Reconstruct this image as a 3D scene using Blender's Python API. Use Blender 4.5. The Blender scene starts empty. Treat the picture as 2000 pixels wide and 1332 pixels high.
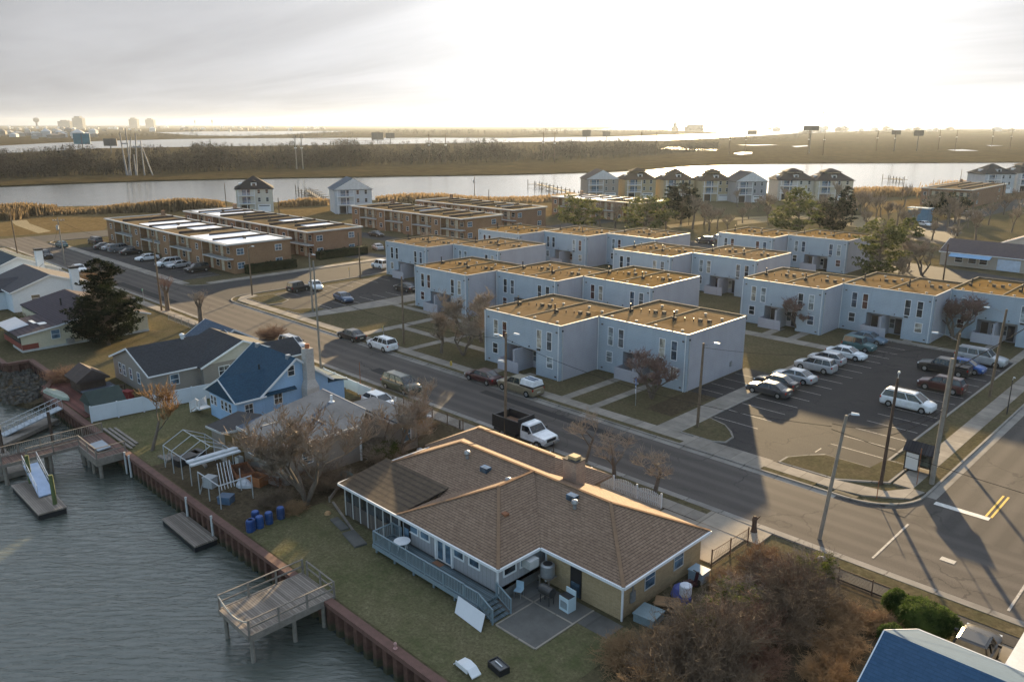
import bpy, math, random
from mathutils import Vector, Matrix
R = math.radians
random.seed(7)
scene = bpy.context.scene
# ------------------------------------------------------------------ camera
CAM_H, FPX = 28.0, 1555.0
TILT, HEAD = math.atan(423.0/FPX), R(45.3)
cam = bpy.data.objects.new('camera', bpy.data.cameras.new('camera'))
scene.collection.objects.link(cam); scene.camera = cam
cam.data.sensor_width = 36; cam.data.lens = FPX/2000*36
cam.data.clip_start = 0.5; cam.data.clip_end = 60000
cam.location = (0, 0, CAM_H)
cam.rotation_euler = (R(90)-TILT, 0, R(90)-HEAD)
# ------------------------------------------------------------------ sun and sky
SUN_EL = R(10.0)
SD = Vector((-0.531*math.cos(SUN_EL), 0.847*math.cos(SUN_EL), math.sin(SUN_EL))).normalized()
sun = bpy.data.objects.new('sun', bpy.data.lights.new('sun', 'SUN'))
scene.collection.objects.link(sun)
sun.data.energy = 4.7; sun.data.angle = R(0.9); sun.data.color = (1.0, 0.74, 0.41)
sun.rotation_euler = SD.to_track_quat('Z', 'Y').to_euler(); sun.location = (0, 0, 60)
w = bpy.data.worlds.new('World'); scene.world = w; w.use_nodes = True
nt = w.node_tree; N = nt.nodes; Lk = nt.links; N.clear()
def nn(t, **k):
    n = N.new(t)
    for a, b in k.items(): setattr(n, a, b)
    return n
def mth(op, a, b=None, c=None, clamp=False):
    n = N.new('ShaderNodeMath'); n.operation = op; n.use_clamp = clamp
    for i, v in enumerate((a, b, c)):
        if v is None: continue
        if isinstance(v, (int, float)): n.inputs[i].default_value = v
        else: Lk.new(v, n.inputs[i])
    return n.outputs[0]
sky = nn('ShaderNodeTexSky', sky_type='NISHITA', sun_disc=False)
sky.sun_elevation = SUN_EL; sky.sun_rotation = math.atan2(SD.x, SD.y); sky.air_density = 1.0; sky.dust_density = 1.5; sky.ozone_density = 1.5
tc = nn('ShaderNodeTexCoord'); sep = nn('ShaderNodeSeparateXYZ'); Lk.new(tc.outputs['Generated'], sep.inputs[0])
zc = mth('MAXIMUM', sep.outputs[2], 0.0); den = mth('ADD', zc, 0.07)
comb = nn('ShaderNodeCombineXYZ')
Lk.new(mth('DIVIDE', sep.outputs[0], den), comb.inputs[0]); Lk.new(mth('DIVIDE', sep.outputs[1], den), comb.inputs[1])
mp = nn('ShaderNodeMapping'); mp.inputs['Rotation'].default_value = (0, 0, R(38)); mp.inputs['Scale'].default_value = (0.32, 0.95, 1)
Lk.new(comb.outputs[0], mp.inputs[0])
no = nn('ShaderNodeTexNoise'); no.inputs['Scale'].default_value = 0.9; no.inputs['Detail'].default_value = 9; no.inputs['Roughness'].default_value = 0.58; no.inputs['Distortion'].default_value = 0.5
Lk.new(mp.outputs[0], no.inputs[0])
no2 = nn('ShaderNodeTexNoise'); no2.inputs['Scale'].default_value = 0.25; no2.inputs['Detail'].default_value = 3
Lk.new(mp.outputs[0], no2.inputs[0])
dot = nn('ShaderNodeVectorMath', operation='DOT_PRODUCT'); Lk.new(tc.outputs['Generated'], dot.inputs[0]); dot.inputs[1].default_value = SD
dp = mth('MAXIMUM', dot.outputs['Value'], 0.0)
g1 = mth('POWER', dp, 60.0); g2 = mth('POWER', dp, 13.0); g3 = mth('POWER', dp, 2.5)
CL = 6.0     # the background strength below is a tenth, so cloud radiances are written ten times over
streak = mth('MULTIPLY_ADD', mth('SUBTRACT', no.outputs[0], 0.5), 1.6, mth('MULTIPLY', mth('SUBTRACT', no2.outputs[0], 0.5), 0.9))
lum = mth('ADD', mth('ADD', mth('MULTIPLY', g1, 0.30), mth('MULTIPLY', g2, 0.19)), mth('ADD', mth('MULTIPLY', g3, 0.09), 0.165))
lum = mth('MULTIPLY', lum, mth('MULTIPLY_ADD', streak, 0.42, 1.0))
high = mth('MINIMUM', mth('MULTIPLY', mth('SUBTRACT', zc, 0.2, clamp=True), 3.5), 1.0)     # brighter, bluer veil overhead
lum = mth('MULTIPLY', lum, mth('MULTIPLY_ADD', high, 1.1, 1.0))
hz = mth('POWER', mth('SUBTRACT', 1.0, zc, clamp=True), 14.0)
lum = mth('MULTIPLY_ADD', hz, 0.015, lum)
cc = nn('ShaderNodeMix', data_type='RGBA'); cc.inputs[6].default_value = (0.97, 0.99, 1.04, 1); cc.inputs[7].default_value = (1.04, 1.0, 0.93, 1)
Lk.new(mth('MAXIMUM', mth('MULTIPLY', hz, 0.3), mth('MULTIPLY', g2, 0.5), clamp=True), cc.inputs[0])
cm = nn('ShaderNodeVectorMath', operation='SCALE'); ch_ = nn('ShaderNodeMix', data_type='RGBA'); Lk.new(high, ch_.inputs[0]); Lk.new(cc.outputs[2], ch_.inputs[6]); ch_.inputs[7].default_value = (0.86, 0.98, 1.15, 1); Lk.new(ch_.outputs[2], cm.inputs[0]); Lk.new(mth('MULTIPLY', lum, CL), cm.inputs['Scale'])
cov = mth('MULTIPLY_ADD', dot.outputs['Value'], 0.7, 0.62, clamp=True)     # the veil of cloud thins away from the sun
cov = mth('ADD', mth('ADD', cov, mth('MULTIPLY', streak, 0.3)), mth('MULTIPLY', hz, 0.9), clamp=True)
mx = nn('ShaderNodeMix', data_type='RGBA')
Lk.new(cov, mx.inputs[0]); 
sks = nn('ShaderNodeVectorMath', operation='SCALE'); Lk.new(sky.outputs[0], sks.inputs[0]); sks.inputs["Scale"].default_value = 1.0
Lk.new(sks.outputs[0], mx.inputs[6]); Lk.new(cm.outputs[0], mx.inputs[7])
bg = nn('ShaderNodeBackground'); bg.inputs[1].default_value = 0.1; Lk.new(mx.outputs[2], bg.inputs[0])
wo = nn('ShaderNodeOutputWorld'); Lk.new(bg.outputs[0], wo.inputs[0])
vs = scene.view_settings; vs.view_transform = 'Standard'; vs.look = 'None'; vs.gamma = 1; vs.exposure = 2.02
scene.render.engine = 'CYCLES'; cy = scene.cycles
cy.use_denoising = True; cy.max_bounces = 5; cy.diffuse_bounces = 2; cy.glossy_bounces = 2; cy.transmission_bounces = 2; cy.volume_bounces = 0
cy.transparent_max_bounces = 8; cy.sample_clamp_indirect = 3; cy.sample_clamp_direct = 12; cy.caustics_reflective = False; cy.caustics_refractive = False

# ------------------------------------------------------------------ survey helper: where a line of sight meets a level z
_c, _s = math.cos(TILT), math.sin(TILT)
def G(u, v, z=0.0):
    a, b = u-1000.0, v-666.0
    fw, dn = FPX*_c-b*_s, FPX*_s+b*_c
    t = (CAM_H-z)/dn
    return Vector((t*(-fw*math.cos(HEAD)+a*math.sin(HEAD)), t*(fw*math.sin(HEAD)+a*math.cos(HEAD)), z))
# ------------------------------------------------------------------ mesh helpers
COL = scene.collection
class MB:
    def __init__(s): s.v, s.f, s.m = [], [], []
    def face(s, pts, m=0):
        k = len(s.v); s.v += [tuple(p) for p in pts]; s.f.append(tuple(range(k, k+len(pts)))); s.m.append(m); return s
    def box(s, x0, x1, y0, y1, z0, z1, m=0, rot=0, piv=None):
        x0, x1 = min(x0, x1), max(x0, x1); y0, y1 = min(y0, y1), max(y0, y1)
        P = [(x0,y0,z0),(x1,y0,z0),(x1,y1,z0),(x0,y1,z0),(x0,y0,z1),(x1,y0,z1),(x1,y1,z1),(x0,y1,z1)]
        if rot:
            cx, cy_ = piv or ((x0+x1)/2, (y0+y1)/2); c, q = math.cos(rot), math.sin(rot)
            P = [(cx+(x-cx)*c-(y-cy_)*q, cy_+(x-cx)*q+(y-cy_)*c, z) for x, y, z in P]
        k = len(s.v); s.v += P
        for f in ((3,2,1,0),(4,5,6,7),(0,1,5,4),(1,2,6,5),(2,3,7,6),(3,0,4,7)):
            s.f.append(tuple(k+i for i in f)); s.m.append(m)
        return s
    def hexa(s, P, m=0):
        k = len(s.v); s.v += [tuple(p) for p in P]
        for f in ((3,2,1,0),(4,5,6,7),(0,1,5,4),(1,2,6,5),(2,3,7,6),(3,0,4,7)):
            s.f.append(tuple(k+i for i in f)); s.m.append(m)
        return s
    def tube(s, p0, p1, r0, r1=None, n=6, m=0, cap=True):
        r1 = r0 if r1 is None else r1
        p0, p1 = Vector(p0), Vector(p1); d = (p1-p0)
        if d.length < 1e-6: return s
        d.normalize(); a = d.orthogonal().normalized(); b = d.cross(a); k = len(s.v)
        for p, r in ((p0, r0), (p1, r1)):
            for i in range(n):
                t = 2*math.pi*i/n; q = p+a*(r*math.cos(t))+b*(r*math.sin(t)); s.v.append((q.x, q.y, q.z))
        for i in range(n):
            j = (i+1) % n; s.f.append((k+i, k+j, k+n+j, k+n+i)); s.m.append(m)
        if cap:
            s.f.append(tuple(k+n-1-i for i in range(n))); s.m.append(m); s.f.append(tuple(k+n+i for i in range(n))); s.m.append(m)
        return s
    def path(s, pts, r, n=5, m=0):
        for a, b in zip(pts[:-1], pts[1:]): s.tube(a, b, r, r, n, m)
        return s
    def bar(s, p0, p1, wd, ht, m=0):
        p0, p1 = Vector(p0), Vector(p1); d = (p1-p0).normalized()
        up = Vector((0,0,1)) if abs(d.z) < .95 else Vector((1,0,0))
        sd = d.cross(up).normalized()*(wd/2); u = sd.cross(d).normalized()*(ht/2)
        return s.hexa([p0-sd-u, p0+sd-u, p1+sd-u, p1-sd-u, p0-sd+u, p0+sd+u, p1+sd+u, p1-sd+u], m)
    def prism(s, pts, z0, z1, m=0, ms=None):
        pts = [(p[0], p[1]) for p in pts]
        A = sum(pts[i][0]*pts[(i+1) % len(pts)][1]-pts[(i+1) % len(pts)][0]*pts[i][1] for i in range(len(pts)))
        if A < 0: pts = pts[::-1]
        s.face([(x, y, z1) for x, y in pts], m)
        for i in range(len(pts)):
            a, b = pts[i], pts[(i+1) % len(pts)]
            s.face([(a[0],a[1],z0),(b[0],b[1],z0),(b[0],b[1],z1),(a[0],a[1],z1)], m if ms is None else ms)
        return s
    def lathe(s, c, prof, n=10, m=0):
        c = Vector(c); k = len(s.v)
        for r, z in prof:
            for i in range(n):
                t = 2*math.pi*i/n; s.v.append((c.x+r*math.cos(t), c.y+r*math.sin(t), c.z+z))
        for j in range(len(prof)-1):
            for i in range(n):
                i2 = (i+1) % n; s.f.append((k+j*n+i, k+j*n+i2, k+(j+1)*n+i2, k+(j+1)*n+i)); s.m.append(m)
        s.f.append(tuple(k+(len(prof)-1)*n+i for i in range(n))); s.m.append(m)
        return s
    def hip(s, x0, x1, y0, y1, ze, zr, over=0.0, m=0, axis=None, gable=False, th=0.12, mf=None):
        """hip or gable roof over a rectangle; the ridge runs along the longer side unless axis is given"""
        x0 -= over; x1 += over; y0 -= over; y1 += over
        ax = axis or ('x' if (x1-x0) >= (y1-y0) else 'y'); mf = m if mf is None else mf
        if ax == 'x':
            h = 0 if gable else min((y1-y0)/2, (x1-x0)/2); ym = (y0+y1)/2
            r0, r1 = (x0+h, ym, zr), (x1-h, ym, zr)
            F = [[(x0,y0,ze),(x1,y0,ze),r1,r0],[(x1,y1,ze),(x0,y1,ze),r0,r1],[(x1,y0,ze),(x1,y1,ze),r1],[(x0,y1,ze),(x0,y0,ze),r0]]
        else:
            h = 0 if gable else min((x1-x0)/2, (y1-y0)/2); xm = (x0+x1)/2
            r0, r1 = (xm, y0+h, zr), (xm, y1-h, zr)
            F = [[(x1,y0,ze),(x1,y1,ze),r1,r0],[(x0,y1,ze),(x0,y0,ze),r0,r1],[(x0,y0,ze),(x1,y0,ze),r0],[(x1,y1,ze),(x0,y1,ze),r1]]
        for i, f in enumerate(F): s.face(f, mf if (gable and i > 1) else m)
        if th:
            for a, b in (((x0,y0),(x1,y0)),((x1,y0),(x1,y1)),((x1,y1),(x0,y1)),((x0,y1),(x0,y0))):
                s.face([(a[0],a[1],ze-th),(b[0],b[1],ze-th),(b[0],b[1],ze),(a[0],a[1],ze)], mf)
            s.face([(x0,y1,ze-th),(x1,y1,ze-th),(x1,y0,ze-th),(x0,y0,ze-th)], mf)
        return s
    def build(s, name, mat, parent=None, local=False, smooth=False):
        me = bpy.data.meshes.new(name)
        v = s.v
        if parent is not None and not local and parent.location.length > 0:
            L = parent.location; rz = parent.rotation_euler.z; c, q = math.cos(-rz), math.sin(-rz)
            v = [((x-L.x)*c-(y-L.y)*q, (x-L.x)*q+(y-L.y)*c, z-L.z) for x, y, z in v]
        me.from_pydata(v, [], s.f)
        for mm in (mat if isinstance(mat, (list, tuple)) else [mat]): me.materials.append(mm)
        me.polygons.foreach_set('material_index', s.m)
        if smooth: me.polygons.foreach_set('use_smooth', [True]*len(s.f))
        me.update()
        o = bpy.data.objects.new(name, me); COL.objects.link(o)
        if parent is not None: o.parent = parent
        return o
def tag(o, label, cat, group=None, kind=None):
    o['label'] = label; o['category'] = cat
    if group: o['group'] = group
    if kind: o['kind'] = kind
    return o
def thing(name, label, cat, loc=(0,0,0), rz=0.0, group=None):
    o = bpy.data.objects.new(name, None); COL.objects.link(o); o.location = (loc[0], loc[1], loc[2] if len(loc) > 2 else 0)
    o.rotation_euler = (0, 0, rz); o.empty_display_size = .2
    return tag(o, label, cat, group)
def struct(o, kind='structure'): o['kind'] = kind; return o
def dup(root, loc=None, rz=None, label=None, group=None, mats=None, scale=None):
    r = root.copy(); COL.objects.link(r)
    if loc is not None: r.location = (loc[0], loc[1], loc[2] if len(loc) > 2 else 0)
    if rz is not None: r.rotation_euler = (0, 0, rz)
    if scale is not None: r.scale = scale if hasattr(scale, '__len__') else (scale,)*3
    if label: r['label'] = label
    if group: r['group'] = group
    for ch in list(root.children):
        c = ch.copy(); COL.objects.link(c); c.parent = r
        if mats and ch.data and ch.name.split('.')[0] in mats:
            c.material_slots[0].link = 'OBJECT'; c.material_slots[0].material = mats[ch.name.split('.')[0]]
        for g in ch.children:
            d = g.copy(); COL.objects.link(d); d.parent = c
    return r
# ------------------------------------------------------------------ materials
class NB:
    def __init__(s, name):
        s.mat = bpy.data.materials.new(name); s.mat.use_nodes = True; s.t = s.mat.node_tree; s.n = s.t.nodes
        s.b = s.n['Principled BSDF']
    def new(s, t, **k):
        n = s.n.new(t)
        for a, b in k.items(): setattr(n, a, b)
        return n
    def inp(s, sock, v):
        if isinstance(v, (int, float)): sock.default_value = v
        elif isinstance(v, (tuple, list)): sock.default_value = v if len(v) != 3 or sock.type == 'VECTOR' else (*v, 1)
        else: s.t.links.new(v, sock)
    def m(s, op, a, b=None, c=None, clamp=False):
        n = s.new('ShaderNodeMath', operation=op, use_clamp=clamp)
        for i, v in enumerate((a, b, c)):
            if v is not None: s.inp(n.inputs[i], v)
        return n.outputs[0]
    def mix(s, f, a, b):
        n = s.new('ShaderNodeMix', data_type='RGBA'); s.inp(n.inputs[0], f); s.inp(n.inputs[6], a); s.inp(n.inputs[7], b); return n.outputs[2]
    def coord(s, kind='Object'):
        if kind == 'World': return s.new('ShaderNodeNewGeometry').outputs['Position']
        return s.new('ShaderNodeTexCoord').outputs[kind]
    def map(s, co, sc=(1,1,1), rz=0):
        n = s.new('ShaderNodeMapping'); s.t.links.new(co, n.inputs[0]); n.inputs['Scale'].default_value = sc; n.inputs['Rotation'].default_value = (0,0,rz); return n.outputs[0]
    def noise(s, co, scale, det=4, rough=.55, dist=0):
        n = s.new('ShaderNodeTexNoise'); s.t.links.new(co, n.inputs[0]); n.inputs['Scale'].default_value = scale; n.inputs['Detail'].default_value = det
        n.inputs['Roughness'].default_value = rough; n.inputs['Distortion'].default_value = dist; return n.outputs[0]
    def ramp(s, f, lo, hi): return s.m('DIVIDE', s.m('SUBTRACT', f, lo), hi-lo, clamp=True)
    def xyz(s, co):
        n = s.new('ShaderNodeSeparateXYZ'); s.t.links.new(co, n.inputs[0]); return n.outputs
    def comb(s, x, y, z=0.0):
        n = s.new('ShaderNodeCombineXYZ')
        for i, v in enumerate((x, y, z)): s.inp(n.inputs[i], v)
        return n.outputs[0]
    def bump(s, h, st, dist=.1):
        n = s.new('ShaderNodeBump'); n.inputs['Strength'].default_value = st; n.inputs['Distance'].default_value = dist; s.t.links.new(h, n.inputs['Height'])
        s.t.links.new(n.outputs[0], s.b.inputs['Normal']); return n
    def wallco(s):
        """u along the wall or the slope, v = height"""
        co = s.coord(); x, y, z = s.xyz(co)
        nx, ny, nz = s.xyz(s.new('ShaderNodeTexCoord').outputs['Normal'])
        f = s.m('GREATER_THAN', s.m('ABSOLUTE', nx), s.m('ABSOLUTE', ny))
        u = s.m('ADD', s.m('MULTIPLY', x, s.m('SUBTRACT', 1.0, f)), s.m('MULTIPLY', y, f))
        return u, z
    def out(s, col=None, rough=None, metal=None, spec=None):
        if col is not None: s.inp(s.b.inputs['Base Color'], col)
        if rough is not None: s.inp(s.b.inputs['Roughness'], rough)
        if metal is not None: s.inp(s.b.inputs['Metallic'], metal)
        if spec is not None: s.b.inputs['Specular IOR Level'].default_value = spec
        return s.mat
def sc3(c, k): return tuple(min(1, x*k) for x in c)
_mc = {}
def M(name, col, rough=.75, var=.18, scale=1.5, metal=0, spec=.3, coord='Object', col2=None, fine=True, bump=0):
    if name in _mc: return _mc[name]
    b = NB(name); co = b.coord(coord)
    f = b.noise(co, scale, 5)
    if fine: f = b.m('ADD', b.m('MULTIPLY', f, .6), b.m('MULTIPLY', b.noise(co, scale*9, 3), .4))
    f = b.ramp(f, .32, .68)
    c = b.mix(f, sc3(col, 1-var), col2 or sc3(col, 1+var))
    if bump: b.bump(f, bump, .03)
    _mc[name] = b.out(c, rough, metal, spec); return _mc[name]
def siding(name, col, pitch=.2, rough=.6, var=.08, depth=.8, vertical=False):
    if name in _mc: return _mc[name]
    b = NB(name); co = b.coord(); u, z = b.wallco()
    fr = b.m('FRACT', b.m('DIVIDE', u if vertical else z, pitch))
    ln = b.m('LESS_THAN', fr, .14)
    f = b.m('ADD', b.m('MULTIPLY', b.noise(co, .5, 5), .7), b.m('MULTIPLY', b.noise(co, 7, 2), .3))
    f = b.ramp(f, .35, .65)
    c = b.mix(f, sc3(col, 1-var*1.5), sc3(col, 1+var))
    c = b.mix(b.m('MULTIPLY', ln, .35), c, sc3(col, .45))
    # weather streaks run down the wall
    st = b.ramp(b.noise(b.comb(b.m('MULTIPLY', u, 2.2), b.m('MULTIPLY', z, .18)), 1.4, 4), .55, .75)
    c = b.mix(b.m('MULTIPLY', st, .32), c, sc3(col, .6)); r_ = b.new('ShaderNodeObjectInfo').outputs['Random']; c = b.mix(b.m('MULTIPLY', r_, .22), c, sc3(col, .78))
    b.bump(fr, depth*.35, .04)
    _mc[name] = b.out(c, rough, 0, .3); return _mc[name]
def masonry(name, col, col2, mortar, bw=.22, bh=.075, rough=.85, msz=.012, big=.5, bump=.3, stain=.25):
    if name in _mc: return _mc[name]
    b = NB(name); u, z = b.wallco(); co = b.coord()
    t = b.new('ShaderNodeTexBrick'); b.t.links.new(b.comb(u, z), t.inputs['Vector'])
    t.inputs['Scale'].default_value = 1; t.inputs['Brick Width'].default_value = bw; t.inputs['Row Height'].default_value = bh; t.inputs['Mortar Size'].default_value = msz
    t.inputs['Color1'].default_value = (*col, 1); t.inputs['Color2'].default_value = (*col2, 1); t.inputs['Mortar'].default_value = (*mortar, 1); t.inputs['Bias'].default_value = 0
    f = b.ramp(b.noise(co, big, 6, .62), .36, .68)
    c = b.mix(b.m('MULTIPLY', f, stain), t.outputs[0], sc3(col, .5))
    c = b.mix(b.m('MULTIPLY', b.ramp(b.noise(co, 5, 3), .4, .7), .3), c, sc3(col2, 1.25))
    b.bump(t.outputs['Fac'], -bump, .02)
    _mc[name] = b.out(c, rough, 0, .12); return _mc[name]
def glass(name, col=(.03,.035,.04), rough=.08):
    if name in _mc: return _mc[name]
    b = NB(name); co = b.coord()
    r = b.new('ShaderNodeObjectInfo').outputs['Random']
    f = b.ramp(b.noise(co, .9, 3), .4, .6)
    c = b.mix(f, sc3(col, .5), sc3(col, 1.8))
    _mc[name] = b.out(c, rough, 0, .6); return _mc[name]
def planks(name, col, pitch=.14, axis=0, rough=.85):
    if name in _mc: return _mc[name]
    b = NB(name); co = b.coord('Object'); x = b.xyz(co)
    a, o_ = x[axis], x[1-axis]
    k = b.m('DIVIDE', a, pitch); fr = b.m('FRACT', k); idx = b.m('FLOOR', k)
    wn = b.new('ShaderNodeTexWhiteNoise', noise_dimensions='1D'); b.t.links.new(idx, wn.inputs['W'])
    f = b.m('ADD', b.m('MULTIPLY', wn.outputs[0], .6), b.m('MULTIPLY', b.noise(b.comb(b.m('MULTIPLY', a, 12), b.m('MULTIPLY', o_, 1.2)), 1, 4), .6))
    c = b.mix(b.ramp(f, .2, 1.0), sc3(col, .6), sc3(col, 1.35))
    c = b.mix(b.m('LESS_THAN', fr, .12), c, sc3(col, .2))
    c = b.mix(b.m('MULTIPLY', b.ramp(b.noise(co, .8, 4), .5, .7), .4), c, sc3(col, .55))
    _mc[name] = b.out(c, rough, 0, .25); return _mc[name]
def ground(name, stops, scale=.12, rough=.95, bump=.6, fine=3.0, fd=.06):
    """stops: three colours blended by large and small patches"""
    if name in _mc: return _mc[name]
    b = NB(name); co = b.coord('World')
    f1 = b.ramp(b.noise(co, scale, 5, .6, .4), .38, .62); f2 = b.ramp(b.noise(co, scale*5.5, 5, .65), .38, .66)
    f3 = b.noise(co, fine, 5, .75)
    c = b.mix(f1, stops[0], stops[1]); c = b.mix(b.m('MULTIPLY', f2, .65), c, stops[2])
    c = b.mix(b.m('MULTIPLY', b.ramp(b.noise(co, scale*14, 4, .7), .6, .72), .5), c, sc3(stops[1], 1.45)); c = b.mix(b.m('MULTIPLY', b.ramp(b.noise(co, scale*9, 4, .7, .8), .6, .7), .55), c, sc3(stops[2], .55))
    c = b.mix(b.ramp(f3, .3, .72), sc3(stops[0], .42), c)
    b.bump(f3, bump, fd)
    _mc[name] = b.out(c, rough, 0, .0); return _mc[name]
def foliage(name, col, col2=None, rough=.8):
    if name in _mc: return _mc[name]
    b = NB(name); co = b.coord(); r = b.new('ShaderNodeObjectInfo').outputs['Random']
    f = b.ramp(b.noise(co, 1.1, 4, .6), .35, .65)
    c = b.mix(f, sc3(col, .6), col2 or sc3(col, 1.5))
    c = b.mix(b.m('MULTIPLY', r, .3), c, sc3(col, .7))
    b.out(c, rough, 0, .1); tr = b.new('ShaderNodeBsdfTranslucent'); b.inp(tr.inputs[0], c); ms = b.new('ShaderNodeMixShader'); ms.inputs[0].default_value = .42
    b.t.links.new(b.b.outputs[0], ms.inputs[1]); b.t.links.new(tr.outputs[0], ms.inputs[2]); b.t.links.new(ms.outputs[0], b.n['Material Output'].inputs[0])
    _mc[name] = b.mat; return _mc[name]
# ================================================================== GROUND, ROADS, WATER
def asphalt(name, a, b2, lane=None, crack=.5):
    b = NB(name); co = b.coord('World'); x, y, z = b.xyz(co)
    f1 = b.ramp(b.noise(co, .06, 5, .6, .5), .36, .64); f2 = b.ramp(b.noise(b.map(co, (.35, 1, 1)), .8, 5, .6), .35, .7); f3 = b.noise(co, 14, 3, .7)
    c = b.mix(f1, a, b2); c = b.mix(b.m('MULTIPLY', f2, .45), c, sc3(a, .72))
    c = b.mix(b.ramp(f3, .35, .75), sc3(a, .7), c)
    if lane:   # worn wheel tracks along the traffic direction
        q = x if lane[0] == 'y' else y
        t = b.m('ABSOLUTE', b.m('SINE', b.m('MULTIPLY', b.m('SUBTRACT', q, lane[1]), math.pi/1.75)))
        c = b.mix(b.m('MULTIPLY', b.ramp(t, .55, 1.0), .22), c, sc3(b2, 1.25))
    v = b.new('ShaderNodeTexVoronoi', feature='DISTANCE_TO_EDGE'); v.inputs['Scale'].default_value = .16
    w_ = b.new('ShaderNodeVectorMath', operation='ADD'); b.t.links.new(co, w_.inputs[0])
    nz = b.new('ShaderNodeTexNoise'); nz.inputs['Scale'].default_value = .5; nz.inputs['Detail'].default_value = 5; b.t.links.new(co, nz.inputs[0])
    sc_ = b.new('ShaderNodeVectorMath', operation='SCALE'); b.t.links.new(nz.outputs['Color'], sc_.inputs[0]); sc_.inputs['Scale'].default_value = 3.2
    b.t.links.new(sc_.outputs[0], w_.inputs[1]); b.t.links.new(w_.outputs[0], v.inputs['Vector'])
    ck = b.m('LESS_THAN', v.outputs[0], .011)
    c = b.mix(b.m('MULTIPLY', b.m('MULTIPLY', ck, b.ramp(b.noise(co, .11, 2), .42, .6)), crack), c, (.02, .02, .022))
    b.bump(f3, .35, .02)
    return b.out(c, .92, 0, .08)
A_road = asphalt('asphalt_road', (.09,.08,.073), (.138,.12,.106), ('x', 53.7-1.75*2.5))
A_cross = asphalt('asphalt_cross', (.085,.076,.069), (.132,.115,.1), ('y', -12.4))
A_side = asphalt('asphalt_side', (.06,.058,.058), (.09,.084,.08))
A_lot = asphalt('asphalt_lot', (.05,.047,.046), (.105,.092,.082), None, .8)
def concrete(name, col, pitch=1.5, ax=0, joint=.45):
    b = NB(name); co = b.coord('World'); x = b.xyz(co)
    k = b.m('DIVIDE', x[ax], pitch); fr = b.m('FRACT', k)
    wn = b.new('ShaderNodeTexWhiteNoise', noise_dimensions='1D'); b.t.links.new(b.m('FLOOR', k), wn.inputs['W'])
    f = b.m('ADD', b.m('MULTIPLY', b.noise(co, .7, 6, .65), .8), b.m('MULTIPLY', wn.outputs[0], .25))
    c = b.mix(b.ramp(f, .3, .85), sc3(col, .62), sc3(col, 1.2))
    c = b.mix(b.m('MULTIPLY', b.m('LESS_THAN', fr, .035), joint), c, sc3(col, .25))
    c = b.mix(b.m('MULTIPLY', b.ramp(b.noise(co, 11, 3), .55, .75), .3), c, sc3(col, .5))
    return b.out(c, .92, 0, .06)
C_walk = concrete('sidewalk_x', (.27,.24,.205), 1.5, 0); C_walky = concrete('sidewalk_y', (.27,.24,.205), 1.5, 1)
C_kerb = concrete('kerb_stone', (.26,.24,.215), 3.0, 0, .6); C_drive = concrete('driveway_slab', (.29,.255,.21), 3.4, 0, .5)
C_patio = concrete('patio_slab', (.13,.125,.115), 4.2, 0, .2)
G_town = ground('lawn', ((.13,.108,.064), (.17,.138,.086), (.085,.088,.042)), .09)
G_yard = ground('yard_grass', ((.165,.145,.08), (.095,.108,.045), (.23,.2,.12)), .22, fine=5.0)
G_gold = ground('dry_field', ((.18,.128,.062), (.135,.098,.048), (.22,.16,.082)), .03, fine=.8)
G_dirt = ground('bare_soil', ((.1,.078,.05), (.15,.12,.08), (.065,.05,.033)), .25)
G_marsh = ground('marsh_grass', ((.068,.052,.026), (.05,.041,.022), (.092,.07,.034)), .006, fine=.12, bump=.2)
G_sand = ground('sandy_ground', ((.4,.33,.21), (.33,.27,.17), (.24,.19,.11)), .2)
def water(name, sx, sy, dist, rough, col, det=5):
    b = NB(name); co = b.coord('World')
    cr = b.map(co, (1,1,1), R(-45)); f = b.noise(b.map(cr, (sx, sy, 1)), 1.0, det, .55, .8); f2 = b.noise(b.map(cr, (sx*.22, sy*.22, 1)), 1.0, 3, .5)
    h = b.m('ADD', f, b.m('MULTIPLY', f2, 1.3))
    b.bump(h, 1.0, dist); b.b.inputs['IOR'].default_value = 1.6
    return b.out(col, rough, 0, .5)
W_canal = water('canal_water', .75, 2.6, .13, .05, (.08,.09,.076), 6)
W_bay = water('bay_water', .25, .6, .12, .16, (.035,.045,.045), 4)
ZW = -1.8
def sheet(name, pts, z, mat, kind='structure', z0=None):
    m = MB()
    if z0 is None: m.face([(p[0], p[1], z) for p in pts])
    else: m.prism(pts, z0, z)
    o = m.build(name, mat); o['kind'] = kind
    me = o.data
    if me.polygons[0].normal.z < 0: me.flip_normals()
    return o
def quadsheet(name, x0, x1, y0, y1, z, mat, kind='structure', z0=None):
    return sheet(name, [(x0,y0),(x1,y0),(x1,y1),(x0,y1)], z, mat, kind, z0)
sheet('bay_water', [(-30000,-3000),(9000,-3000),(20000,30000),(-30000,30000)], ZW, W_bay)
sheet('canal_water', [(-240,-60),(90,-60),(90,22.3),(-93,22.3),(-99,24.8),(-108,24.8),(-108.5,22.3),(-240,22.3)], ZW+.004, W_canal)
def P2(l, z=0): return [tuple(G(u, v, z)[:2]) for u, v in l]
BKY = 22.6
town = [(90,BKY),(-93.5,BKY),(-98.6,25.2),(-108.2,25.3),(-108.5,BKY),(-345,BKY-2),(-322,60)] + P2([(0,408),(90,404),(200,402),(320,398),(440,393),(460,398),(600,393),(650,398),(750,389),(900,388),(1000,388),(1130,385),(1250,378),(1400,376),(1500,378),(1570,372),(1650,382),(1760,375),(1920,356),(2050,350)]) + [(60,560),(500,560),(500,60)]
sheet('ground', town, 0, G_town, z0=-3)
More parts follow.
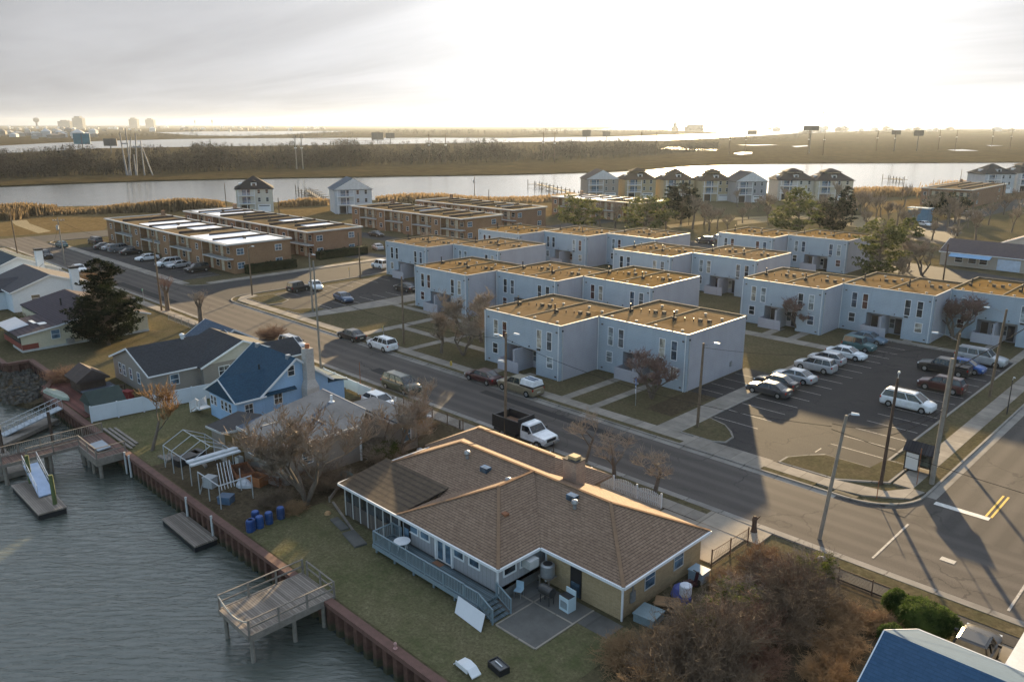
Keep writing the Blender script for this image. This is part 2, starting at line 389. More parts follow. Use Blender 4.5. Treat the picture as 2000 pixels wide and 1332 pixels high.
# dry golden fields toward the bay
sheet('field', P2([(-60,470),(0,462),(205,450),(212,432),(300,432),(372,415),(460,402),(380,404),(200,410),(0,415),(-80,420)]), .004, G_gold)
sheet('field', P2([(540,405),(640,404),(690,402),(690,425),(640,430),(560,425)]), .004, G_gold)
sheet('field', P2([(760,396),(1120,392),(1100,410),(1080,425),(985,410),(880,400)]), .004, G_gold)
sheet('field', P2([(1660,400),(1820,385),(1820,400),(1700,425)]), .004, G_gold)
sheet('field', P2([(1960,384),(2060,378),(2060,400),(1975,402)]), .004, G_gold)
sheet('path', P2([(20,430),(52,430),(58,437),(100,452),(75,456),(30,440)]), .008, G_sand)
# far islands and shores, each its own sheet of land standing just above the water
isl_near = [(-200,372),(0,363),(150,357),(300,352),(400,350),(500,348),(600,346),(700,345),(790,343),(880,342),(940,341),(1000,340),(1080,338),(1150,336),(1200,334),(1250,331),(1300,327),(1350,323.5),(1420,321),(1500,319),(1650,318),(1900,317),(2200,315)]
isl_far = [(2200,252.5),(1900,253),(1700,256),(1540,262),(1480,266),(1420,269),(1300,274.5),(1240,276),(1100,277),(800,281),(650,284),(450,286),(200,290),(60,297),(-200,312)]
sheet('marsh_island', P2(isl_near, -1.2)+P2(isl_far, -1.2), -1.2, G_marsh, z0=-3)
sheet('far_shore', P2([(-200,288),(0,284),(100,279),(200,275),(350,271.5),(480,270),(700,269),(1000,269),(1180,267),(1290,264),(1360,262.5),(1420,260),(1400,257),(1300,254.5),(1000,256),(690,256),(660,258),(560,263),(480,266),(380,265),(300,259),(100,257),(-200,257)], -1.2), -1.2, G_marsh, z0=-3)
sheet('city_shore', P2([(-200,256.9),(100,256.9),(300,258.9),(400,257),(690,255.9),(1000,255.9),(1180,252),(1220,248),(1000,246.5),(600,246.5),(-200,246.5)], -1.2), -1.2, G_marsh, z0=-3)
for k, pts in enumerate(([(1290,291),(1305,288),(1330,288.5),(1350,291),(1400,292.5),(1398,294),(1330,293)], [(1432,300),(1450,297),(1470,297.5),(1468,301),(1445,303)], [(1440,283.6),(1500,282.6),(1520,283.8),(1470,284.8)], [(1545,286),(1575,284.3),(1580,286),(1555,288)], [(1850,293),(1880,292),(1912,295),(1870,295.6)], [(1925,284),(1960,284.6),(1935,286)])):
    sheet('pool', P2(pts, -1.19), -1.19, W_bay)
# --- roads (one step up at each kerb)
def arc(cx, cy_, r, a0, a1, n=8): return [(cx+r*math.cos(R(a0+(a1-a0)*i/n)), cy_+r*math.sin(R(a0+(a1-a0)*i/n))) for i in range(n+1)]
RY0, RY1 = 49.2, 58.3
ZR = .006
quadsheet('road', -233, 60, RY0, RY1, ZR, A_road)
quadsheet('cross_road', -16.9, -7.9, RY1, 150, ZR+.004, A_cross)
quadsheet('side_road', -138.5, -125.6, RY1, 175, ZR+.004, A_side)
quadsheet('bay_road', -233, -219.5, 20, RY0, ZR+.004, A_side); quadsheet('bay_road', -233, -219.5, RY1, 130, ZR+.004, A_side)
sheet('park_road', P2([(640,480),(760,500),(900,470),(1080,440),(1200,425),(1210,432),(1090,450),(900,482),(770,512),(600,495)]), ZR+.008, A_side)
sheet('back_road', [(-190,168),(-110,172),(-61,176.5),(-46,174),(-31,171),(60,170),(60,157),(-30,157),(-46,159),(-61,164),(-110,160),(-190,157)], ZR+.012, A_side)
sheet('back_road', P2([(1790,470),(1840,478),(1880,455),(1860,440),(2000,404),(2060,392),(2060,382),(1960,392),(1870,425),(1800,440),(1700,455)]), ZR+.016, A_side)
# corner fillets where kerbs turn
def fillet(cx, cy_, r, a0, a1, corner, mat=A_cross):
    m = MB(); pts = arc(cx, cy_, r, a0, a1)
    for p, q in zip(pts[:-1], pts[1:]): m.face([(corner[0],corner[1],ZR+.02),(p[0],p[1],ZR+.02),(q[0],q[1],ZR+.02)])
    o = m.build('road_corner', mat); o['kind'] = 'structure'
    for pl in o.data.polygons:
        if pl.normal.z < 0: pl.flip()
fillet(-21.4, 62.8, 4.5, -90, 0, (-16.9, 58.3)); fillet(-142.5, 62.3, 4, -90, 0, (-138.5, 58.3), A_side); fillet(-121.6, 62.3, 4, 180, 270, (-125.6, 58.3), A_side)
def strip(name, line, wd, z0, z1, mat, side=1):
    """a low wall of stone following a line, wd wide to its left (side=1) or right"""
    m = MB(); L = [Vector((p[0], p[1], 0)) for p in line]; off = []
    for i, p in enumerate(L):
        d = ((L[min(i+1, len(L)-1)]-L[max(i-1, 0)])).normalized(); off.append(p+Vector((-d.y, d.x, 0))*wd*side)
    for i in range(len(L)-1):
        a, b_, c, d = L[i], L[i+1], off[i+1], off[i]
        m.hexa([(a.x,a.y,z0),(b_.x,b_.y,z0),(c.x,c.y,z0),(d.x,d.y,z0),(a.x,a.y,z1),(b_.x,b_.y,z1),(c.x,c.y,z1),(d.x,d.y,z1)])
    o = m.build(name, mat); o['kind'] = 'structure'; return o
KB = .13
far1 = arc(-121.6, 62.3, 4, 180, 270)+[(-80,58.3)]+[(-21.4,58.3)]+arc(-21.4, 62.8, 4.5, -90, 0)[1:]+[(-16.9,150)]
strip('kerb', [(-125.6,110)]+far1, .18, 0, KB, C_kerb)
strip('kerb', [(-219.5,120),(-219.5,62)]+arc(-215.8, 62, 3.7, 180, 270)+[(-142.5,58.3)]+arc(-142.5, 62.3, 4, -90, 0)[1:]+[(-138.5,135)], .18, 0, KB, C_kerb)
strip('kerb', [(-219.5,30),(-219.5,45)]+arc(-215.5, 45.2, 4, 180, 90)+[(60,49.2)], .18, 0, KB, C_kerb, -1)
# pale concrete gutters along the kerbs
quadsheet('gutter', -121, -22, 57.65, 58.3, ZR+.006, C_kerb); quadsheet('gutter', -215, 60, 49.2, 49.85, ZR+.006, C_kerb)
quadsheet('gutter', -17.6+.7, -16.2, 63, 150, ZR+.010, C_kerb)
m = MB()
for p, q in zip(far1[:9][:-1], far1[1:9]): pass
# sidewalks and verges
SW = .12
quadsheet('verge', -118, -24, 58.48, 59.2, SW-.01, G_town, z0=0)
sheet('sidewalk', [(-122,59.2),(-22.5,59.2),(-20.5,59.6),(-17.6,61.6),(-17.2,63.5),(-18.2,63.5),(-19.5,61.6),(-24,60.7),(-122,60.7),(-123.3,63.5),(-125.2,63.5),(-124.5,61)], SW, C_walk, z0=0)
quadsheet('sidewalk', -19.6, -18.1, 63.5, 150, SW, C_walky, z0=0)
quadsheet('verge', -18.1, -17.08, 66.5, 150, SW-.012, G_town, z0=0)
quadsheet('verge', -18.1, -17.08, 63.5, 66.5, SW-.012, G_town, z0=0)
quadsheet('sidewalk', -215, -142, 58.48, 60.1, SW, C_walk, z0=0)
quadsheet('sidewalk', -140.6, -138.7, 62.5, 135, SW, C_walky, z0=0)
quadsheet('sidewalk', -215, -27.5, 46.9, 48.3, SW, C_walk, z0=0)
quadsheet('verge', -215, -27.5, 48.3, 49.02, SW-.01, G_town, z0=0)
quadsheet('verge', -19.4, 60, 47.75, 49.02, SW-.01, G_town, z0=0)
quadsheet('footpath', -19.4, 60, 46.6, 47.75, SW-.03, A_side, z0=0)
quadsheet('driveway', -30.2, -23.6, 42.5, 49.02, .07, C_drive, z0=0)
quadsheet('driveway', -30.4, -22.6, 46.9, 49.02, .1, C_drive, z0=0)
# paths between the grey blocks
for (x0, x1, y0, y1) in ((-90.3,-88.8,60.7,77),(-79.6,-78.4,60.7,84),(-64.9,-63.7,60.7,64.5),(-60.9,-59.7,60.7,64.5),(-52.8,-51.7,60.7,71.3),(-48.8,-47.8,60.7,71.3),(-40.6,-38.1,60.7,112),(-100,-98.9,77,97),(-101.5,-70,75.2,76.4),(-88.8,-56.6,66.8,68)):
    quadsheet('path', x0, x1, y0, y1, .03+.002*((x0*7) % 5), C_walky if y1-y0 > x1-x0 else C_walk, z0=0)
sheet('path', [(-105.8,60.7),(-103.6,60.7),(-101.6,75),(-101.6,90),(-105.8,90)], .05, C_walky, z0=0)
quadsheet('path', -56.2, -40.6, 98.4, 100.4, .046, C_walk, z0=0); quadsheet('path', -50.6,-49.4,100.4,105,.036, C_walky, z0=0); quadsheet('path', -46.9,-45.7,100.4,105,.036, C_walky, z0=0)
quadsheet('path', -38.1, -20.6, 108.6, 110.0, .042, C_walk, z0=0)
for x in (-39.5,-35.3,-26.5,-22.5): quadsheet('path', x, x+1.1, 110, 117, .038, C_walky, z0=0)
quadsheet('path', -44.0, -40.6, 72, 84, .022, A_lot, z0=0)
quadsheet('patch', -44.2, -41, 64, 71.9, .012, G_dirt)
# parking lots
sheet('parking_lot', [(-38.1,60.9),(-28.4,60.9),(-27.2,63.6),(-26.3,65.3),(-21.9,65.3),(-21.7,108.4),(-38.1,108.4)], .014, A_lot)
quadsheet('lot_apron', -36.5, -28.6, 58.48, 60.9, .122, C_walk, z0=0)
sheet('parking_lot', [(-119.5,60.9),(-106.2,63),(-106.2,90),(-123.2,90),(-123.2,66.3),(-119,66.3)], .014, A_lot)
quadsheet('parking_lot', -203, -146, 60.1, 68.2, .014, A_lot)
def island(pts, z=.13): 
    cx = sum(p[0] for p in pts)/len(pts); cy_ = sum(p[1] for p in pts)/len(pts)
    m = MB().prism(pts, 0, z); m.build('lot_kerb', C_kerb)['kind'] = 'structure'
    inner = []
    for p in pts:
        d = Vector((cx-p[0], cy_-p[1])); d = d.normalized()*.22; inner.append((p[0]+d.x, p[1]+d.y))
    m = MB().prism(inner, z-.02, z+.012); m.build('lot_island', G_town)['kind'] = 'structure'
island([(-38.1,60.9),(-34.6,60.9),(-33.6,61.6),(-33.7,63.2),(-34.6,64.4),(-36,65.6),(-38.1,66.2)])
island([(-28.2,60.9),(-23.2,60.9),(-19.8,63.4),(-19.8,68.0),(-21.7,68.0),(-21.9,65.3),(-26.1,65.3),(-27.0,64.2),(-28.2,62.4)])
island([(-122.4,61.0),(-115.4,61.0),(-115.0,63.4),(-116.4,65.4),(-122.9,66.0)]); island([(-109.6,60.9),(-106.0,61.2),(-105.9,66),(-107.6,65.8),(-109.2,63.6)])
quadsheet('lot_kerb', -21.7, -21.5, 68, 108.4, .14, C_kerb, z0=0); quadsheet('lot_kerb', -38.1, -21.7, 108.4, 108.6, .14, C_kerb, z0=0)
quadsheet('lot_kerb', -38.3, -38.1, 66.2, 108.4, .1, C_kerb, z0=0)
quadsheet('verge', -21.5, -19.6, 68, 150, .05, G_town, z0=0)
PW = M('road_paint', (.55,.53,.49), .7, .3, 3.0, coord='World'); PWo = M('worn_paint', (.3,.28,.26), .8, .5, 5.0, coord='World'); PYl = M('yellow_paint', (.6,.38,.06), .7, .25, 3.0, coord='World')
def mark(nm, rects, z, mat):
    m = MB()
    for x0, x1, y0, y1 in rects: m.face([(x0,y0,z),(x1,y0,z),(x1,y1,z),(x0,y1,z)])
    o = m.build(nm, mat); o['kind'] = 'structure'
mark('bay_lines', [(-38,-33.3,y,y+.1) for y in [66.9+2.75*i for i in range(15)]]+[(-26.8,-22.1,y,y+.1) for y in [68.2+2.75*i for i in range(14)]]+[(-27,-26.9,65.4,66.6)], .018, PWo)
mark('bay_lines', [(-123,-118.4,y,y+.1) for y in [68.5+2.7*i for i in range(8)]]+[(-110.5,-106.4,y,y+.1) for y in [67+2.7*i for i in range(8)]]+[(-43.8,-40.9,y,y+.08) for y in (73.5,76,78.6,81.2)], .026, PWo)
mark('bay_lines', [(x,x+.1,63.6,68) for x in [-202+2.9*i for i in range(20)]], .018, PWo)
mark('stop_line', [(-16.1,-12.35,62.05,62.65)], .024, PW); mark('centre_line', [(-12.75,-12.6,62.7,67.4),(-12.4,-12.25,62.7,67.4)], .024, PYl)
mark('crossing_line', [(-16.4,-16.25,50.8,57.4),(-8.3,-8.15,50.4,57.0)], .024, PWo)
mark('manhole_cover', [(-13.1,-12.2,53.75,54.3)], .026, M('iron_grate', (.28,.27,.26), .6, .4, 8, coord='World'))
mark('storm_drain', [(-22.4,-20.6,58.62,59.1)], .13, M('drain_dark', (.01,.01,.01), .9, .1)); mark('storm_drain', [(-20.2,-18.6,58.9,59.2)], .026, M('drain_dark', (.01,.01,.01)))
for (x0,x1,y0,y1) in ((-28.98,-28.88,27.9,33),(-25.85,-25.75,27.9,33),(-31.4,-25.85,31.05,31.15),(-28.88,-25.85,27.85,27.95)): quadsheet('patio_edging', x0, x1, y0, y1, .075, C_drive, z0=0)
# darker asphalt repairs
tar = asphalt('asphalt_patch', (.045,.043,.042), (.06,.057,.054), None, 0)
for pts in ([(-75,52),(-66,51.6),(-66,53),(-75,53.4)], [(-152,50.4),(-128,50.6),(-128,52.2),(-152,52.0)], [(-60,55.6),(-40,55.4),(-40,56.4),(-60,56.6)]):
    sheet('road_patch', pts, ZR+.004, tar)
# yards, soil and patio
sheet('yard', [(-49.5,22.9),(-22.5,22.9),(-22.5,33),(-30.2,33),(-30.2,29.3),(-49.5,29.3)], .012, G_yard)
sheet('yard', [(-79.8,22.9),(-65.7,22.9),(-65.7,33),(-73,34),(-78.6,35)], .012, G_yard)
sheet('soil', [(-65.6,22.9),(-49.6,22.9),(-49.6,36),(-53.6,40),(-60,29.2),(-65.6,29.2)], .008, G_dirt)
sheet('soil', [(-53.8,36),(-49,33.8),(-48.3,46.8),(-68,46),(-68,42.5),(-58,41)], .016, G_dirt)
sheet('soil', [(-22.4,30),(-10.5,26),(-11,46.5),(-22.4,46.5)], .012, G_dirt)
quadsheet('front_walk', -48, -30.4, 44.6, 46.9, .06, C_drive, z0=0)
quadsheet('patio', -31.5, -25.8, 31.1, 33, .05, C_patio, z0=0); quadsheet('patio', -28.9, -25.8, 27.9, 31.1, .056, C_patio, z0=0); quadsheet('patio', -31.4, -28.95, 29.2, 31.1, .044, C_patio, z0=0); quadsheet('patio', -25.8, -23.6, 31.4, 33, .036, C_patio, z0=0)
sheet('rubble_bank', [(-108,25.1),(-98.8,25.1),(-94,22.5),(-94,21.2),(-99,19.5),(-108,18.5),(-114,20),(-118,22.5),(-108.5,22.5)], -1.2, G_dirt, z0=-2.6)
sheet('soil', [(-232,118),(-160,118),(-160,124),(-232,124)], .008, A_side)
sheet('path', P2([(1640,418),(1720,425),(1730,440),(1700,448),(1640,440)]), .01, G_sand); sheet('path', P2([(1440,432),(1560,420),(1700,425),(1700,430),(1560,428),(1440,440)]), .014, G_sand)
sheet('path', P2([(1300,440),(1440,425),(1530,421),(1530,424),(1440,430),(1310,446)]), .018, G_sand)
# ================================================================== BUILDINGS
WHT = M('white_trim', (.62,.63,.64), .5, .08, 2); WHTd = M('dirty_white_trim', (.42,.42,.41), .6, .15, 2)
GL = glass('window_glass'); GLb = glass('blue_glass', (.06,.10,.14), .12); GLl = glass('curtained_glass', (.22,.25,.26), .25)
DK = M('dark_void', (.018,.018,.02), .8, .2); BLK = M('black_metal', (.02,.02,.022), .45, .2, 4); GREYM = M('galvanised_metal', (.30,.31,.32), .45, .2, 4, metal=.6)
ALU = M('aluminium', (.45,.47,.49), .35, .12, 4, metal=.7); RUST = M('rusty_metal', (.22,.09,.045), .85, .35, 5)
def window(par, x, y, z, wd, ht, face='-y', fr=WHT, gl=GL, mull=1, depth=.04, fw=.07, name='window', cross=False):
    """frame proud of the wall, pane set in it; x, y, z is the middle of the sill on the wall plane (world or parent-local as built)"""
    dx, dy = {'-y': (1,0), '+y': (1,0), '+x': (0,1), '-x': (0,1)}[face]; s = -1 if face in ('-y','-x') else 1
    def bx(m, a0, a1, z0, z1, d0, d1):
        if dx: m.box(x+a0, x+a1, y+s*d0, y+s*d1, z0, z1)
        else: m.box(x+s*d0, x+s*d1, y+a0, y+a1, z0, z1)
    m = MB(); h = wd/2
    bx(m, -h, -h+fw, z, z+ht, .004, depth); bx(m, h-fw, h, z, z+ht, .004, depth)
    bx(m, -h+fw, h-fw, z, z+fw, .004, depth+.01); bx(m, -h+fw, h-fw, z+ht-fw, z+ht, .004, depth)
    if mull: bx(m, -h+fw, h-fw, z+ht/2-.025, z+ht/2+.025, .004, depth-.006)
    if cross: bx(m, -.02, .02, z+fw, z+ht-fw, .004, depth-.008)
    f = m.build(name, fr, par, LOC); m = MB(); bx(m, -h+fw, h-fw, z+fw, z+ht-fw, .003, .018); m.build('pane', gl, f, True); return f
LOC = True   # parts of prototypes are written in the thing's own frame
# ---------------- grey-blue two-storey blocks of the estate
S_front = siding('blue_grey_siding', (.33,.385,.44), .2); S_side = siding('lilac_grey_siding', (.37,.365,.40), .22, var=.06)
def roofgravel(name, a, b2, seam=1.0):
    b = NB(name); co = b.coord('World'); x, y, z = b.xyz(co); r = b.new('ShaderNodeObjectInfo').outputs['Random']
    f = b.ramp(b.noise(b.map(co, (.25, 1, 1)), .5, 5, .65), .35, .68); c = b.mix(f, a, b2)
    ln = b.m('LESS_THAN', b.m('FRACT', b.m('DIVIDE', y, seam)), .09)
    c = b.mix(b.m('MULTIPLY', ln, .45), c, sc3(a, .45)); c = b.mix(b.m('MULTIPLY', r, .45), c, sc3(b2, .62))
    c = b.mix(b.m('MULTIPLY', b.ramp(b.noise(co, .33, 3), .52, .72), .4), c, sc3(a, .5))
    c = b.mix(b.m('MULTIPLY', b.m('FRACT', b.m('MULTIPLY', r, 7.3)), .6), c, (.17,.13,.088)); pz = b.ramp(b.noise(co, .21, 5, .7, .9), .56, .6); c = b.mix(b.m('MULTIPLY', pz, .4), c, sc3(a, .45)); pw = b.ramp(b.noise(co, .6, 4, .6), .62, .66); c = b.mix(b.m('MULTIPLY', pw, .4), c, sc3(b2, 1.35))
    return b.out(c, .95, 0, 0.0)
RG = roofgravel('gravel_roof', (.165,.10,.036), (.24,.155,.065)); PARA = M('parapet_dark', (.085,.07,.055), .9, .3)
def make_block():
    W, D, H = 12.15, 12.3, 6.4
    t = thing('apartment_block', 'x', 'apartment block')
    m = MB()   # front wall with a recessed entrance between x 3.7 and 8.5
    m.box(0, 3.7, 0, .3, 0, 2.9); m.box(8.5, W-.02, 0, .3, 0, 2.9); m.box(0, W-.02, 0, .3, 2.9, H)
    m.box(-.07, .05, -.07, .0, 0, H-.02); m.box(W-.14, W-.02, -.05, 0, 0, H-.03)
    m.build('front_wall', S_front, t, True)
    m = MB(); m.box(.02, 3.7, .3, D, 0, H-.45); m.box(8.5, W, .3, D, 0, H-.45); m.box(3.7, 8.5, 1.9, D, 0, 2.9); m.box(3.7, 8.5, .3, D, 2.9, H-.45)
    m.box(W-.12, W+.02, .3, D, H-.45, H-.05); m.build('side_wall', S_side, t, True)
    m = MB(); m.box(5.95, 6.2, -1.25, 1.9, 0, 2.75); m.box(3.6, 6.95, -1.45, -1.27, 0, 1.35); m.box(3.6, 3.78, -1.27, 0, 0, 1.35); m.build('porch_wall', S_side, t, True)
    for (x0, x1) in ((3.82, 5.2), (7.0, 8.4)):
        d = MB().box(x0, x0+.85, 1.84, 1.9, .12, 2.2).build('door', M('dark_door', (.05,.04,.04), .5), t, True); MB().tube((x0+.75,1.82,1.1),(x0+.75,1.78,1.1),.03).build('handle', GREYM, d, True)
    window(t, 5.45, 1.9, .75, .8, 1.4, '-y', WHTd, GL); window(t, 6.6, 1.9, .75, .75, 1.4, '-y', WHTd, GL)
    m = MB().box(.12, W-.12, .32, 6.0, H-.44, H-.38); 
    m = MB(); m.face([(.05,.05,H-.04),(6.05,.05,H-.04),(6.05,D-.05,H-.14),(.05,D-.05,H-.14)]); m.face([(6.05,.05,H-.04),(W-.05,.05,H-.04),(W-.05,D-.05,H-.14),(6.05,D-.05,H-.14)]); m.build('roof', RG, t, True)
    m = MB(); m.box(-.06, .1, -.02, D+.1, H-.45, H+.09); m.box(.1, W+.04, D-.06, D+.1, H-.45, H+.06); m.box(6.01, 6.12, .3, D-.08, H-.3, H+.03); m.build('parapet', PARA, t, True)
    m = MB(); m.box(.16, W+.05, -.06, .1, H, H+.05); m.box(W-.1, W+.05, .1, D-.08, H-.05, H+.03); m.build('coping', WHTd, t, True)
    for x, z, wd, ht, g in ((1.85,3.25,.82,2.2,GL),(3.35,3.25,.82,2.2,GL),(8.95,3.25,.82,2.2,GLm),(10.5,3.25,.82,2.2,GL),(1.75,1.2,.95,1.35,GL),(10.6,1.2,1.0,1.35,GLm)):
        window(t, x, 0, z, wd, ht, '-y', WHT, g)
    for x in (4.7, 7.4): MB().lathe((x,-.06,2.62+.5), [(.07,0),(.09,.08),(.05,.16)], 8).build('lamp', BLK, t, True)
    MB().box(W, W+.1, .25, .42, H-.7, H-.5).build('flood_lamp', BLK, t, True)
    MB().tube((.12,-.12,0),(.12,-.12,H-.1),.05).build('downpipe', WHT, t, True); MB().tube((W-.2,-.12,0),(W-.2,-.12,H-.1),.05).build('downpipe', WHT, t, True)
    MB().box(8.7, 9.15, -.16, -.0, 3.0, 3.2).build('air_conditioner', BLK, t, True)
    for x, z in ((.7,.3),(11.5,.3),(11.6,5.5),(.6,5.5)): MB().box(x-.12, x+.12, -.07, 0, z, z+.16).build('wall_vent', PARA, t, True)
    MB().box(W, W+.12, 9.2, 9.6, .9, 1.5).build('electric_meter', GREYM, t, True); MB().tube((W+.06,.35,0),(W+.06,.35,H-.5),.04).build('downpipe', WHTd, t, True)
    rr = random.Random(3); CAPS = M('vent_cap', (.32,.29,.25), .7)
    for ux in (0, 6.1):
        for (x, y, k) in ((1.3,4.4,'p'),(1.0,5.0,'b'),(2.0,5.6,'s'),(2.9,6.0,'s'),(3.6,6.3,'b'),(4.6,6.6,'b'),(1.2,1.0,'c'),(4.6,1.1,'c'),(4.9,8.8,'c'),(2.2,9.7,'c')):
            z0 = H-.12; xx = ux+x
            if k == 'p': MB().tube((xx,y,z0),(xx,y,z0+1.1),.08,.08,8).tube((xx,y,z0+1.1),(xx,y,z0+1.2),.14,.08,8).build('flue_pipe', BLK, t, True)
            elif k == 'b': MB().box(xx-.2,xx+.2,y-.18,y+.18,z0,z0+.32).box(xx-.24,xx+.24,y-.2,y+.16,z0+.32,z0+.4).build('roof_fan', PARA, t, True)
            elif k == 's': MB().tube((xx,y,z0),(xx,y,z0+.4),.05).build('vent_pipe', BLK, t, True)
            else: MB().lathe((xx,y,z0), [(.12,0),(.12,.16),(.22,.18),(.18,.26),(.02,.29)], 8).build('roof_cowl', CAPS, t, True)
    return t
GLm = glass('half_curtained_glass', (.09,.10,.11), .2)
blk0 = make_block()
BL = [('A',-68.5,64.6,'nearest blue-grey block with its entrance wall facing the dump truck across the street'),('A',-56.35,71.3,'nearest right-hand grey block whose long blank side faces the parking lot'),
 ('B',-98.6,77.8,'grey block with bare trees before it, beside the blue sedan lot'),('B',-86.2,83.8,'middle block of three, directly behind the nearest block by the street'),('B',-73.9,89.6,'grey block behind the nearest right-hand one, plain side in view'),
 ('C',-124.4,91.3,'blue-white block at the kerb corner beside the white van on the side street'),('C',-112.1,97.7,'grey block joined right of the one beside the white van'),
 ('D',-124.8,116.0,'low-looking far block nearest the brick apartments, mostly hidden'),('D',-113.3,123.4,'far block in the middle of a stepped row of three, before the pines'),('D',-101.3,130,'far block with patched roof, end of the row below the pine trees'),
 ('E',-86.9,113.7,'grey block in the centre rank, left of its joined twin'),('E',-74.6,120.1,'grey block in the centre rank whose porches face the gap between rows'),
 ('F',-85.8,147.6,'farthest rank left block, in front of the two dark evergreens'),('F',-73.5,153.8,'farthest rank block half hidden by the large leaning pine'),
 ('G',-56.5,105,'blue block with a small bare tree in front, left end of the car park row'),('G',-44.4,111,'middle block of the row behind the parked cars, with two flues'),('G',-32.3,117.4,'block with a reddish bare tree before its entrance at the right edge'),('G',-20.2,123.8,'outermost block cut by the right edge of the view')]
GN = 'grey two-storey apartment blocks of the estate'
for i, (r_, x, y, lb) in enumerate(BL):
    if i == 0: blk0.location = (x, y, 0); blk0['label'] = lb; blk0['group'] = GN
    else: dup(blk0, (x, y, 0), 0, lb, GN)
# every household hangs its own curtains and blinds
CURT = [GL, GL, GLm, GLl, glass('dark_red_curtain', (.07,.03,.028), .25), glass('cream_blind', (.26,.24,.2), .35), glass('bluish_pane', (.05,.07,.10), .1)]
rc = random.Random(12)
for o in [q for q in scene.objects if q.get('category') == 'apartment block']:
    for wn in o.children:
        for pn in wn.children:
            if pn.name.startswith('pane'): pn.material_slots[0].link = 'OBJECT'; pn.material_slots[0].material = rc.choice(CURT)
# ---------------- brick garden apartments with balconies
BR = masonry('brown_brick', (.19,.098,.048), (.26,.14,.07), (.25,.2,.15), .24, .085, bump=.2); RBR = masonry('red_brick', (.20,.10,.055), (.26,.14,.078), (.25,.2,.16), .24, .085, bump=.2)
RWH = M('white_membrane_roof', (.76,.79,.85), .4, .12, .5, coord='World', spec=.3); RDK = roofgravel('brown_roof', (.15,.105,.052), (.205,.145,.078), 2.2)
def brick_apartments(loc, L, D, H, label, seed, patches, rz=0, name='brick_apartment_building', shingle=RDK, brick=BR, bays=4):
    t = thing(name, label, 'apartment building', loc, rz, 'brick apartment buildings with balconies')
    bw = L/bays; m = MB()
    for k in range(bays):       # each bay: solid pier, then a recess with balcony
        x0 = k*bw; m.box(x0, x0+bw*.34, 0, 1.3, 0, H-.25)
    m.box(0, L, 1.3, D, 0, H-.25); m.build('wall', brick, t, True)
    for k in range(bays):
        x0 = k*bw+bw*.34; x1 = (k+1)*bw
        b = MB().box(x0+.05, x1-.05, -.25, 1.28, 2.75, 2.95).build('balcony', WHTd, t, True)
        rl = MB(); n = int((x1-x0)/.5); rl.box(x0+.06, x1-.06, -.22, -.17, 3.85, 3.9)
        for i in range(n+1): rl.box(x0+.07+i*(x1-x0-.2)/n, x0+.1+i*(x1-x0-.2)/n, -.21, -.18, 2.95, 3.86)
        rl.build('railing', BLK, b, True)
        for z in (.15, 3.0):
            nd = 4
            for i in range(nd):
                xa = x0+.4+i*(x1-x0-.8)/nd; wd = (x1-x0)/nd*.42
                if i % 2 == 0:
                    d = MB().box(xa, xa+1.0, 1.22, 1.3, z, z+2.15).build('door', M('cream_door', (.42,.38,.30), .6), t, True); MB().box(xa+.84,xa+.9,1.17,1.22,z+1,z+1.1).build('handle', BLK, d, True)
                else: window(t, xa+.7, 1.3, z+.7, 1.3, 1.3, '-y', WHTd, GL)
        window(t, k*bw+bw*.17, 0, .9, 1.1, 1.2, '-y', WHT, GL); window(t, k*bw+bw*.17, 0, 3.6, 1.1, 1.2, '-y', WHT, GL)
        MB().tube((x0-.15,-.07,0),(x0-.15,-.07,H-.3),.05).build('downpipe', WHTd, t, True)
    for y in (D*.2, D*.8):
        for z in (.9, 3.6): window(t, L, y, z, 1.5, 1.25, '+x', WHT, GLb, cross=True)
    n = 6
    MB().face([(0,0,H-.22),(L,0,H-.22),(L,D,H-.12),(0,D,H-.12)]).build('roof', shingle, t, True)
    m = MB(); m.box(-.35, L+.35, -.4, .0, H-.25, H+.02); m.box(-.35, L+.35, D, D+.3, H-.25, H+.06); m.box(-.35, 0, 0, D, H-.25, H+.04); m.box(L, L+.35, 0, D, H-.25, H+.04); m.build('fascia', WHTd, t, True)
    for (a, b2, c, d) in patches: MB().box(a*L, b2*L, c*D, d*D, H-.2, H-.08).build('roof_membrane', RWH, t, True)
    for k in range(1, bays*2):
        x = k*L/(bays*2); MB().box(x-.14, x+.14, D*(.08 if k % 2 else .3), D*.97, H-.2, H+.28).build('fire_wall', M('tarred_upstand', (.07,.05,.045), .9, .3), t, True)
        if k % 2:
            MB().box(x+1.2, x+1.7, D*.5, D*.5+.5, H-.15, H+.5).build('roof_vent', PARA, t, True); MB().tube((x+2.4,D*.5,H-.15),(x+2.4,D*.5,H+.45),.12).build('vent_pipe', PARA, t, True)
    MB().box(L*.03, L*.03+.9, D*.93, D*.93+.7, H-.2, H+1.1).build('chimney', RBR, t, True)
    return t
brick_apartments((-208,69.2,0), 62.8, 13.6, 5.85, 'tan brick building nearest the main street, cars parked nose-in before its balconies', 1, [(.26,.47,.12,.9),(.5,.62,.45,.9),(.72,.985,.06,.94)])
brick_apartments((-211.5,90.2,0), 61, 13.6, 5.85, 'second brick building behind, with a dark hedge at its end wall and striped roof', 2, [(.02,.12,.1,.95),(.16,.3,.1,.9),(.58,.66,.5,.92),(.8,.86,.4,.9)], brick=RBR, bays=5)
brick_apartments((-192,129.6,0), 46.5, 13.6, 5.85, 'third brick building with brown ribbed roof, right of the boxy raised houses', 3, [(.45,.52,.4,.9)])
brick_apartments((-192,153,0), 41, 13, 5.85, 'farthest brick building of the left cluster, only roof and end wall showing', 4, [(.7,.76,.4,.8)], brick=RBR)
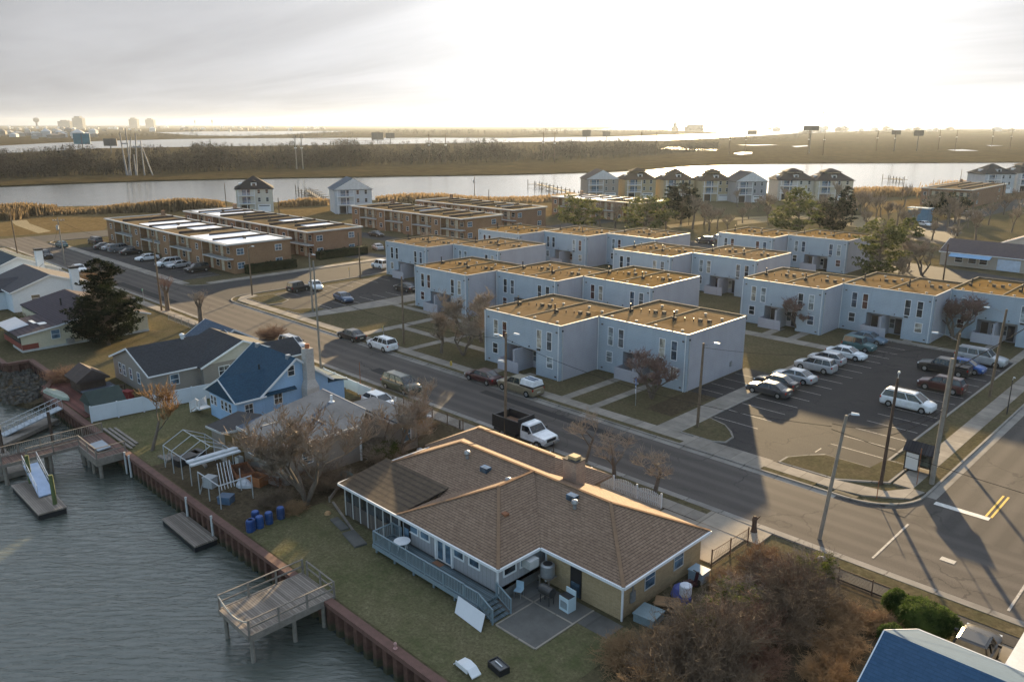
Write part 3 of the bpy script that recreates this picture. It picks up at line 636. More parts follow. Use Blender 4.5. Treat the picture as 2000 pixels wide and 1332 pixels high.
brick_apartments((-172,192,0), 34, 13.5, 5.85, 'low brick building with glaring white roof in front of the yellow houses', 5, [(.02,.3,.1,.95),(.33,.62,.1,.95),(.65,.8,.5,.95)])
brick_apartments((-99,308,0), 16, 44, 6.2, 'long brick building seen side-on at the far right by the reeds', 6, [], brick=RBR, bays=2)
# ---------------- generic window fitted to a world-placed house
def wwin(par, x, y, z, wd, ht, face, **k):
    global LOC; LOC = False; f = window(par, x, y, z, wd, ht, face, **k); LOC = True
    pn = f.children[0]; L = par.location
    for v in pn.data.vertices: v.co = v.co-L
    return f
# ---------------- raised bay houses
def bay_house(loc, rz, W, D, wallc, roofc, label, style='hip', seed=1, H=8.4):
    t = thing('raised_house', label, 'house', loc, rz, 'tall raised houses along the bay')
    wm = siding('bay_siding_%d' % seed, wallc, .18); rm = M('bay_roof_%d' % seed, sc3(roofc, .6), .9, .2, 3, spec=.1)
    lx, ly = W/2*math.cos(rz), W/2*math.sin(rz); t.location = (loc[0]-lx, loc[1]-ly, 0)
    m = MB(); m.box(0, W, 0, D, 0, H); m.build('wall', wm, t, True)
    m = MB()
    if style == 'gable': m.hip(0, W, 0, D, H, H+3.6, .45, axis='y', gable=True)
    else: m.hip(0, W, 0, D, H, H+3.9, .5)
    m.build('roof', rm, t, True)
    if style == 'gable':
        MB().face([(-.3,-.47,H+.05),(W+.3,-.47,H+.05),(W/2,-.47,H+3.5)]).build('gable', M('pale_gable', (.5,.5,.5), .6), t, True)
    if style == 'cupola':
        m = MB(); m.box(W*.3, W*.7, D*.3, D*.7, H+1.6, H+3.0); m.build('cupola', wm, t, True); MB().hip(W*.3, W*.7, D*.3, D*.7, H+3.0, H+4.2, .7).build('cupola_roof', rm, t, True)
    if style != 'gable':
        d = MB().box(W*.5-.9, W*.5+.9, 1.0, 3.5, H+.3, H+2.1).build('dormer', WHT, t, True); MB().box(W*.5-.5, W*.5+.5, .94, 1.0, H+.7, H+1.7).build('pane', GL, d, True)
        MB().hip(W*.5-.9, W*.5+.9, 1.0, 3.7, H+2.1, H+2.7, .2, axis='y', gable=True).build('dormer_roof', rm, t, True)
        d = MB().box(1.0, 3.5, D*.5-.8, D*.5+.8, H+.3, H+1.7).build('dormer', WHT, t, True)
    for k, z in enumerate((3.4, 6.0)):
        for x in (W*.62, W*.84): window(t, x, 0, z, .95, 1.4, '-y', WHT, GL)
        b = MB().box(W*.05, W*.5, -1.3, 0, z-.6, z-.42).build('balcony', WHT, t, True); rl = MB(); rl.box(W*.05, W*.5, -1.3, -1.24, z+.38, z+.44)
        for i in range(16): xx = W*.05+i*(W*.45-.05)/15; rl.box(xx, xx+.05, -1.29, -1.25, z-.42, z+.4)
        rl.build('railing', WHT, b, True)
        dd = MB().box(W*.16, W*.38, -.05, 0, z-.4, z+1.6).build('glazed_door', GLb, t, True)
        for y in (D*.25, D*.55, D*.8):
            window(t, W, y, z, .95, 1.4, '+x', WHT, GL)
    for x in (W*.05, W*.28, W*.5-.1): MB().box(x, x+.18, -1.28, -1.1, 0, H-.2).build('post', WHT, t, True)
    g = MB().box(W*.57, W*.92, -.06, 0, .1, 2.5).build('garage_door', WHT, t, True); MB().box(W*.6, W*.89, -.08, -.06, 1.95, 2.25).build('pane', GL, g, True)
    MB().box(W*.12, W*.34, -.05, 0, .1, 2.4).build('entrance', DK, t, True)
    return t
bay_house(G(500,415), R(62), 11.5, 11, (.50,.47,.40), (.05,.045,.045), 'cream raised house with near-black hip roof and dormers, alone by the water', 'hip', 1, 7.6)
bay_house(G(692,417), R(66), 12, 11, (.42,.45,.48), (.14,.17,.21), 'white raised house with pale blue metal gable roof beside its own pier', 'gable', 2, 7.6)
rowh = [(1176,390,12.5,'gable',(.30,.26,.22),(.16,.12,.1),'brown bay house with white front gable, leftmost of the row by the bay piers'),
 (1250,390,12,'cupola',(.36,.30,.19),(.14,.1,.07),'yellow bay house with white balconies, second in the row by the piers'),
 (1325,391,12,'hip',(.38,.32,.21),(.14,.1,.07),'yellow bay house directly under the sun glitter, roof edge glowing'),
 (1398,393,12,'cupola',(.37,.31,.2),(.14,.1,.07),'yellow bay house with stacked roof, left of the grey gabled one'),
 (1465,396,12,'gable',(.29,.29,.30),(.15,.13,.12),'grey shingled bay house with steep gable at the right end of its row'),
 (1553,392,14,'cupola',(.46,.43,.38),(.09,.075,.07),'pale bay house with layered dark roof, left one of the separate pair'),
 (1627,393,14,'cupola',(.47,.42,.32),(.09,.075,.07),'cream bay house with layered dark roof, right one of the separate pair')]
for i, (u, v, W, st, wc, rc, lb) in enumerate(rowh):
    p = G(u, v); bay_house((p.x, p.y, 0), R(52 if i < 5 else 45), W, 11, wc, rc, lb, st, 10+i, 7.6)
p = G(1948, 378); bay_house((p.x, p.y, 0), R(48), 13, 12, (.42,.44,.46), (.07,.07,.07), 'large pale grey bay house at the right edge with dark roof and dormers', 'hip', 30, 8)
p = G(2005, 376); bay_house((p.x, p.y+4, 0), R(48), 12, 12, (.44,.46,.48), (.07,.07,.07), 'partly seen grey bay house beyond the large one at the right edge', 'cupola', 31, 8)
# ---------------- main ranch house in the foreground
SHG = masonry('brown_shingles', (.19,.126,.088), (.26,.178,.125), (.085,.06,.045), .32, .075, .9, .012, .25, .35, .3)
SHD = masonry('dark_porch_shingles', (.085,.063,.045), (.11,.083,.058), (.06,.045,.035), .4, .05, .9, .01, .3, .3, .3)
YBR = masonry('yellow_brick', (.33,.235,.13), (.41,.30,.175), (.25,.21,.14), .3, .09, bump=.25, stain=.3); GSID = siding('grey_vertical_siding', (.30,.30,.31), .35, vertical=True)
h = thing('ranch_house', 'long brown-shingled ranch house with hip roofs and a blue-grey deck, nearest the viewer', 'house', (-35, 33, 0))
m = MB(); m.box(-30.0, -24.1, 33.4, 41.9, 0, 2.45); m.build('brick_wing', YBR, h)
m = MB(); m.box(-47, -30.0, 34.1, 41.8, 0, 2.45); m.box(-47.4, -34.2, 41.8, 44.1, 0, 2.45); m.build('rear_wall', YBR, h)
m = MB(); m.box(-39.6, -30.5, 29.6, 34.1, .62, 2.45); m.build('timber_wing', GSID, h)
m = MB(); m.box(-39.6, -30.5, 29.75, 34.1, 0, .9); m.build('foundation', M('block_foundation', (.12,.12,.115), .9, .3), h)
m = MB(); m.hip(-47.4, -23.7, 33.0, 42.3, 2.5, 4.52, 0, th=.16); m.build('main_roof', SHG, h)
m = MB()   # front wing roof: hips up to an apex and a ridge running back into the main ridge
a = (-35.05, 34.15, 4.6); b_ = (-35.05, 37.6, 4.6)
m.face([(-39.95,29.3,2.52),(-30.15,29.3,2.52),a]); m.face([(-30.15,29.3,2.52),(-30.15,33.1,2.52),b_,a]); m.face([(-39.95,37.0,2.52),(-39.95,29.3,2.52),a,b_])
m.face([(-30.15,29.3,2.36),(-30.15,29.3,2.52),(-39.95,29.3,2.52),(-39.95,29.3,2.36)]); m.face([(-39.95,29.3,2.36),(-39.95,33.6,2.36),(-30.15,33.6,2.36),(-30.15,29.3,2.36)]); m.build('front_roof', SHG, h)
for ch in h.children:
    if ch.name.startswith('front_roof'):
        for pl in ch.data.polygons:
            if pl.normal.z < -.1 and pl.center.z > -0 and abs(pl.center.z-2.36) > .05: pl.flip()
m = MB(); m.hip(-48.0, -33.4, 38.3, 44.5, 2.55, 4.05, 0, th=.16); m.build('street_roof', SHG, h)
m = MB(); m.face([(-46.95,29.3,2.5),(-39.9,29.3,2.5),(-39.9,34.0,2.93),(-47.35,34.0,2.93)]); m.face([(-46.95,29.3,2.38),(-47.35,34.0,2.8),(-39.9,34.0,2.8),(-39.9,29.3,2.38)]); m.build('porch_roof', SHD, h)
m = MB()   # white fascia and gutters, butted end to end
for p, q in (((-46.98,29.24),(-39.97,29.24)),((-39.95,29.24),(-30.1,29.24)),((-30.1,29.3),(-30.1,32.9)),((-30.04,32.94),(-23.66,32.94)),((-23.64,33),(-23.64,42.3)),((-47.02,29.3),(-47.42,34)),((-47.46,34),(-47.46,42.3))):
    m.bar((*p, 2.44), (*q, 2.44), .1, .17)
m.build('fascia', WHT, h)
m = MB()
for p, q in (((-30.15,29.3,2.52),(-35.05,34.15,4.6)),((-23.7,33,2.5),(-28.35,37.65,4.52)),((-39.95,29.3,2.52),(-35.05,34.15,4.6)),((-35.05,34.15,4.6),(-35.05,37.6,4.6)),((-42.75,37.65,4.52),(-28.35,37.65,4.52)),((-47.4,33,2.5),(-42.75,37.65,4.52)),((-23.7,42.3,2.5),(-28.35,37.65,4.52)),((-44.9,41.4,4.05),(-36.5,41.4,4.05))):
    m.bar((p[0],p[1],p[2]+.03), (q[0],q[1],q[2]+.03), .22, .05)
m.build('ridge_cap', M('ridge_shingle', (.20,.13,.085), .95, .2, 4, spec=0), h)
for x in (-38.55, -37.35, -34.0, -32.55, -31.4): 
    if x != -31.4: wwin(h, x, 29.6, 1.5, 1.05, .66, '-y', fr=WHT, gl=GLb, mull=0, depth=.07, fw=.09)
wwin(h, -30.5, 30.6, 1.5, 1.15, .66, '+x', fr=WHT, gl=GL, mull=0, depth=.07, fw=.09); wwin(h, -30.5, 32.0, 1.5, 1.05, .66, '+x', fr=WHT, gl=GLb, mull=0, depth=.07, fw=.09)
for x in (-36.1, -35.35):
    d = MB().box(x, x+.72, 29.54, 29.6, .68, 2.25).build('french_door', WHT, h); o = MB().box(x+.14, x+.58, 29.5, 29.54, .82, 2.12).build('pane', GLb, d, True)
    for v in o.data.vertices: v.co = v.co-h.location
MB().box(-36.25, -36.1, 29.46, 29.6, .66, 2.42).box(-34.63, -34.5, 29.46, 29.6, .66, 2.42).box(-36.1, -34.63, 29.46, 29.6, 2.25, 2.42).build('door_surround', WHT, h)
for (x, y) in ((-39.62,29.52),(-30.52,29.52),(-24.06,33.32),(-30.04,33.32)): MB().box(x, x+.1, y, y+.1, 0 if y > 30 else .62, 2.4).build('corner_post', WHT, h)
d = MB().box(-39.58, -38.9, 29.52, 29.6, .68, 2.25).build('screen_door', BLK, h); o = MB().box(-39.48, -39.0, 29.49, 29.52, 1.0, 1.7).build('pane', GLb, d, True)
for v in o.data.vertices: v.co = v.co-h.location
d = MB().box(-27.95, -27.1, 33.33, 33.4, .05, 2.1).build('side_door', BLK, h); o = MB().box(-27.85, -27.2, 33.3, 33.33, .1, 1.0).build('lower_pane', GLb, d, True)
for v in o.data.vertices: v.co = v.co-h.location
for y in (36.2, 39.3): wwin(h, -24.1, y, .9, 1.1, 1.3, '+x', fr=WHTd, gl=GLb)
# screened porch: posts, screens above, boards below
m = MB()
for i in range(8): x = -46.6+i*.93; m.box(x, x+.1, 29.5, 29.6, 0, 2.38)
m.box(-46.6, -46.5, 29.6, 34, 0, .1); m.build('porch_posts', WHTd, h)
m = MB(); m.box(-46.5, -40.1, 29.54, 29.57, 1.15, 2.36); m.box(-46.56,-46.53,29.6,34,1.15,2.36); m.build('porch_screen', GL, h)
m = MB().box(-46.5, -40.1, 29.52, 29.6, .05, 1.15).box(-46.6,-46.5,29.6,34,.1,1.15); m.build('porch_boards', planks('weathered_upright_boards', (.11,.095,.085), .16, 0), h)
ch = MB().box(-34.1, -32.9, 39.6, 40.6, 2.6, 5.2).build('chimney', masonry('stone_chimney', (.34,.26,.2), (.27,.2,.16), (.2,.16,.12), .3, .16, stain=.4), h)
for nm, mt, bx in (('cap', M('chimney_cap', (.05,.045,.04), .9), (-34.15,-32.85,39.55,40.65,5.2,5.27)),('pot', M('clay_pot', (.42,.3,.16), .8), (-33.8,-33.1,39.8,40.4,5.27,5.5))):
    o = MB().box(*bx).build(nm, mt, ch, True)
    for v in o.data.vertices: v.co = v.co-h.location
for (x, y, k) in ((-40.9,36.6,'t'),(-38.6,36.3,'s'),(-35.9,35.9,'t'),(-33.1,32.8,'b'),(-30.9,36.9,'s'),(-30.2,36.3,'t'),(-44.4,39.0,'p')):
    z = 2.5+(y-33)*.434 if k != 'b' else 3.55
    if k == 't': MB().tube((x,y,z),(x,y,z+.3),.12,.12,10).lathe((x,y,z+.3),[(.15,0),(.24,.12),(.2,.28),(.05,.36)],12).build('turbine_vent', GREYM, h)
    elif k == 's': MB().box(x-.35,x+.35,y-.25,y+.25,z-.1,z+.28).build('skylight', GLb, h)
    elif k == 'b': MB().box(x-.2,x+.2,y-.2,y+.2,z-.15,z+.3).build('rusty_vent', RUST, h)
    else: MB().tube((x,y,z-.3),(x,y,z+.45),.07).build('vent_pipe', BLK, h)
ac = MB().box(-30.45, -29.75, 31.65, 32.45, 1.6, 2.15).build('window_air_conditioner', WHTd, h)
# deck with pickets and stairs
DKP = planks('deck_paint_boards', (.115,.15,.165), .14, 1); DKR = M('deck_rail_paint', (.17,.22,.245), .65, .12, 3)
dk = thing('deck', 'long blue-grey timber deck with picket railing and corner stairs behind the ranch house', 'deck', (-36, 28.7, 0))
MB().box(-40.7, -30.3, 27.75, 29.44, .52, .66).build('floor', DKP, dk); MB().box(-40.7, -30.3, 27.7, 27.75, .4, .66).build('rim_board', DKR, dk)
def rail(par, pts, z0, ht, mat, post=.09, gap=.14, name='railing', picket=True, mid=False):
    m = MB()
    for (a, b2) in zip(pts[:-1], pts[1:]):
        a = Vector((*a, 0)) if len(a) == 2 else Vector(a); b2 = Vector((*b2, 0)) if len(b2) == 2 else Vector(b2); L = (b2-a).length; d = (b2-a)/L
        m.bar(a+Vector((0,0,z0+ht)), b2+Vector((0,0,z0+ht)), .09, .05)
        if mid: m.bar(a+Vector((0,0,z0+ht*.5)), b2+Vector((0,0,z0+ht*.5)), .05, .1)
        if picket:
            m.bar(a+Vector((0,0,z0+.1)), b2+Vector((0,0,z0+.1)), .04, .06)
            for i in range(1, int(L/gap)): p = a+d*(i*gap); m.box(p.x-.018, p.x+.018, p.y-.018, p.y+.018, p.z+z0+.1, p.z+z0+ht-.02)
    m.build(name, mat, par)
    for i, (a, b2) in enumerate(zip(pts[:-1], pts[1:])):
        a = Vector((*a, 0)) if len(a) == 2 else Vector(a); b2 = Vector((*b2, 0)) if len(b2) == 2 else Vector(b2); L = (b2-a).length; n = max(1, round(L/1.9))
        for k in range(n if i < len(pts)-2 else n+1): p = a+(b2-a)*(k/n); MB().box(p.x-post/2, p.x+post/2, p.y-post/2, p.y+post/2, p.z+z0-.14, p.z+z0+ht+.03).build('post', mat, par)
rail(dk, [(-39.7,29.4),(-40.65,29.4),(-40.65,27.8),(-31.6,27.8)], .66, .95, DKR)
for x in (-40.5,-38.5,-36.5,-34.5,-32.5,-30.6): MB().box(x-.06, x+.06, 27.85, 27.97, 0, .52).build('deck_leg', DKR, dk)
for i in range(4): MB().box(-30.3+i*.3, -30.02+i*.3, 27.85, 29.2, .44-i*.13, .5-i*.13).build('stair_tread', DKP, dk)
rail(dk, [(-31.5,27.8,.0),(-30.3,27.8,0),(-29.1,27.8,-.55)], .66, .9, DKR); rail(dk, [(-30.3,29.3,0),(-29.1,29.3,-.55)], .66, .9, DKR)
# ---------------- blue house with dark blue roof
BS = siding('sky_blue_siding', (.28,.44,.64), .16); BRF = masonry('navy_shingles', (.018,.052,.085), (.026,.072,.112), (.015,.03,.055), .32, .08, .85, .012, .3, .3, .25)
b1 = thing('blue_house', 'sky-blue clapboard house with navy roof and a tall white brick chimney', 'house', (-70, 35, 0))
def poly3(m, pts): m.face(pts); return m
# gable end faces +x at x=-63 ; long roof falls toward the water with a bend to the low rear part
X0, X1 = -76.3, -68.3
prof = [(34.3, 2.62), (38.5, 5.75), (42.6, 2.7)]
m = MB()
m.face([(X1,35,0),(X1,42.1,0),(X1,42.1,3.0),(X1,38.5,5.68),(X1,35,3.05)]); m.face([(X0,35,0),(X0,35,3.05),(X0,38.5,5.68),(X0,42.1,3.0),(X0,42.1,0)])
m.face([(X0,35,0),(X1,35,0),(X1,35,3.0),(X0,35,3.0)]); m.face([(X0,42.1,0),(X0,42.1,3.0),(X1,42.1,3.0),(X1,42.1,0)]); m.build('wall', BS, b1)
m = MB()
for (y0, z0), (y1, z1) in zip(prof[:-1], prof[1:]): m.hexa([(X0-.3,y0,z0-.08),(X1+.3,y0,z0-.08),(X1+.3,y1,z1-.08),(X0-.3,y1,z1-.08),(X0-.3,y0,z0+.05),(X1+.3,y0,z0+.05),(X1+.3,y1,z1+.05),(X0-.3,y1,z1+.05)])
m.build('roof', BRF, b1)
for x in (X1+.32, X0-.32):
    m = MB()
    for (y0, z0), (y1, z1) in zip(prof[:-1], prof[1:]): m.bar((x,y0,z0-.03), (x,y1,z1-.03), .05, .2)
    m.build('barge_board', WHT, b1)
m = MB(); m.box(-74.0, -68.32, 32.1, 35.0, 0, 2.85); m.face([(-74,32.09,2.85),(-68.32,32.09,2.85),(-71.16,32.09,4.3)]); m.build('rear_gable_wall', BS, b1)
m = MB(); m.hip(-74.4, -67.92, 31.8, 38.3, 2.75, 4.45, 0, axis='y', gable=True, th=.1, mf=0); m.build('rear_gable_roof', BRF, b1)
m = MB().bar((-74.4,31.77,2.7),(-71.16,31.77,4.4),.05,.18).bar((-67.92,31.77,2.7),(-71.16,31.77,4.4),.05,.18).bar((-67.9,31.8,2.7),(-67.9,35.0,2.7),.08,.15); m.build('rear_barge_board', WHT, b1)
wwin(b1, X1, 38.0, 4.0, .8, 1.1, '+x', fr=WHT, gl=GL); wwin(b1, X1, 36.4, 1.5, .95, 1.2, '+x', fr=WHT, gl=GL, cross=True); wwin(b1, X1, 33.3, 1.2, .9, 1.1, '+x', fr=WHT, gl=GL, cross=True)
for x in (-73.5,-72.8,-71.3,-70.5,-69.7): wwin(b1, x, 32.1, 1.25, .6, 1.0, '-y', fr=WHT, gl=GL)
c1 = MB().box(-68.3, -67.2, 39.0, 40.4, 0, 2.6).hexa([(-68.3,39.0,2.6),(-67.2,39.0,2.6),(-67.2,40.4,2.6),(-68.3,40.4,2.6),(-68.25,39.25,3.4),(-67.45,39.25,3.4),(-67.45,40.15,3.4),(-68.25,40.15,3.4)]).box(-68.25,-67.45,39.25,40.15,3.4,6.6).build('chimney', masonry('white_brick', (.48,.45,.42), (.40,.37,.35), (.3,.28,.26), .3, .1, stain=.5), b1)
o = MB().lathe((-67.85,39.7,6.6), [(.22,0),(.24,.4),(.2,.45)], 10).build('pot', M('terracotta', (.32,.12,.06), .9), c1, True)
for v in o.data.vertices: v.co = v.co-b1.location
for (x, y, z) in ((-75.3,38.3,5.7),(-69.2,38.3,5.7)): MB().box(x-.2,x+.2,y-.2,y+.2,z-.2,z+.25).build('roof_vent', ALU, b1)
MB().tube((-71.5,36.3,4.0),(-71.5,36.3,4.9),.09).build('vent_pipe', BLK, b1)
st = MB()
for i in range(5): st.box(-74.95-.28*i, -74.65-.28*i, 31.0, 32.0, .75-.15*i, .82-.15*i)
st.box(-74.65,-73.9,30.9,32.05,.8,.9); st.build('stairs', WHT, b1); rail(b1, [(-74.0,30.95,0),(-74.7,30.95,0),(-76.2,30.95,-.75)], .9, .9, WHT); rail(b1, [(-74.7,32.0,0),(-76.2,32.0,-.75)], .9, .9, WHT)
MB().box(-75.5,-68.32,42.1,44.0,0,2.3).build('street_porch', BS, b1); MB().hexa([(-75.8,42.1,2.75),(-68.0,42.1,2.75),(-68.0,44.3,2.2),(-75.8,44.3,2.2),(-75.8,42.1,2.88),(-68.0,42.1,2.88),(-68.0,44.3,2.33),(-75.8,44.3,2.33)]).build('porch_roof', BRF, b1)
# ---------------- tan house with dark roof
TS = siding('tan_siding', (.25,.225,.20), .18); DSH = masonry('charcoal_shingles', (.035,.038,.042), (.05,.052,.058), (.02,.02,.022), .34, .08, .88, .01, .3, .3, .3)
def gable_house(nm, label, x0, x1, y0, y1, he, hr, ax, wall, roof, over=.3, cat='house', trim=WHT, cream=None):
    t = thing(nm, label, cat, ((x0+x1)/2, (y0+y1)/2, 0)); m = MB()
    if ax == 'x':
        ym = (y0+y1)/2
        for x, fl in ((x0,1),(x1,0)):
            P = [(x,y0,0),(x,y1,0),(x,y1,he),(x,ym,hr-.08),(x,y0,he)]; m.face(P[::-1] if fl else P)
        m.face([(x0,y0,0),(x1,y0,0),(x1,y0,he),(x0,y0,he)]); m.face([(x1,y1,0),(x0,y1,0),(x0,y1,he),(x1,y1,he)])
    else:
        xm = (x0+x1)/2
        for y, fl in ((y0,0),(y1,1)):
            P = [(x0,y,0),(x1,y,0),(x1,y,he),(xm,y,hr-.08),(x0,y,he)]; m.face(P[::-1] if fl else P)
        m.face([(x1,y0,0),(x1,y1,0),(x1,y1,he),(x1,y0,he)]); m.face([(x0,y1,0),(x0,y0,0),(x0,y0,he),(x0,y1,he)])
    m.build('wall', wall, t); m = MB(); o = over
    if ax == 'x':
        ym = (y0+y1)/2; k = (hr-he)/((y1-y0)/2)*o
        for ya, yb in ((y0-o, ym), (y1+o, ym)): m.hexa([(x0-o,ya,he-k-.06),(x1+o,ya,he-k-.06),(x1+o,yb,hr-.06),(x0-o,yb,hr-.06),(x0-o,ya,he-k+.06),(x1+o,ya,he-k+.06),(x1+o,yb,hr+.06),(x0-o,yb,hr+.06)])
        tr = MB()
        for x in (x0-o-.02, x1+o+.02):
            for ya in (y0-o, y1+o): tr.bar((x,ya,he-k-.02),(x,ym,hr-.02),.05,.2)
        for ya in (y0-o-.04, y1+o+.04): tr.bar((x0-o,ya,he-k),(x1+o,ya,he-k),.07,.15)
    else:
        xm = (x0+x1)/2; k = (hr-he)/((x1-x0)/2)*o
        for xa, xb in ((x0-o, xm), (x1+o, xm)): m.hexa([(xa,y0-o,he-k-.06),(xa,y1+o,he-k-.06),(xb,y1+o,hr-.06),(xb,y0-o,hr-.06),(xa,y0-o,he-k+.06),(xa,y1+o,he-k+.06),(xb,y1+o,hr+.06),(xb,y0-o,hr+.06)])
        tr = MB()
        for y in (y0-o-.02, y1+o+.02):
            for xa in (x0-o, x1+o): tr.bar((xa,y,he-k-.02),(xm,y,hr-.02),.05,.2)
        for xa in (x0-o-.04, x1+o+.04): tr.bar((xa,y0-o,he-k),(xa,y1+o,he-k),.07,.15)
    m.build('roof', roof, t); tr.build('roof_trim', trim, t)
    return t
t1 = gable_house('tan_house', 'tan-sided bungalow with charcoal roof and white trim, left of the blue house', -93.6, -83.0, 29.9, 40.6, 2.6, 4.5, 'y', TS, DSH)
MB().box(-90,-82.2,35.2,44.6,0,2.65).build('side_wing_wall', TS, t1); MB().face([(-82.17,35.2,2.65),(-82.17,44.6,2.65),(-82.17,39.9,4.6)]).build('side_gable', siding('cream_gable_siding', (.46,.43,.36), .18), t1)
m = MB()
for ya in (34.8, 45.0): m.hexa([(-90,ya,2.42),(-81.8,ya,2.42),(-81.8,39.9,4.6),(-90,39.9,4.6),(-90,ya,2.55),(-81.8,ya,2.55),(-81.8,39.9,4.73),(-90,39.9,4.73)])
m.build('side_wing_roof', DSH, t1); m = MB()
for ya in (34.8, 45.0): m.bar((-81.77,ya,2.46),(-81.77,39.9,4.64),.05,.2)
m.build('barge_board', WHT, t1)
wwin(t1, -83.0, 32.4, 1.0, 1.0, 1.2, '+x', fr=WHT, gl=GLb); wwin(t1, -82.2, 37.6, 1.1, 1.3, 1.1, '+x', fr=WHT, gl=GL, cross=True)
for x in (-91.6,-90.4,-88.5,-86.3): wwin(t1, x, 29.9, .9, .8, 1.3, '-y', fr=WHT, gl=GLb)
MB().box(-88.3,-88.0,35.6,35.9,4.3,4.9).lathe((-88.15,35.75,4.9),[(.3,0),(.3,.1),(.05,.25)],8).build('roof_cowl', WHT, t1)
t2 = gable_house('slate_house', 'low house with grey-blue roof partly hidden behind the tan bungalow', -97.5, -90.3, 40.2, 45.6, 2.3, 3.9, 'x', siding('slate_siding', (.22,.27,.33), .18), masonry('blue_slate_shingles', (.06,.085,.12), (.08,.11,.15), (.04,.05,.07), .34, .08))
t3 = gable_house('annex_house', 'small dark-roofed annex on the street side of the tan bungalow', -84.8, -80.2, 41.8, 46.2, 2.4, 3.7, 'y', TS, DSH)
# ---------------- flat roofed tan house with a shed beside
FR_ = M('grey_membrane_roof', (.085,.10,.125), .95, .3, .4, spec=0)
f1 = thing('flat_roof_house', 'flat grey-roofed tan house behind the large bare tree, next to the blue house', 'house', (-57, 35, 0))
FP = [(-60.7,28.8),(-54.1,28.8),(-54.1,36.2),(-56.9,38.3),(-63.9,38.7)]; m = MB().prism(FP, 0, 3.15); m.build('wall', TS, f1)
RP = [(-61.0,28.5),(-53.8,28.5),(-53.8,36.3),(-56.7,38.6),(-64.4,39.0)]; m = MB().prism(RP, 3.15, 3.33); m.build('roof', FR_, f1); m = MB()
for p, q in (((-61.03,28.46),(-53.78,28.46)),((-53.76,28.5),(-53.76,36.3)),((-56.7,38.64),(-64.4,39.04))): m.bar((*p,3.24), (*q,3.24), .07, .24)
m.build('fascia', WHTd, f1); MB().tube((-60.6,37.6,3.33),(-60.6,37.6,4.0),.12).lathe((-60.6,37.6,3.33),[(.3,0),(.25,.06),(.1,.1)],8).build('vent_pipe', WHT, f1)
MB().box(-59.6,-59.4,30,31.6,3.33,3.37).build('roof_seam', M('roof_seam_grey', (.2,.21,.22), .7), f1); MB().box(-58.2,-56.0,34,34.16,3.33,3.37).build('roof_seam', M('roof_seam_grey', (.2,.21,.22)), f1)
for x in (-59.2,-56.6): wwin(f1, x, 28.8, 1.2, 1.5, 1.3, '-y', fr=WHT, gl=GLb)
wwin(f1, -54.1, 31.0, 1.3, 1.0, 1.1, '+x', fr=WHT, gl=GLb); MB().box(-54.1,-54.0,36.05,36.2,0,3.15).build('downpipe', WHT, f1)
MB().box(-59.5,-52.9,38.75,41.4,0,2.9).build('street_wing', TS, f1); MB().box(-59.8,-52.6,39.06,41.7,2.9,3.05).build('street_wing_roof', FR_, f1); wwin(f1, -52.9, 40.2, .9, .9, 1.4, '+x', fr=WHT, gl=GLb, depth=.1)
s1 = thing('garden_shed', 'tan windowless shed with tarred flat roof between the blue and flat-roofed houses', 'shed', (-63.2, 29.2, 0))
MB().prism([(-63.8,27.5),(-61.8,27.7),(-61.2,29.4),(-63.3,31.6),(-65.2,30.7)], 0, 2.75).build('wall', siding('shed_siding', (.26,.225,.19), .3, vertical=True), s1); MB().prism([(-64.1,27.2),(-61.6,27.4),(-61.05,29.5),(-63.3,32.0),(-65.6,30.9)], 2.75, 2.9).build('roof', M('tarred_roof', (.035,.034,.036), .85, .3, 2), s1)
MB().bar((-64.12,27.16,2.83),(-61.58,27.36,2.83),.05,.18).bar((-61.56,27.4,2.83),(-61.0,29.5,2.83),.05,.18).build('roof_trim', WHTd, s1)
o = MB().face([(-61.78,27.72,.05),(-61.22,29.36,.05),(-61.22,29.36,2.6),(-61.78,27.72,2.6)]).build('door', M('brown_shed_door', (.2,.13,.06), .7), s1); o.location.x += .03
# ---------------- yellow house, white houses to the left
YS = siding('pale_yellow_siding', (.56,.50,.37), .2); PSH = masonry('plum_shingles', (.055,.045,.052), (.075,.06,.068), (.03,.025,.03), .34, .08, .88)
y1 = thing('yellow_house', 'pale yellow bungalow with plum-dark roof behind the dark cedar', 'house', (-120, 33, 0)); m = MB(); XA, XB = -129.5, -112.6
W_ = [(25.4,0),(41.2,0),(41.2,2.5),(36,4.1),(30,2.75),(25.4,2.2)]; m.face([(XB,y,z) for y, z in W_]); m.box(XA, XB-.01, 30.0, 41.2, 0, 2.5); m.box(-116.6, XB-.01, 27.3, 30.0, 0, 2.4); m.face([(XA,y,z) for y, z in ((41.2,2.4),(41.2,2.5),(36,4.1),(30,2.75),(30,2.4))][::-1]); m.build('wall', YS, y1)
m = MB()
for (x0, ya, za, yb, zb) in ((XA-.3,36,4.2,29.9,2.83),(XA-.3,36,4.2,41.6,2.45),(-121.4,29.9,2.83,25.0,2.2)): m.hexa([(x0,ya,za-.07),(XB+.35,ya,za-.07),(XB+.35,yb,zb-.07),(x0,yb,zb-.07),(x0,ya,za+.05),(XB+.35,ya,za+.05),(XB+.35,yb,zb+.05),(x0,yb,zb+.05)])
m.build('roof', PSH, y1); m = MB()
for (ya, za, yb, zb) in ((36,4.15,29.9,2.8),(36,4.15,41.6,2.42),(29.9,2.8,25.0,2.15)): m.bar((XB+.37,ya,za), (XB+.37,yb,zb), .05, .2)
m.build('barge_board', WHT, y1); MB().box(-116.7,-112.5,25.35,30,0,.28).box(-112.6,-112.5,30,41.2,0,.28).build('base_course', WHTd, y1)
MB().box(-120.8,-112.62,25.5,27.25,.95,2.15).build('screen_porch', GL, y1); MB().box(-120.9,-112.54,25.42,27.3,.28,.95).build('red_porch_wall', M('red_paint', (.20,.05,.035), .7), y1)
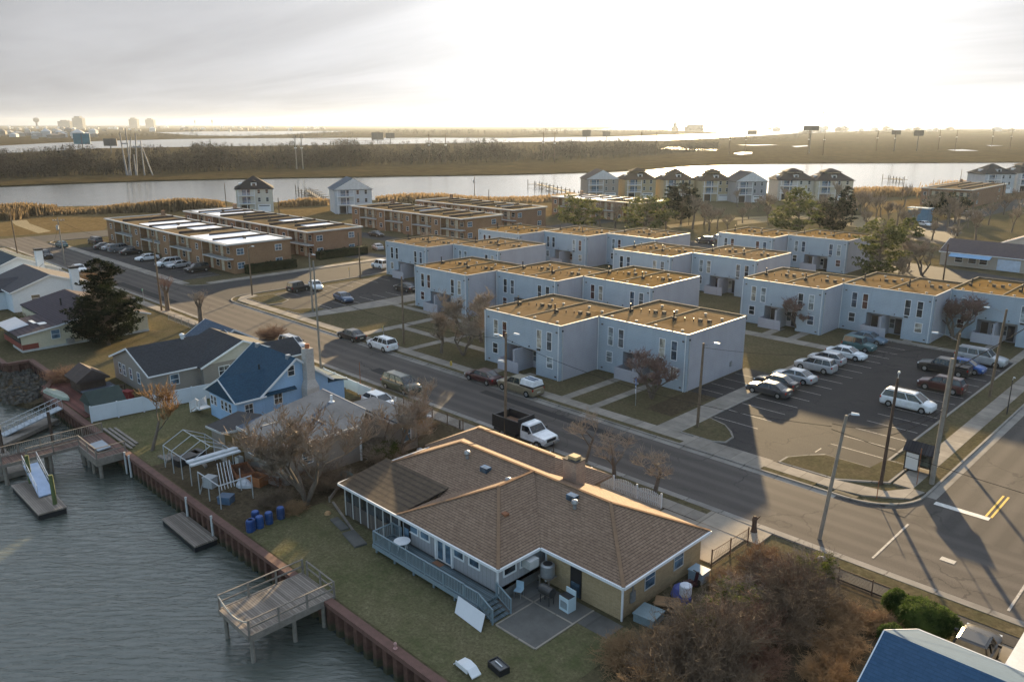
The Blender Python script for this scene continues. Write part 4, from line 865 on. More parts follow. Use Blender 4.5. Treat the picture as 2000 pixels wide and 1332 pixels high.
MB().hexa([(-121.6,24.9,2.25),(-115.8,24.9,2.25),(-116.2,27.4,2.62),(-122.4,27.4,2.62),(-121.6,24.9,2.33),(-115.8,24.9,2.33),(-116.2,27.4,2.7),(-122.4,27.4,2.7)]).build('metal_awning', M('ribbed_awning', (.38,.41,.45), .4, .1, 2, metal=.3), y1)
wwin(y1, -112.5, 29.4, 1.1, 1.1, 1.25, '+x', fr=WHT, gl=GLb); MB().box(-112.5,-112.1,31.6,32.3,1.7,2.1).build('window_air_conditioner', WHTd, y1); MB().box(-112.5,-112.0,30.5,31.4,.3,.9).build('wall_unit', GREYM, y1)
MB().box(-118.6,-116.4,28.0,28.4,2.66,2.72).box(-116.0,-114.8,28.3,29.2,2.72,2.8).build('roof_panel', WHT, y1); MB().tube((-121.5,33.0,3.4),(-121.5,33.0,4.6),.12).build('vent_pipe', BLK, y1)
WSt = masonry('whitewashed_brick', (.60,.64,.68), (.54,.58,.62), (.46,.5,.54), .3, .1, bump=.1, stain=.15)
w1 = gable_house('white_house', 'white brick house with grey roof, corner bay window and a black-capped chimney', -152, -138.4, 31.0, 42.2, 3.2, 5.2, 'x', WSt, M('grey_roof', (.05,.047,.052), .9, .25, 2))
w1.children[0].name = 'wall'
MB().box(-147.6,-142.2,27.6,31.0,0,2.9).build('bay_room', WSt, w1); MB().hip(-147.6,-142.2,27.6,33.5,2.9,4.4,.3,axis='y',gable=True).build('bay_roof', M('grey_roof', (.05,.047,.052)), w1)
for x in (-146.4,-144.2): wwin(w1, x, 27.6, .9, 1.5, 1.4, '-y', fr=WHT, gl=GLb)
wwin(w1, -142.2, 29.4, .9, 1.5, 1.4, '+x', fr=WHT, gl=GLb); wwin(w1, -138.4, 34.2, 1.3, 1.3, 1.1, '+x', fr=WHT, gl=GL); wwin(w1, -138.4, 38.2, 1.8, .5, .7, '+x', fr=WHT, gl=GL)
c2 = MB().box(-138.4,-137.5,39.4,40.6,0,5.9).build('chimney', WSt, w1); MB().box(-138.5,-137.4,39.3,40.7,5.9,6.2).build('chimney_cap', BLK, w1)
w2 = gable_house('white_gabled_house', 'white gabled house at the left edge, only its dark roof and end wall showing', -172, -156.4, 30.5, 43.0, 3.3, 5.9, 'x', WSt, masonry('teal_dark_shingles', (.04,.055,.065), (.05,.07,.08), (.02,.03,.035), .34, .08))
MB().box(-156.4,-155.6,39.5,40.6,0,6.8).build('chimney', WSt, w2); MB().box(-156.5,-155.5,39.4,40.7,6.8,7.1).build('chimney_cap', BLK, w2)
# ---------------- blue-roofed house cut by the bottom right corner
n1 = gable_house('blue_roofed_house', 'house with bright blue shingle roof and red brick chimney in the bottom right corner', -10.1, 8, 30.2, 40.4, 2.6, 5.1, 'x', siding('pale_siding', (.45,.44,.42), .18), masonry('bright_blue_shingles', (.035,.075,.135), (.042,.088,.155), (.03,.065,.115), .36, .085, .85, .01, .4, .15, .2))
# ---------------- houses at the right behind the estate
r1 = gable_house('brown_roof_ranch', 'low ranch house with brown roof, blue awning and pale garage door across the back road', -52, -36, 178.5, 190, 2.8, 4.8, 'x', siding('cream_siding', (.34,.31,.27), .2), M('plum_brown_roof', (.075,.058,.06), .9, .2, 2))
MB().hexa([(-50,176.6,2.1),(-42.5,176.6,2.1),(-42.5,178.5,2.7),(-50,178.5,2.7),(-50,176.6,2.16),(-42.5,176.6,2.16),(-42.5,178.5,2.76),(-50,178.5,2.76)]).build('blue_awning', M('blue_awning_metal', (.12,.26,.42), .5), r1)
g_ = MB().box(-41.5,-37.5,178.42,178.5,.1,2.3).build('garage_door', M('pale_blue_paint', (.38,.46,.56), .5), r1)
for x in (-48.5,-46,-44): wwin(r1, x, 178.5, .8, 1.5, 1.2, '-y', fr=WHT, gl=GL)
r2 = gable_house('pale_two_storey_house', 'pale two-storey house with dark gable roof behind the brown ranch', -44, -31.5, 214, 226, 5.8, 8, 'y', siding('pale_siding2', (.44,.44,.44), .2), M('dark_roof', (.055,.055,.052), .9, .2, 2))
r3 = gable_house('side_gabled_house', 'beige house with dark green-grey roof at the right edge of the view', -30, -18, 206, 226, 6.2, 8.6, 'x', siding('beige_siding', (.38,.36,.33), .2), M('dark_roof', (.055,.055,.052)))
r4 = gable_house('small_gabled_house', 'little house with maroon roof between the brown ranch and the pale two-storey one', -46, -36.5, 198, 206, 3.0, 5.0, 'y', siding('white_siding3', (.4,.38,.36), .2), M('maroon_roof', (.09,.05,.055), .9, .2))
for y in (217, 222): wwin(r2, -31.5, y, 3.8, 1.0, 1.3, '+x', fr=WHT, gl=GL)
p = G(1905, 445)
# park pavilion building of blue and grey panels
pb = thing('park_hut', 'small blue and grey park hut beside the white car', 'hut', G(1795, 432)); pb.scale = (.6,.6,.8); 
MB().box(-5,0,-3,3,0,4.2).build('wall', M('grey_green_panel', (.16,.19,.18), .7), pb, True); MB().box(0,5,-3,3,0,4.8).build('blue_wall', M('blue_panel', (.09,.2,.3), .6), pb, True); MB().box(-5.4,5.4,-3.4,3.4,4.8,5.0).build('roof', M('blue_panel', (.09,.2,.3)), pb, True)

o = MB().box(-4.9,-4.0,33.6,34.4,3.6,5.3).build('chimney', masonry('dark_red_brick', (.16,.06,.045), (.2,.08,.06), (.1,.07,.06), .25, .08), n1)
# ================================================================== VEHICLES
def paint(name, col, metal=.35, rough=.32):
    if name in _mc: return _mc[name]
    b = NB(name); co = b.coord(); f = b.ramp(b.noise(co, 2.5, 4), .4, .65)
    c = b.mix(f, col, sc3(col, .82)); z = b.xyz(co)[2]
    c = b.mix(b.m('MULTIPLY', b.m('LESS_THAN', z, .42), .35), c, (.09,.08,.065))
    b.b.inputs['Coat Weight'].default_value = .3; b.b.inputs['Coat Roughness'].default_value = .15
    _mc[name] = b.out(c, rough, metal if max(col) > .2 else 0.0, .4); return _mc[name]
TYRE = M('tyre_rubber', (.018,.018,.018), .9, .2, 6); RIM = M('wheel_rim', (.34,.35,.36), .35, .1, 8, metal=.7); HL = M('headlamp_glass', (.55,.57,.58), .15, .05); TL = M('tail_lamp_red', (.30,.02,.015), .25, .1)
CGL = glass('car_glass', (.025,.03,.035), .06)
PL = M('number_plate', (.5,.5,.45), .5, .1)
CARS = {}
def lerp(a, b, t): return a+(b-a)*t
def car(kind):
    """nose toward +x, origin on the ground at the middle"""
    S = {  # length, width, bonnet height, belt, roof height, base of windscreen, roof front, roof rear, base of rear glass, boot height
     'sedan': (4.75,1.82,.86,.95,1.44,1.15,.45,-1.0,-1.75,.98), 'suv': (4.65,1.86,1.02,1.10,1.70,1.2,.55,-1.85,-2.15,1.12), 'minivan': (5.05,1.96,1.0,1.08,1.76,1.65,.75,-2.1,-2.4,1.12),
     'hatchback': (4.25,1.76,.92,1.0,1.52,1.2,.45,-1.35,-1.95,1.02), 'wagon_suv': (5.5,2.02,1.12,1.2,1.88,1.35,.75,-2.4,-2.6,1.22), 'pickup': (5.5,1.98,1.1,1.16,1.8,1.3,.75,-.55,-.75,1.14), 'jeep': (4.0,1.76,1.02,1.08,1.8,.75,.5,-1.75,-1.85,1.08)}[kind]
    Lc, W, hb, belt, hr, xw, xr0, xr1, xb, ht = S; F, B = Lc/2, -Lc/2; w2 = W/2; wr = .33 if kind not in ('wagon_suv','pickup','suv') else .37
    t = thing('car', 'x', 'car'); wx = (F-.9, B+.95)
    xs = sorted(set([B, B+.08, B+.3, xb-.05, xb, 0.0, xw, xw+.12, F-.5, F-.15, F] + [x+d for x in wx for d in (-wr-.06, -wr*.7, -wr*.3, 0, wr*.3, wr*.7, wr+.06)]))
    m = MB(); rings = []
    for x in xs:
        if x >= xw: top = lerp(belt-.02, hb-.14, ((x-xw)/(F-xw))**1.7)
        elif x <= xb: top = lerp(belt, ht-.06, (xb-x)/max(.01, xb-B))
        else: top = belt
        zb = .24
        for q in wx:
            if abs(x-q) < wr+.05: zb = max(zb, .30+math.sqrt(max(0, (wr+.06)**2-(x-q)**2)))
        e = max(0, (x-(F-.6))/.6)**2*.20 + max(0, ((B+.5)-x)/.5)**2*.13; wd = w2-e
        if x in (F, B): top -= .12; zb += .08
        zm = min(top-.12, max(zb+.06, .62))
        rings.append([(x,-wd*.94,zb),(x,-wd,zm),(x,-wd*.97,top-.1),(x,-wd*.84,top),(x,-wd*.4,top+.035),(x,wd*.4,top+.035),(x,wd*.84,top),(x,wd*.97,top-.1),(x,wd,zm),(x,wd*.94,zb)])
    for r in rings: m.v += r
    n = 10
    for i in range(len(rings)-1):
        for j in range(n-1):
            a = i*n+j; m.f.append((a, a+n, a+n+1, a+1)[::-1]); m.m.append(0)
    m.f.append(tuple(range(n))[::1]); m.m.append(0); k = (len(rings)-1)*n; m.f.append(tuple(range(k, k+n))[::-1]); m.m.append(0)
    body = m.build('body', paint('car_silver', (.42,.43,.45)), t, True); 
    bmod = body.data
    for p in bmod.polygons: p.use_smooth = True
    try: bmod.set_sharp_from_angle(angle=R(38))
    except Exception: pass
    # glasshouse
    g0, g1 = w2*.86, w2*.70; zb_ = belt+.01; m = MB()
    A = [(xw,-g0,zb_),(xw,g0,zb_),(xb,g0,zb_),(xb,-g0,zb_)]; T = [(xr0,-g1,hr-.04),(xr0,g1,hr-.04),(xr1,g1,hr-.04),(xr1,-g1,hr-.04)]
    m.face([A[0],A[1],T[1],T[0]]); m.face([A[1],A[2],T[2],T[1]]); m.face([A[2],A[3],T[3],T[2]]); m.face([A[3],A[0],T[0],T[3]]); m.face(T)
    m.build('windows', CGL, t, True)
    m = MB(); ov = .03; m.hexa([(xr0+.04,-g1-ov,hr-.06),(xr0+.04,g1+ov,hr-.06),(xr1-.04,g1+ov,hr-.06),(xr1-.04,-g1-ov,hr-.06),(xr0-.15,-g1+.1,hr),(xr0-.15,g1-.1,hr),(xr1+.15,g1-.1,hr),(xr1+.15,-g1+.1,hr)])
    for a, b in zip(A, T): m.bar(a, b, .07, .07)
    nm = 3 if kind in ('suv','minivan','wagon_suv') else 2
    for i in range(1, nm+ (0 if kind == 'pickup' else 0)):
        u = i/nm if kind != 'pickup' else .5
        for s in (-1, 1): m.bar((lerp(xw-.25, xb+.1, u), s*(g0+.012), zb_), (lerp(xr0, xr1, u), s*(g1+.02), hr-.05), .07, .05)
    m.build('roof', paint('car_silver', (.42,.43,.45)), t, True)
    if kind in ('suv','minivan','wagon_suv'):
        for s in (-1, 1): MB().bar((xr0-.2, s*(g1-.05), hr+.05), (xr1+.2, s*(g1-.05), hr+.05), .04, .04).build('roof_rail', BLK, t, True)
    for x in wx:
        for s in (-1, 1):
            y = s*(w2-.12); wl = MB().tube((x, y-.11, wr), (x, y+.11, wr), wr, wr, 16).build('wheel', TYRE, t, True)
            MB().tube((x, y+s*.05, wr), (x, y+s*.125, wr), wr*.62, wr*.58, 10).build('rim', RIM, wl, True)
    m = MB().box(B+.12, F-.12, -w2*.86, w2*.86, .2, .5).box(B+.7, F-.7, -w2*.8, w2*.8, .3, .8); m.build('underbody', BLK, t, True)
    for s in (-1, 1):
        MB().box(F-.2, F-.035, s*(w2*.5), s*(w2*.88), hb-.32, hb-.17).build('headlight', HL, t, True); MB().box(B+.02, B+.16, s*(w2*.62), s*(w2*.93), ht-.33, ht-.12).build('taillight', TL, t, True)
        MB().box(xw-.3, xw-.14, s*(w2-.02), s*(w2+.16), belt, belt+.13).build('mirror', BLK, t, True)
    MB().box(F-.1, F-.005, -.45, .45, .42, .62).build('grille', BLK, t, True); MB().box(B-.005, B+.05, -.26, .26, .55, .68).build('number_plate', PL, t, True)
    if kind == 'pickup':
        MB().box(B+.15, xb-.1, -w2*.8, w2*.8, belt-.02, belt+.03).build('bed_floor', BLK, t, True)
        m = MB()
        for s in (-1, 1): m.box(B+.05, xb-.05, s*(w2*.82), s*(w2*.95), belt-.05, belt+.12)
        m.box(B+.05, B+.14, -w2*.82, w2*.82, belt-.05, belt+.12); m.build('bed_sides', BLK, t, True)
    return t
PT = {'silver': paint('car_silver', (.42,.43,.45)), 'white': paint('car_white', (.66,.68,.70), .0), 'black': paint('car_black', (.018,.018,.02)), 'maroon': paint('car_maroon', (.055,.014,.016)), 'blue': paint('car_blue', (.02,.085,.28)),
 'navy': paint('car_navy', (.03,.065,.13)), 'teal': paint('car_teal', (.03,.10,.11)), 'grey': paint('car_grey', (.12,.13,.145)), 'tan': paint('car_tan', (.26,.22,.15)), 'green': paint('car_green', (.05,.06,.045)), 'bluegrey': paint('car_bluegrey', (.10,.15,.20)), 'charcoal': paint('car_charcoal', (.045,.045,.05))}
E_, W_, N_, S_ = 0, math.pi, math.pi/2, -math.pi/2
CL_ = [ # pixel, kind, colour, heading, label, group
 (572,682,'suv','silver',E_,'silver SUV at the kerb on the house side, beyond the white chimney','k'),(784,762,'minivan','green',E_,'olive and tan minivan at the kerb on the house side near the picket fence','k'),
 (687,663,'sedan','black',W_,'black sedan across the street, parked ahead of the white SUV','k'),(747,682,'suv','white',W_,'white SUV at the far kerb behind the black sedan','k'),
 (944,745,'sedan','maroon',W_,'dark maroon sedan at the far kerb in front of the two-tone truck','k'),
 (741,796,'hatchback','white',E_,'white vehicle with dark roof panels parked inside the yard behind the minivan','y'),
 (617,564,'sedan','white',R(-20),'white sedan parked beside the black jeep in the small lot','b'),(671,588,'sedan','navy',R(-10),'blue sedan alone in the middle of the small lot','b'),(583,569,'jeep','black',R(100),'black jeep facing the side street in the small lot','b'),
 (792,568,'sedan','black',W_,'dark sedan nosed against the block at the edge of the small lot','b'),(742,524,'jeep','white',W_,'white van on the side street next to the blue-white block','k'),
 (187,477,'wagon_suv','charcoal',W_,'dark SUV, first of the line before the brick balconies, farthest from the corner','a'),(205,486,'sedan','charcoal',N_,'dark sedan second in the line before the brick balconies','a'),(221,488,'sedan','silver',N_,'light sedan third in the line before the brick balconies','a'),(237,492,'wagon_suv','grey',N_,'grey SUV fourth in the line before the brick balconies','a'),
 (256,497,'sedan','black',N_,'black sedan fifth in the line before the brick balconies','a'),(288,509,'sedan','white',S_,'white sedan standing apart in the middle of the brick building lot','a'),(330,520,'minivan','white',S_,'white minivan beside the grey sedan in the brick building lot','a'),(350,523,'sedan','silver',S_,'grey sedan beside the white minivan in the brick building lot','a'),(386,531,'suv','black',S_,'black SUV last in the line, nearest the end wall of the brick building','a'),
 (90,504,'suv','black',E_,'dark SUV on the street behind the white chimney','k'),(121,483,'sedan','teal',W_,'dark teal sedan at the far kerb near the bay road corner','k'),(155,531,'sedan','white',E_,'white and black sedan on the street beside the white brick chimney','k'),
 (1501,770,'sedan','charcoal',W_,'dark sedan at the near end of the left row in the big parking lot','p'),(1516,756,'sedan','black',W_,'dark sedan second from the near end of the left row','p'),(1551,744,'sedan','silver',W_,'silver sedan next to the silver SUV in the left row','p'),
 (1592,724,'suv','silver',W_,'large silver SUV in the middle of the left row','p'),(1614,710,'hatchback','silver',W_,'small silver hatchback partly behind the large silver SUV','p'),(1652,699,'sedan','white',E_,'white sedan with one black wing in the left row','p'),(1677,684,'jeep','teal',E_,'dark teal boxy SUV between the white sedan and the blue-grey car','p'),(1694,669,'sedan','bluegrey',E_,'blue-grey sedan at the top end of the left row','p'),
 (1914,710,'wagon_suv','silver',E_,'long silver SUV farthest in the right row of the parking lot','p'),(1884,726,'hatchback','blue',E_,'bright blue hatchback in the right row','p'),(1843,728,'pickup','black',W_,'black pickup behind the bright blue hatchback','p'),(1838,763,'suv','maroon',W_,'dark red SUV with roof load in the right row','p'),(1772,797,'minivan','white',E_,'white minivan alone, nearest the bus shelter','p'),
 (1805,442,'sedan','white',R(-30),'white car by the park hut','q'),(1885,421,'sedan','silver',E_,'pale car on the back lane left of the two-storey house','q'),(735,462,'sedan','black',E_,'dark car behind the second brick building','q'),(738,488,'sedan','silver',R(160),'light sedan past the hedge of the second brick building','q'),
 (1660,412,'sedan','navy',E_,'blue car among the bare trees in the park','q'),(1600,412,'suv','silver',E_,'pale car among the bare trees left of the blue one','q'),(1730,560,'hatchback','grey',E_,'x','z'),(1378,475,'suv','charcoal',W_,'dark car in the gap between the far blocks','q'),(1400,470,'sedan','silver',W_,'pale car behind the dark one in the gap between the far blocks','q')]
protos = {}
GRP = {'k':'vehicles parked along the kerbs','a':'cars parked before the brick building','b':'cars in the small parking lot','p':'cars in the large parking lot','q':'cars far behind the estate','y':'vehicles parked along the kerbs'}
for (u, v, kind, colr, hd, lb, g) in CL_:
    if g == 'z': continue
    p = G(u, v, .0); z = .02
    if kind not in protos: protos[kind] = car(kind); o = protos[kind]; o.location = (p.x, p.y, z); o.rotation_euler = (0,0,hd)
    else: o = dup(protos[kind], (p.x, p.y, z), hd)
    o['label'] = lb; o['group'] = GRP[g]; o['category'] = 'car'; o.name = {'minivan':'parked_minivan','pickup':'parked_pickup','suv':'parked_suv','wagon_suv':'parked_suv','jeep':'parked_suv'}.get(kind, 'parked_car')
    for ch in o.children:
        if ch.name.split('.')[0] in ('body', 'roof'): ch.material_slots[0].link = 'OBJECT'; ch.material_slots[0].material = PT[colr]
# white dump truck with black stake bed
t = thing('dump_truck', 'white truck with high black open bed, at the kerb by the ranch house', 'truck', G(1026, 858), 0)
MB().box(-3.0,-.1,-1.15,1.15,.55,.75).build('chassis', BLK, t, True)
b = MB(); b.box(-3.2,.15,-1.15,-1.05,.8,2.0); b.box(-3.2,.15,1.05,1.15,.8,2.0); b.box(-3.2,-3.1,-1.05,1.05,.8,1.9); b.box(.05,.15,-1.05,1.05,.8,2.25); b.box(-3.1,.05,-1.05,1.05,.8,.9); b.build('bed', BLK, t, True)
MB().box(-2.9,-.3,-.95,.95,.9,1.3).build('load', M('scrap_load', (.14,.08,.05), .9, .5, 4), t, True)
m = MB(); m.hexa([(.3,-.98,.55),(1.75,-.98,.55),(1.75,.98,.55),(.3,.98,.55),(.3,-.98,1.25),(1.75,-.98,1.25),(1.75,.98,1.25),(.3,.98,1.25)]); m.hexa([(1.75,-.98,.55),(3.2,-.93,.55),(3.2,.93,.55),(1.75,.98,.55),(1.75,-.98,1.25),(3.15,-.88,1.08),(3.15,.88,1.08),(1.75,.98,1.25)])
m.hexa([(.32,-.9,1.8),(1.25,-.86,1.8),(1.25,.86,1.8),(.32,.9,1.8),(.4,-.8,1.93),(1.15,-.78,1.93),(1.15,.78,1.93),(.4,.8,1.93)])
for s in (-1,1): m.bar((.36,s*.93,1.25),(.36,s*.84,1.82),.1,.08); m.bar((1.72,s*.93,1.25),(1.2,s*.82,1.82),.07,.07)
m.build('cab', PT['white'], t, True)
m = MB(); m.face([(1.7,-.9,1.26),(1.7,.9,1.26),(1.22,.8,1.82),(1.22,-.8,1.82)])
for s in (-1,1): m.face([(.4,s*.93,1.26),(1.68,s*.93,1.26),(1.2,s*.84,1.82),(.42,s*.84,1.82)])
m.face([(.34,-.88,1.26),(.34,.88,1.26),(.4,.82,1.82),(.4,-.82,1.82)]); m.build('windows', CGL, t, True)
for x in (2.45,-1.9):
    for s in (-1,1):
        wl = MB().tube((x,s*.98-.15,.42),(x,s*.98+.15,.42),.42,.42,16).build('wheel', TYRE, t, True); MB().tube((x,s*1.0,.42),(x,s*1.15,.42),.24,.22,10).build('rim', RIM, wl, True)
        if x > 0: MB().lathe((x,s*.92,0),[(.0,.0)],3); MB().box(x-.55,x+.55,s*.9,s*1.03,.78,.95).build('wheel_arch', PT['white'], t, True)
MB().box(3.2,3.32,-.95,.95,.5,.7).build('bumper', GREYM, t, True); MB().box(3.16,3.23,-.6,.6,.75,1.0).build('grille', BLK, t, True)
for s in (-1,1): MB().box(3.16,3.24,s*.62,s*.88,.78,.98).build('headlight', HL, t, True); MB().box(1.5,1.6,s*1.0,s*1.25,1.3,1.5).build('mirror', BLK, t, True)
# two-tone truck with a white cap at the far kerb
t = dup(protos['pickup'], G(1016, 765), W_, 'tan and black pickup with a white-striped cap at the far kerb behind the utility pole', GRP['k']); t.name = 'parked_pickup'; t['category'] = 'car'
for ch in t.children:
    if ch.name.split('.')[0] in ('body','roof'): ch.material_slots[0].link = 'OBJECT'; ch.material_slots[0].material = PT['tan']
MB().hexa([(-2.7,-.85,1.17),(-.75,-.85,1.17),(-.75,.85,1.17),(-2.7,.85,1.17),(-2.55,-.72,1.8),(-.8,-.72,1.85),(-.8,.72,1.85),(-2.55,.72,1.8)]).build('bed_cap', PT['white'], t, True); 
for y in (-.35,.1): MB().box(-2.4,-.95,y,y+.2,1.84,1.88).build('cap_stripe', PT['navy'], t, True)
# black pickup and the covered trailer beside the blue-roofed house
t = dup(protos['pickup'], (-8.3, 43.1, .06), R(92), 'black pickup with a flat covered bed beside the bright blue roof', GRP['y']); t.name = 'parked_pickup'; t['category'] = 'car'
for ch in t.children:
    if ch.name.split('.')[0] in ('body','roof'): ch.material_slots[0].link = 'OBJECT'; ch.material_slots[0].material = PT['black']
MB().box(-2.68,-.8,-.84,.84,1.28,1.34).build('bed_cover', M('tan_tonneau', (.2,.17,.12), .8, .2, 2), t, True)
quadsheet('driveway', -9.4, -1, 40.6, 46.6, .05, C_drive, z0=0)
t = thing('camper_trailer', 'boxy white trailer with pale roof panels at the right edge by the black pickup', 'trailer', (-5.1, 43.4, 0))
MB().box(-1.3,1.6,-2.9,1.6,.45,2.2).build('body', M('camper_side', (.36,.33,.28), .6), t, True); MB().box(-1.35,1.65,-2.95,1.65,2.2,2.3).build('roof', M('camper_roof', (.6,.58,.55), .45, .15, 1), t, True); MB().box(-1.32,-1.3,-2.2,-.8,1.1,1.8).build('window', GL, t, True)
for y in (-.8,.3): MB().tube((-1.35,y,.35),(-1.1,y,.35),.35,.35,12).build('wheel', TYRE, t, True)
# ================================================================== POLES, LAMPS, WIRES, SIGNS
WOOD = M('pole_wood', (.13,.095,.065), .9, .3, 2); WOODg = M('grey_pole_wood', (.20,.18,.155), .9, .25, 2); WOODd = M('dark_pole_wood', (.065,.045,.035), .9, .3, 2)
LMP = M('lamp_housing', (.5,.52,.54), .35, .1, metal=.3)
def ptop(u0, v0, ht):  # height check helper, metres
    return ht
def pole(u, v, ht, mat, label, lean=(0,0), kind='lamp', arms=(), group='utility poles and street lamps', r=.15, nm=None, cross=False, trans=False, loc=None):
    p = Vector(loc) if loc else G(u, v); nm = nm or ('street_lamp' if arms else 'utility_pole'); t = thing(nm, label, 'street lamp' if arms else 'pole', p, 0, group)
    tp = Vector((lean[0], lean[1], ht)); MB().tube((0,0,-.1), tp, r, r*.68, 10).build('pole', mat, t, True)
    for (dx, dy, z, L) in arms:
        k = z/ht; b = Vector((tp.x*k, tp.y*k, z)); e = b+Vector((dx*L, dy*L, .45)); a = MB().tube(b, b+(e-b)*.55+Vector((0,0,.12)), .035).tube(b+(e-b)*.55+Vector((0,0,.12)), e, .035).build('arm', GREYM, t, True)
        d = Vector((dx, dy, 0)); MB().hexa([e+Vector((-dy*.12,dx*.12,-.05)), e+Vector((dy*.12,-dx*.12,-.05)), e+d*.6+Vector((dy*.13,-dx*.13,-.03)), e+d*.6+Vector((-dy*.13,dx*.13,-.03)), e+Vector((-dy*.08,dx*.08,.1)), e+Vector((dy*.08,-dx*.08,.1)), e+d*.55+Vector((dy*.08,-dx*.08,.07)), e+d*.55+Vector((-dy*.08,dx*.08,.07))]).build('lamp_head', LMP, t, True)
    if cross:
        for z in (ht-.5,): MB().box(-1.1,1.1,-.06,.06,z-.06,z+.06,0,cross if cross is not True else 0).build('crossarm', mat, t, True)
        for x in (-1.0,-.5,.5,1.0): MB().lathe((x*math.cos(cross if cross is not True else 0),x*math.sin(cross if cross is not True else 0),ht-.44),[(.04,0),(.06,.08),(.03,.16)],6).build('insulator', LMP, t, True)
    if trans: MB().lathe((.0,-.42,ht-2.4), [(.2,0),(.25,.1),(.25,.9),(.12,1.0)], 10).build('transformer', GREYM, t, True)
    return t
pole(987,855,10.0,WOOD,'brown pole with crossarm and floodlamps standing before the dump truck',(0,.1),arms=((.95,.2,9.6,.9),(-.9,-.3,9.3,.7),(-.8,-.3,6.9,.3)),nm='utility_pole')
pole(1600,1052,9.3,WOODg,'leaning grey pole in the brush at the near kerb, lamp at its top',(.75,.35),arms=((.8,.3,9.0,.35),),trans=False,nm='utility_pole')
pole(1720,946,9.0,WOODd,'dark brown pole on the corner lawn with one lamp at the top',(.2,.15),arms=((-.2,.7,8.9,.3),),nm='utility_pole')
pole(1819,947,10.6,WOODg,'tall pale grey pole beside the bus shelter',(.1,.2),r=.2,cross=False)
pole(1838,852,9.9,WOOD,'brown pole with a long lamp arm reaching over the parking lot',(.25,.1),arms=((-.9,-.1,9.2,1.9),))
pole(1932,776,9.6,WOOD,'brown pole with lamp arm at the far side of the lot verge',(.25,.1),arms=((-.9,-.1,9.1,1.7),))
pole(1966,811,3.7,BLK,'short black lamp post on the sidewalk verge at the right',(0,0),arms=((.3,-.1,3.5,.12),),r=.06)
pole(1362,836,8.4,WOOD,'wooden lamp pole on the lot island with an arm toward the cars',(.05,.05),arms=((.9,.2,8.1,1.1),))
pole(789,672,9.0,WOOD,'brown pole on the lawn by the leaning yard trees',(0,0))
pole(627,724,13.0,WOODg,'tallest thin pole by the kerb behind the white chimney',(-.3,.1),r=.13)
pole(611,611,9.2,WOODg,'pole at the tip of the small lot with lamp and green bracket',(-.1,.1),arms=((.9,.2,8.6,.8),))
pole(493,578,8.6,WOOD,'lamp pole on the grass corner of the small lot',(-.1,0),arms=((.8,.3,8.0,1.0),))
pole(704,544,8.6,WOOD,'pole on the side street verge between lot and hedge',(0,0))
pole(316,608,11.2,WOOD,'brown pole next to the pollarded tree at the house-side kerb',(-.2,0))
pole(127,516,9.5,WOODg,'pole carrying a transformer and looping wires beyond the white chimney',(-.5,0),trans=True,cross=R(60)); pole(35,500,9.5,WOOD,'pole at the far left kerb near the bay road',(-.6,0))
pole(443,412,9,WOOD,'pole beside the black-roofed raised house',(0,0)); pole(927,392,9,WOOD,'lone pole in the reeds beyond the brick buildings',(0,0),trans=True); pole(955,420,8,WOODd,'pole rising behind the third brick roof')
pole(548,452,9,WOODd,'pole rising between the two left brick buildings'); pole(1837,582,9,WOODd,'dark pole at the back road behind the right-hand blocks',(0,0)); pole(1761,392,9,WOODd,'pole on the reed bank at the right'); pole(1873,372,9,WOODd,'pole near the brick building at the far right'); pole(1802,425,8,WOODd,'pole behind the park hut'); pole(1955,400,8,WOODd,'pole at the bend of the back lane, far right')
for u, v, lb in ((1345,440,'park lamp left of the picnic trees'),(1320,432,'park lamp beside the round dark evergreen'),(1222,442,'park lamp in front of the pines'),(1250,455,'park lamp at the foot of the middle pine')): pole(u, v, 6.5, BLK, lb, arms=((.2,.1,6.2,.15),), group='park lamps', r=.08)
def pt(u, v, ht): p = G(u, v); return Vector((p.x, p.y, ht))
WIRE = M('wire_rubber', (.03,.028,.026), 1.0, .1, spec=.0)
def wire(name, a, b, sag, label, r=.02, n=12, group='overhead wires'):
    P_ = [a.lerp(b, i/n)+Vector((0,0,-sag*4*(i/n)*(1-i/n))) for i in range(n+1)]
    o = MB().path(P_, r, 4).build(name, WIRE); return tag(o, label, 'wire', group)
T4 = pt(1819,947,10.0); T4b = pt(1819,947,6.3)
wire('overhead_wire', pt(1838,852,6.4), Vector((-19.5,150,7)), .8, 'thick wire running off the lot-side lamp pole to the upper right', .045); wire('overhead_wire', T4b, pt(1838,852,6.2), .15, 'thick wire joining the two poles beside the bus shelter', .045)
wire('overhead_wire', pt(1720,946,4.2), T4b, .3, 'pale wire from the dark corner pole to the tall grey pole', .03); wire('overhead_wire', pt(1600,1052,8.6), T4b+Vector((0,0,.3)), .9, 'wire from the leaning pole across the street to the tall grey pole', .02)
wire('overhead_wire', pt(1600,1052,8.4), pt(987,855,9.5), 1.2, 'wire along the near kerb between the leaning pole and the truck pole', .018); wire('overhead_wire', pt(987,855,9.5), pt(627,724,9.5), 1.0, 'wire along the near kerb from the truck pole to the tall thin pole', .018)
wire('overhead_wire', pt(1838,852,8.8), pt(1362,836,8.0), .9, 'wire across the parking lot to the island lamp pole', .018); wire('overhead_wire', pt(1600,1052,8.2), Vector((15,50,8.5)), .9, 'wire leaving the leaning pole to the right along the kerb', .02)
wire('overhead_wire', pt(127,516,8.6), Vector((-150,38,4.6)), 1.6, 'pale looping wire from the transformer pole to the white house', .03); wire('overhead_wire', pt(316,608,10), pt(127,516,9), 1.0, 'wire along the left street from the brown pole to the transformer pole', .018)
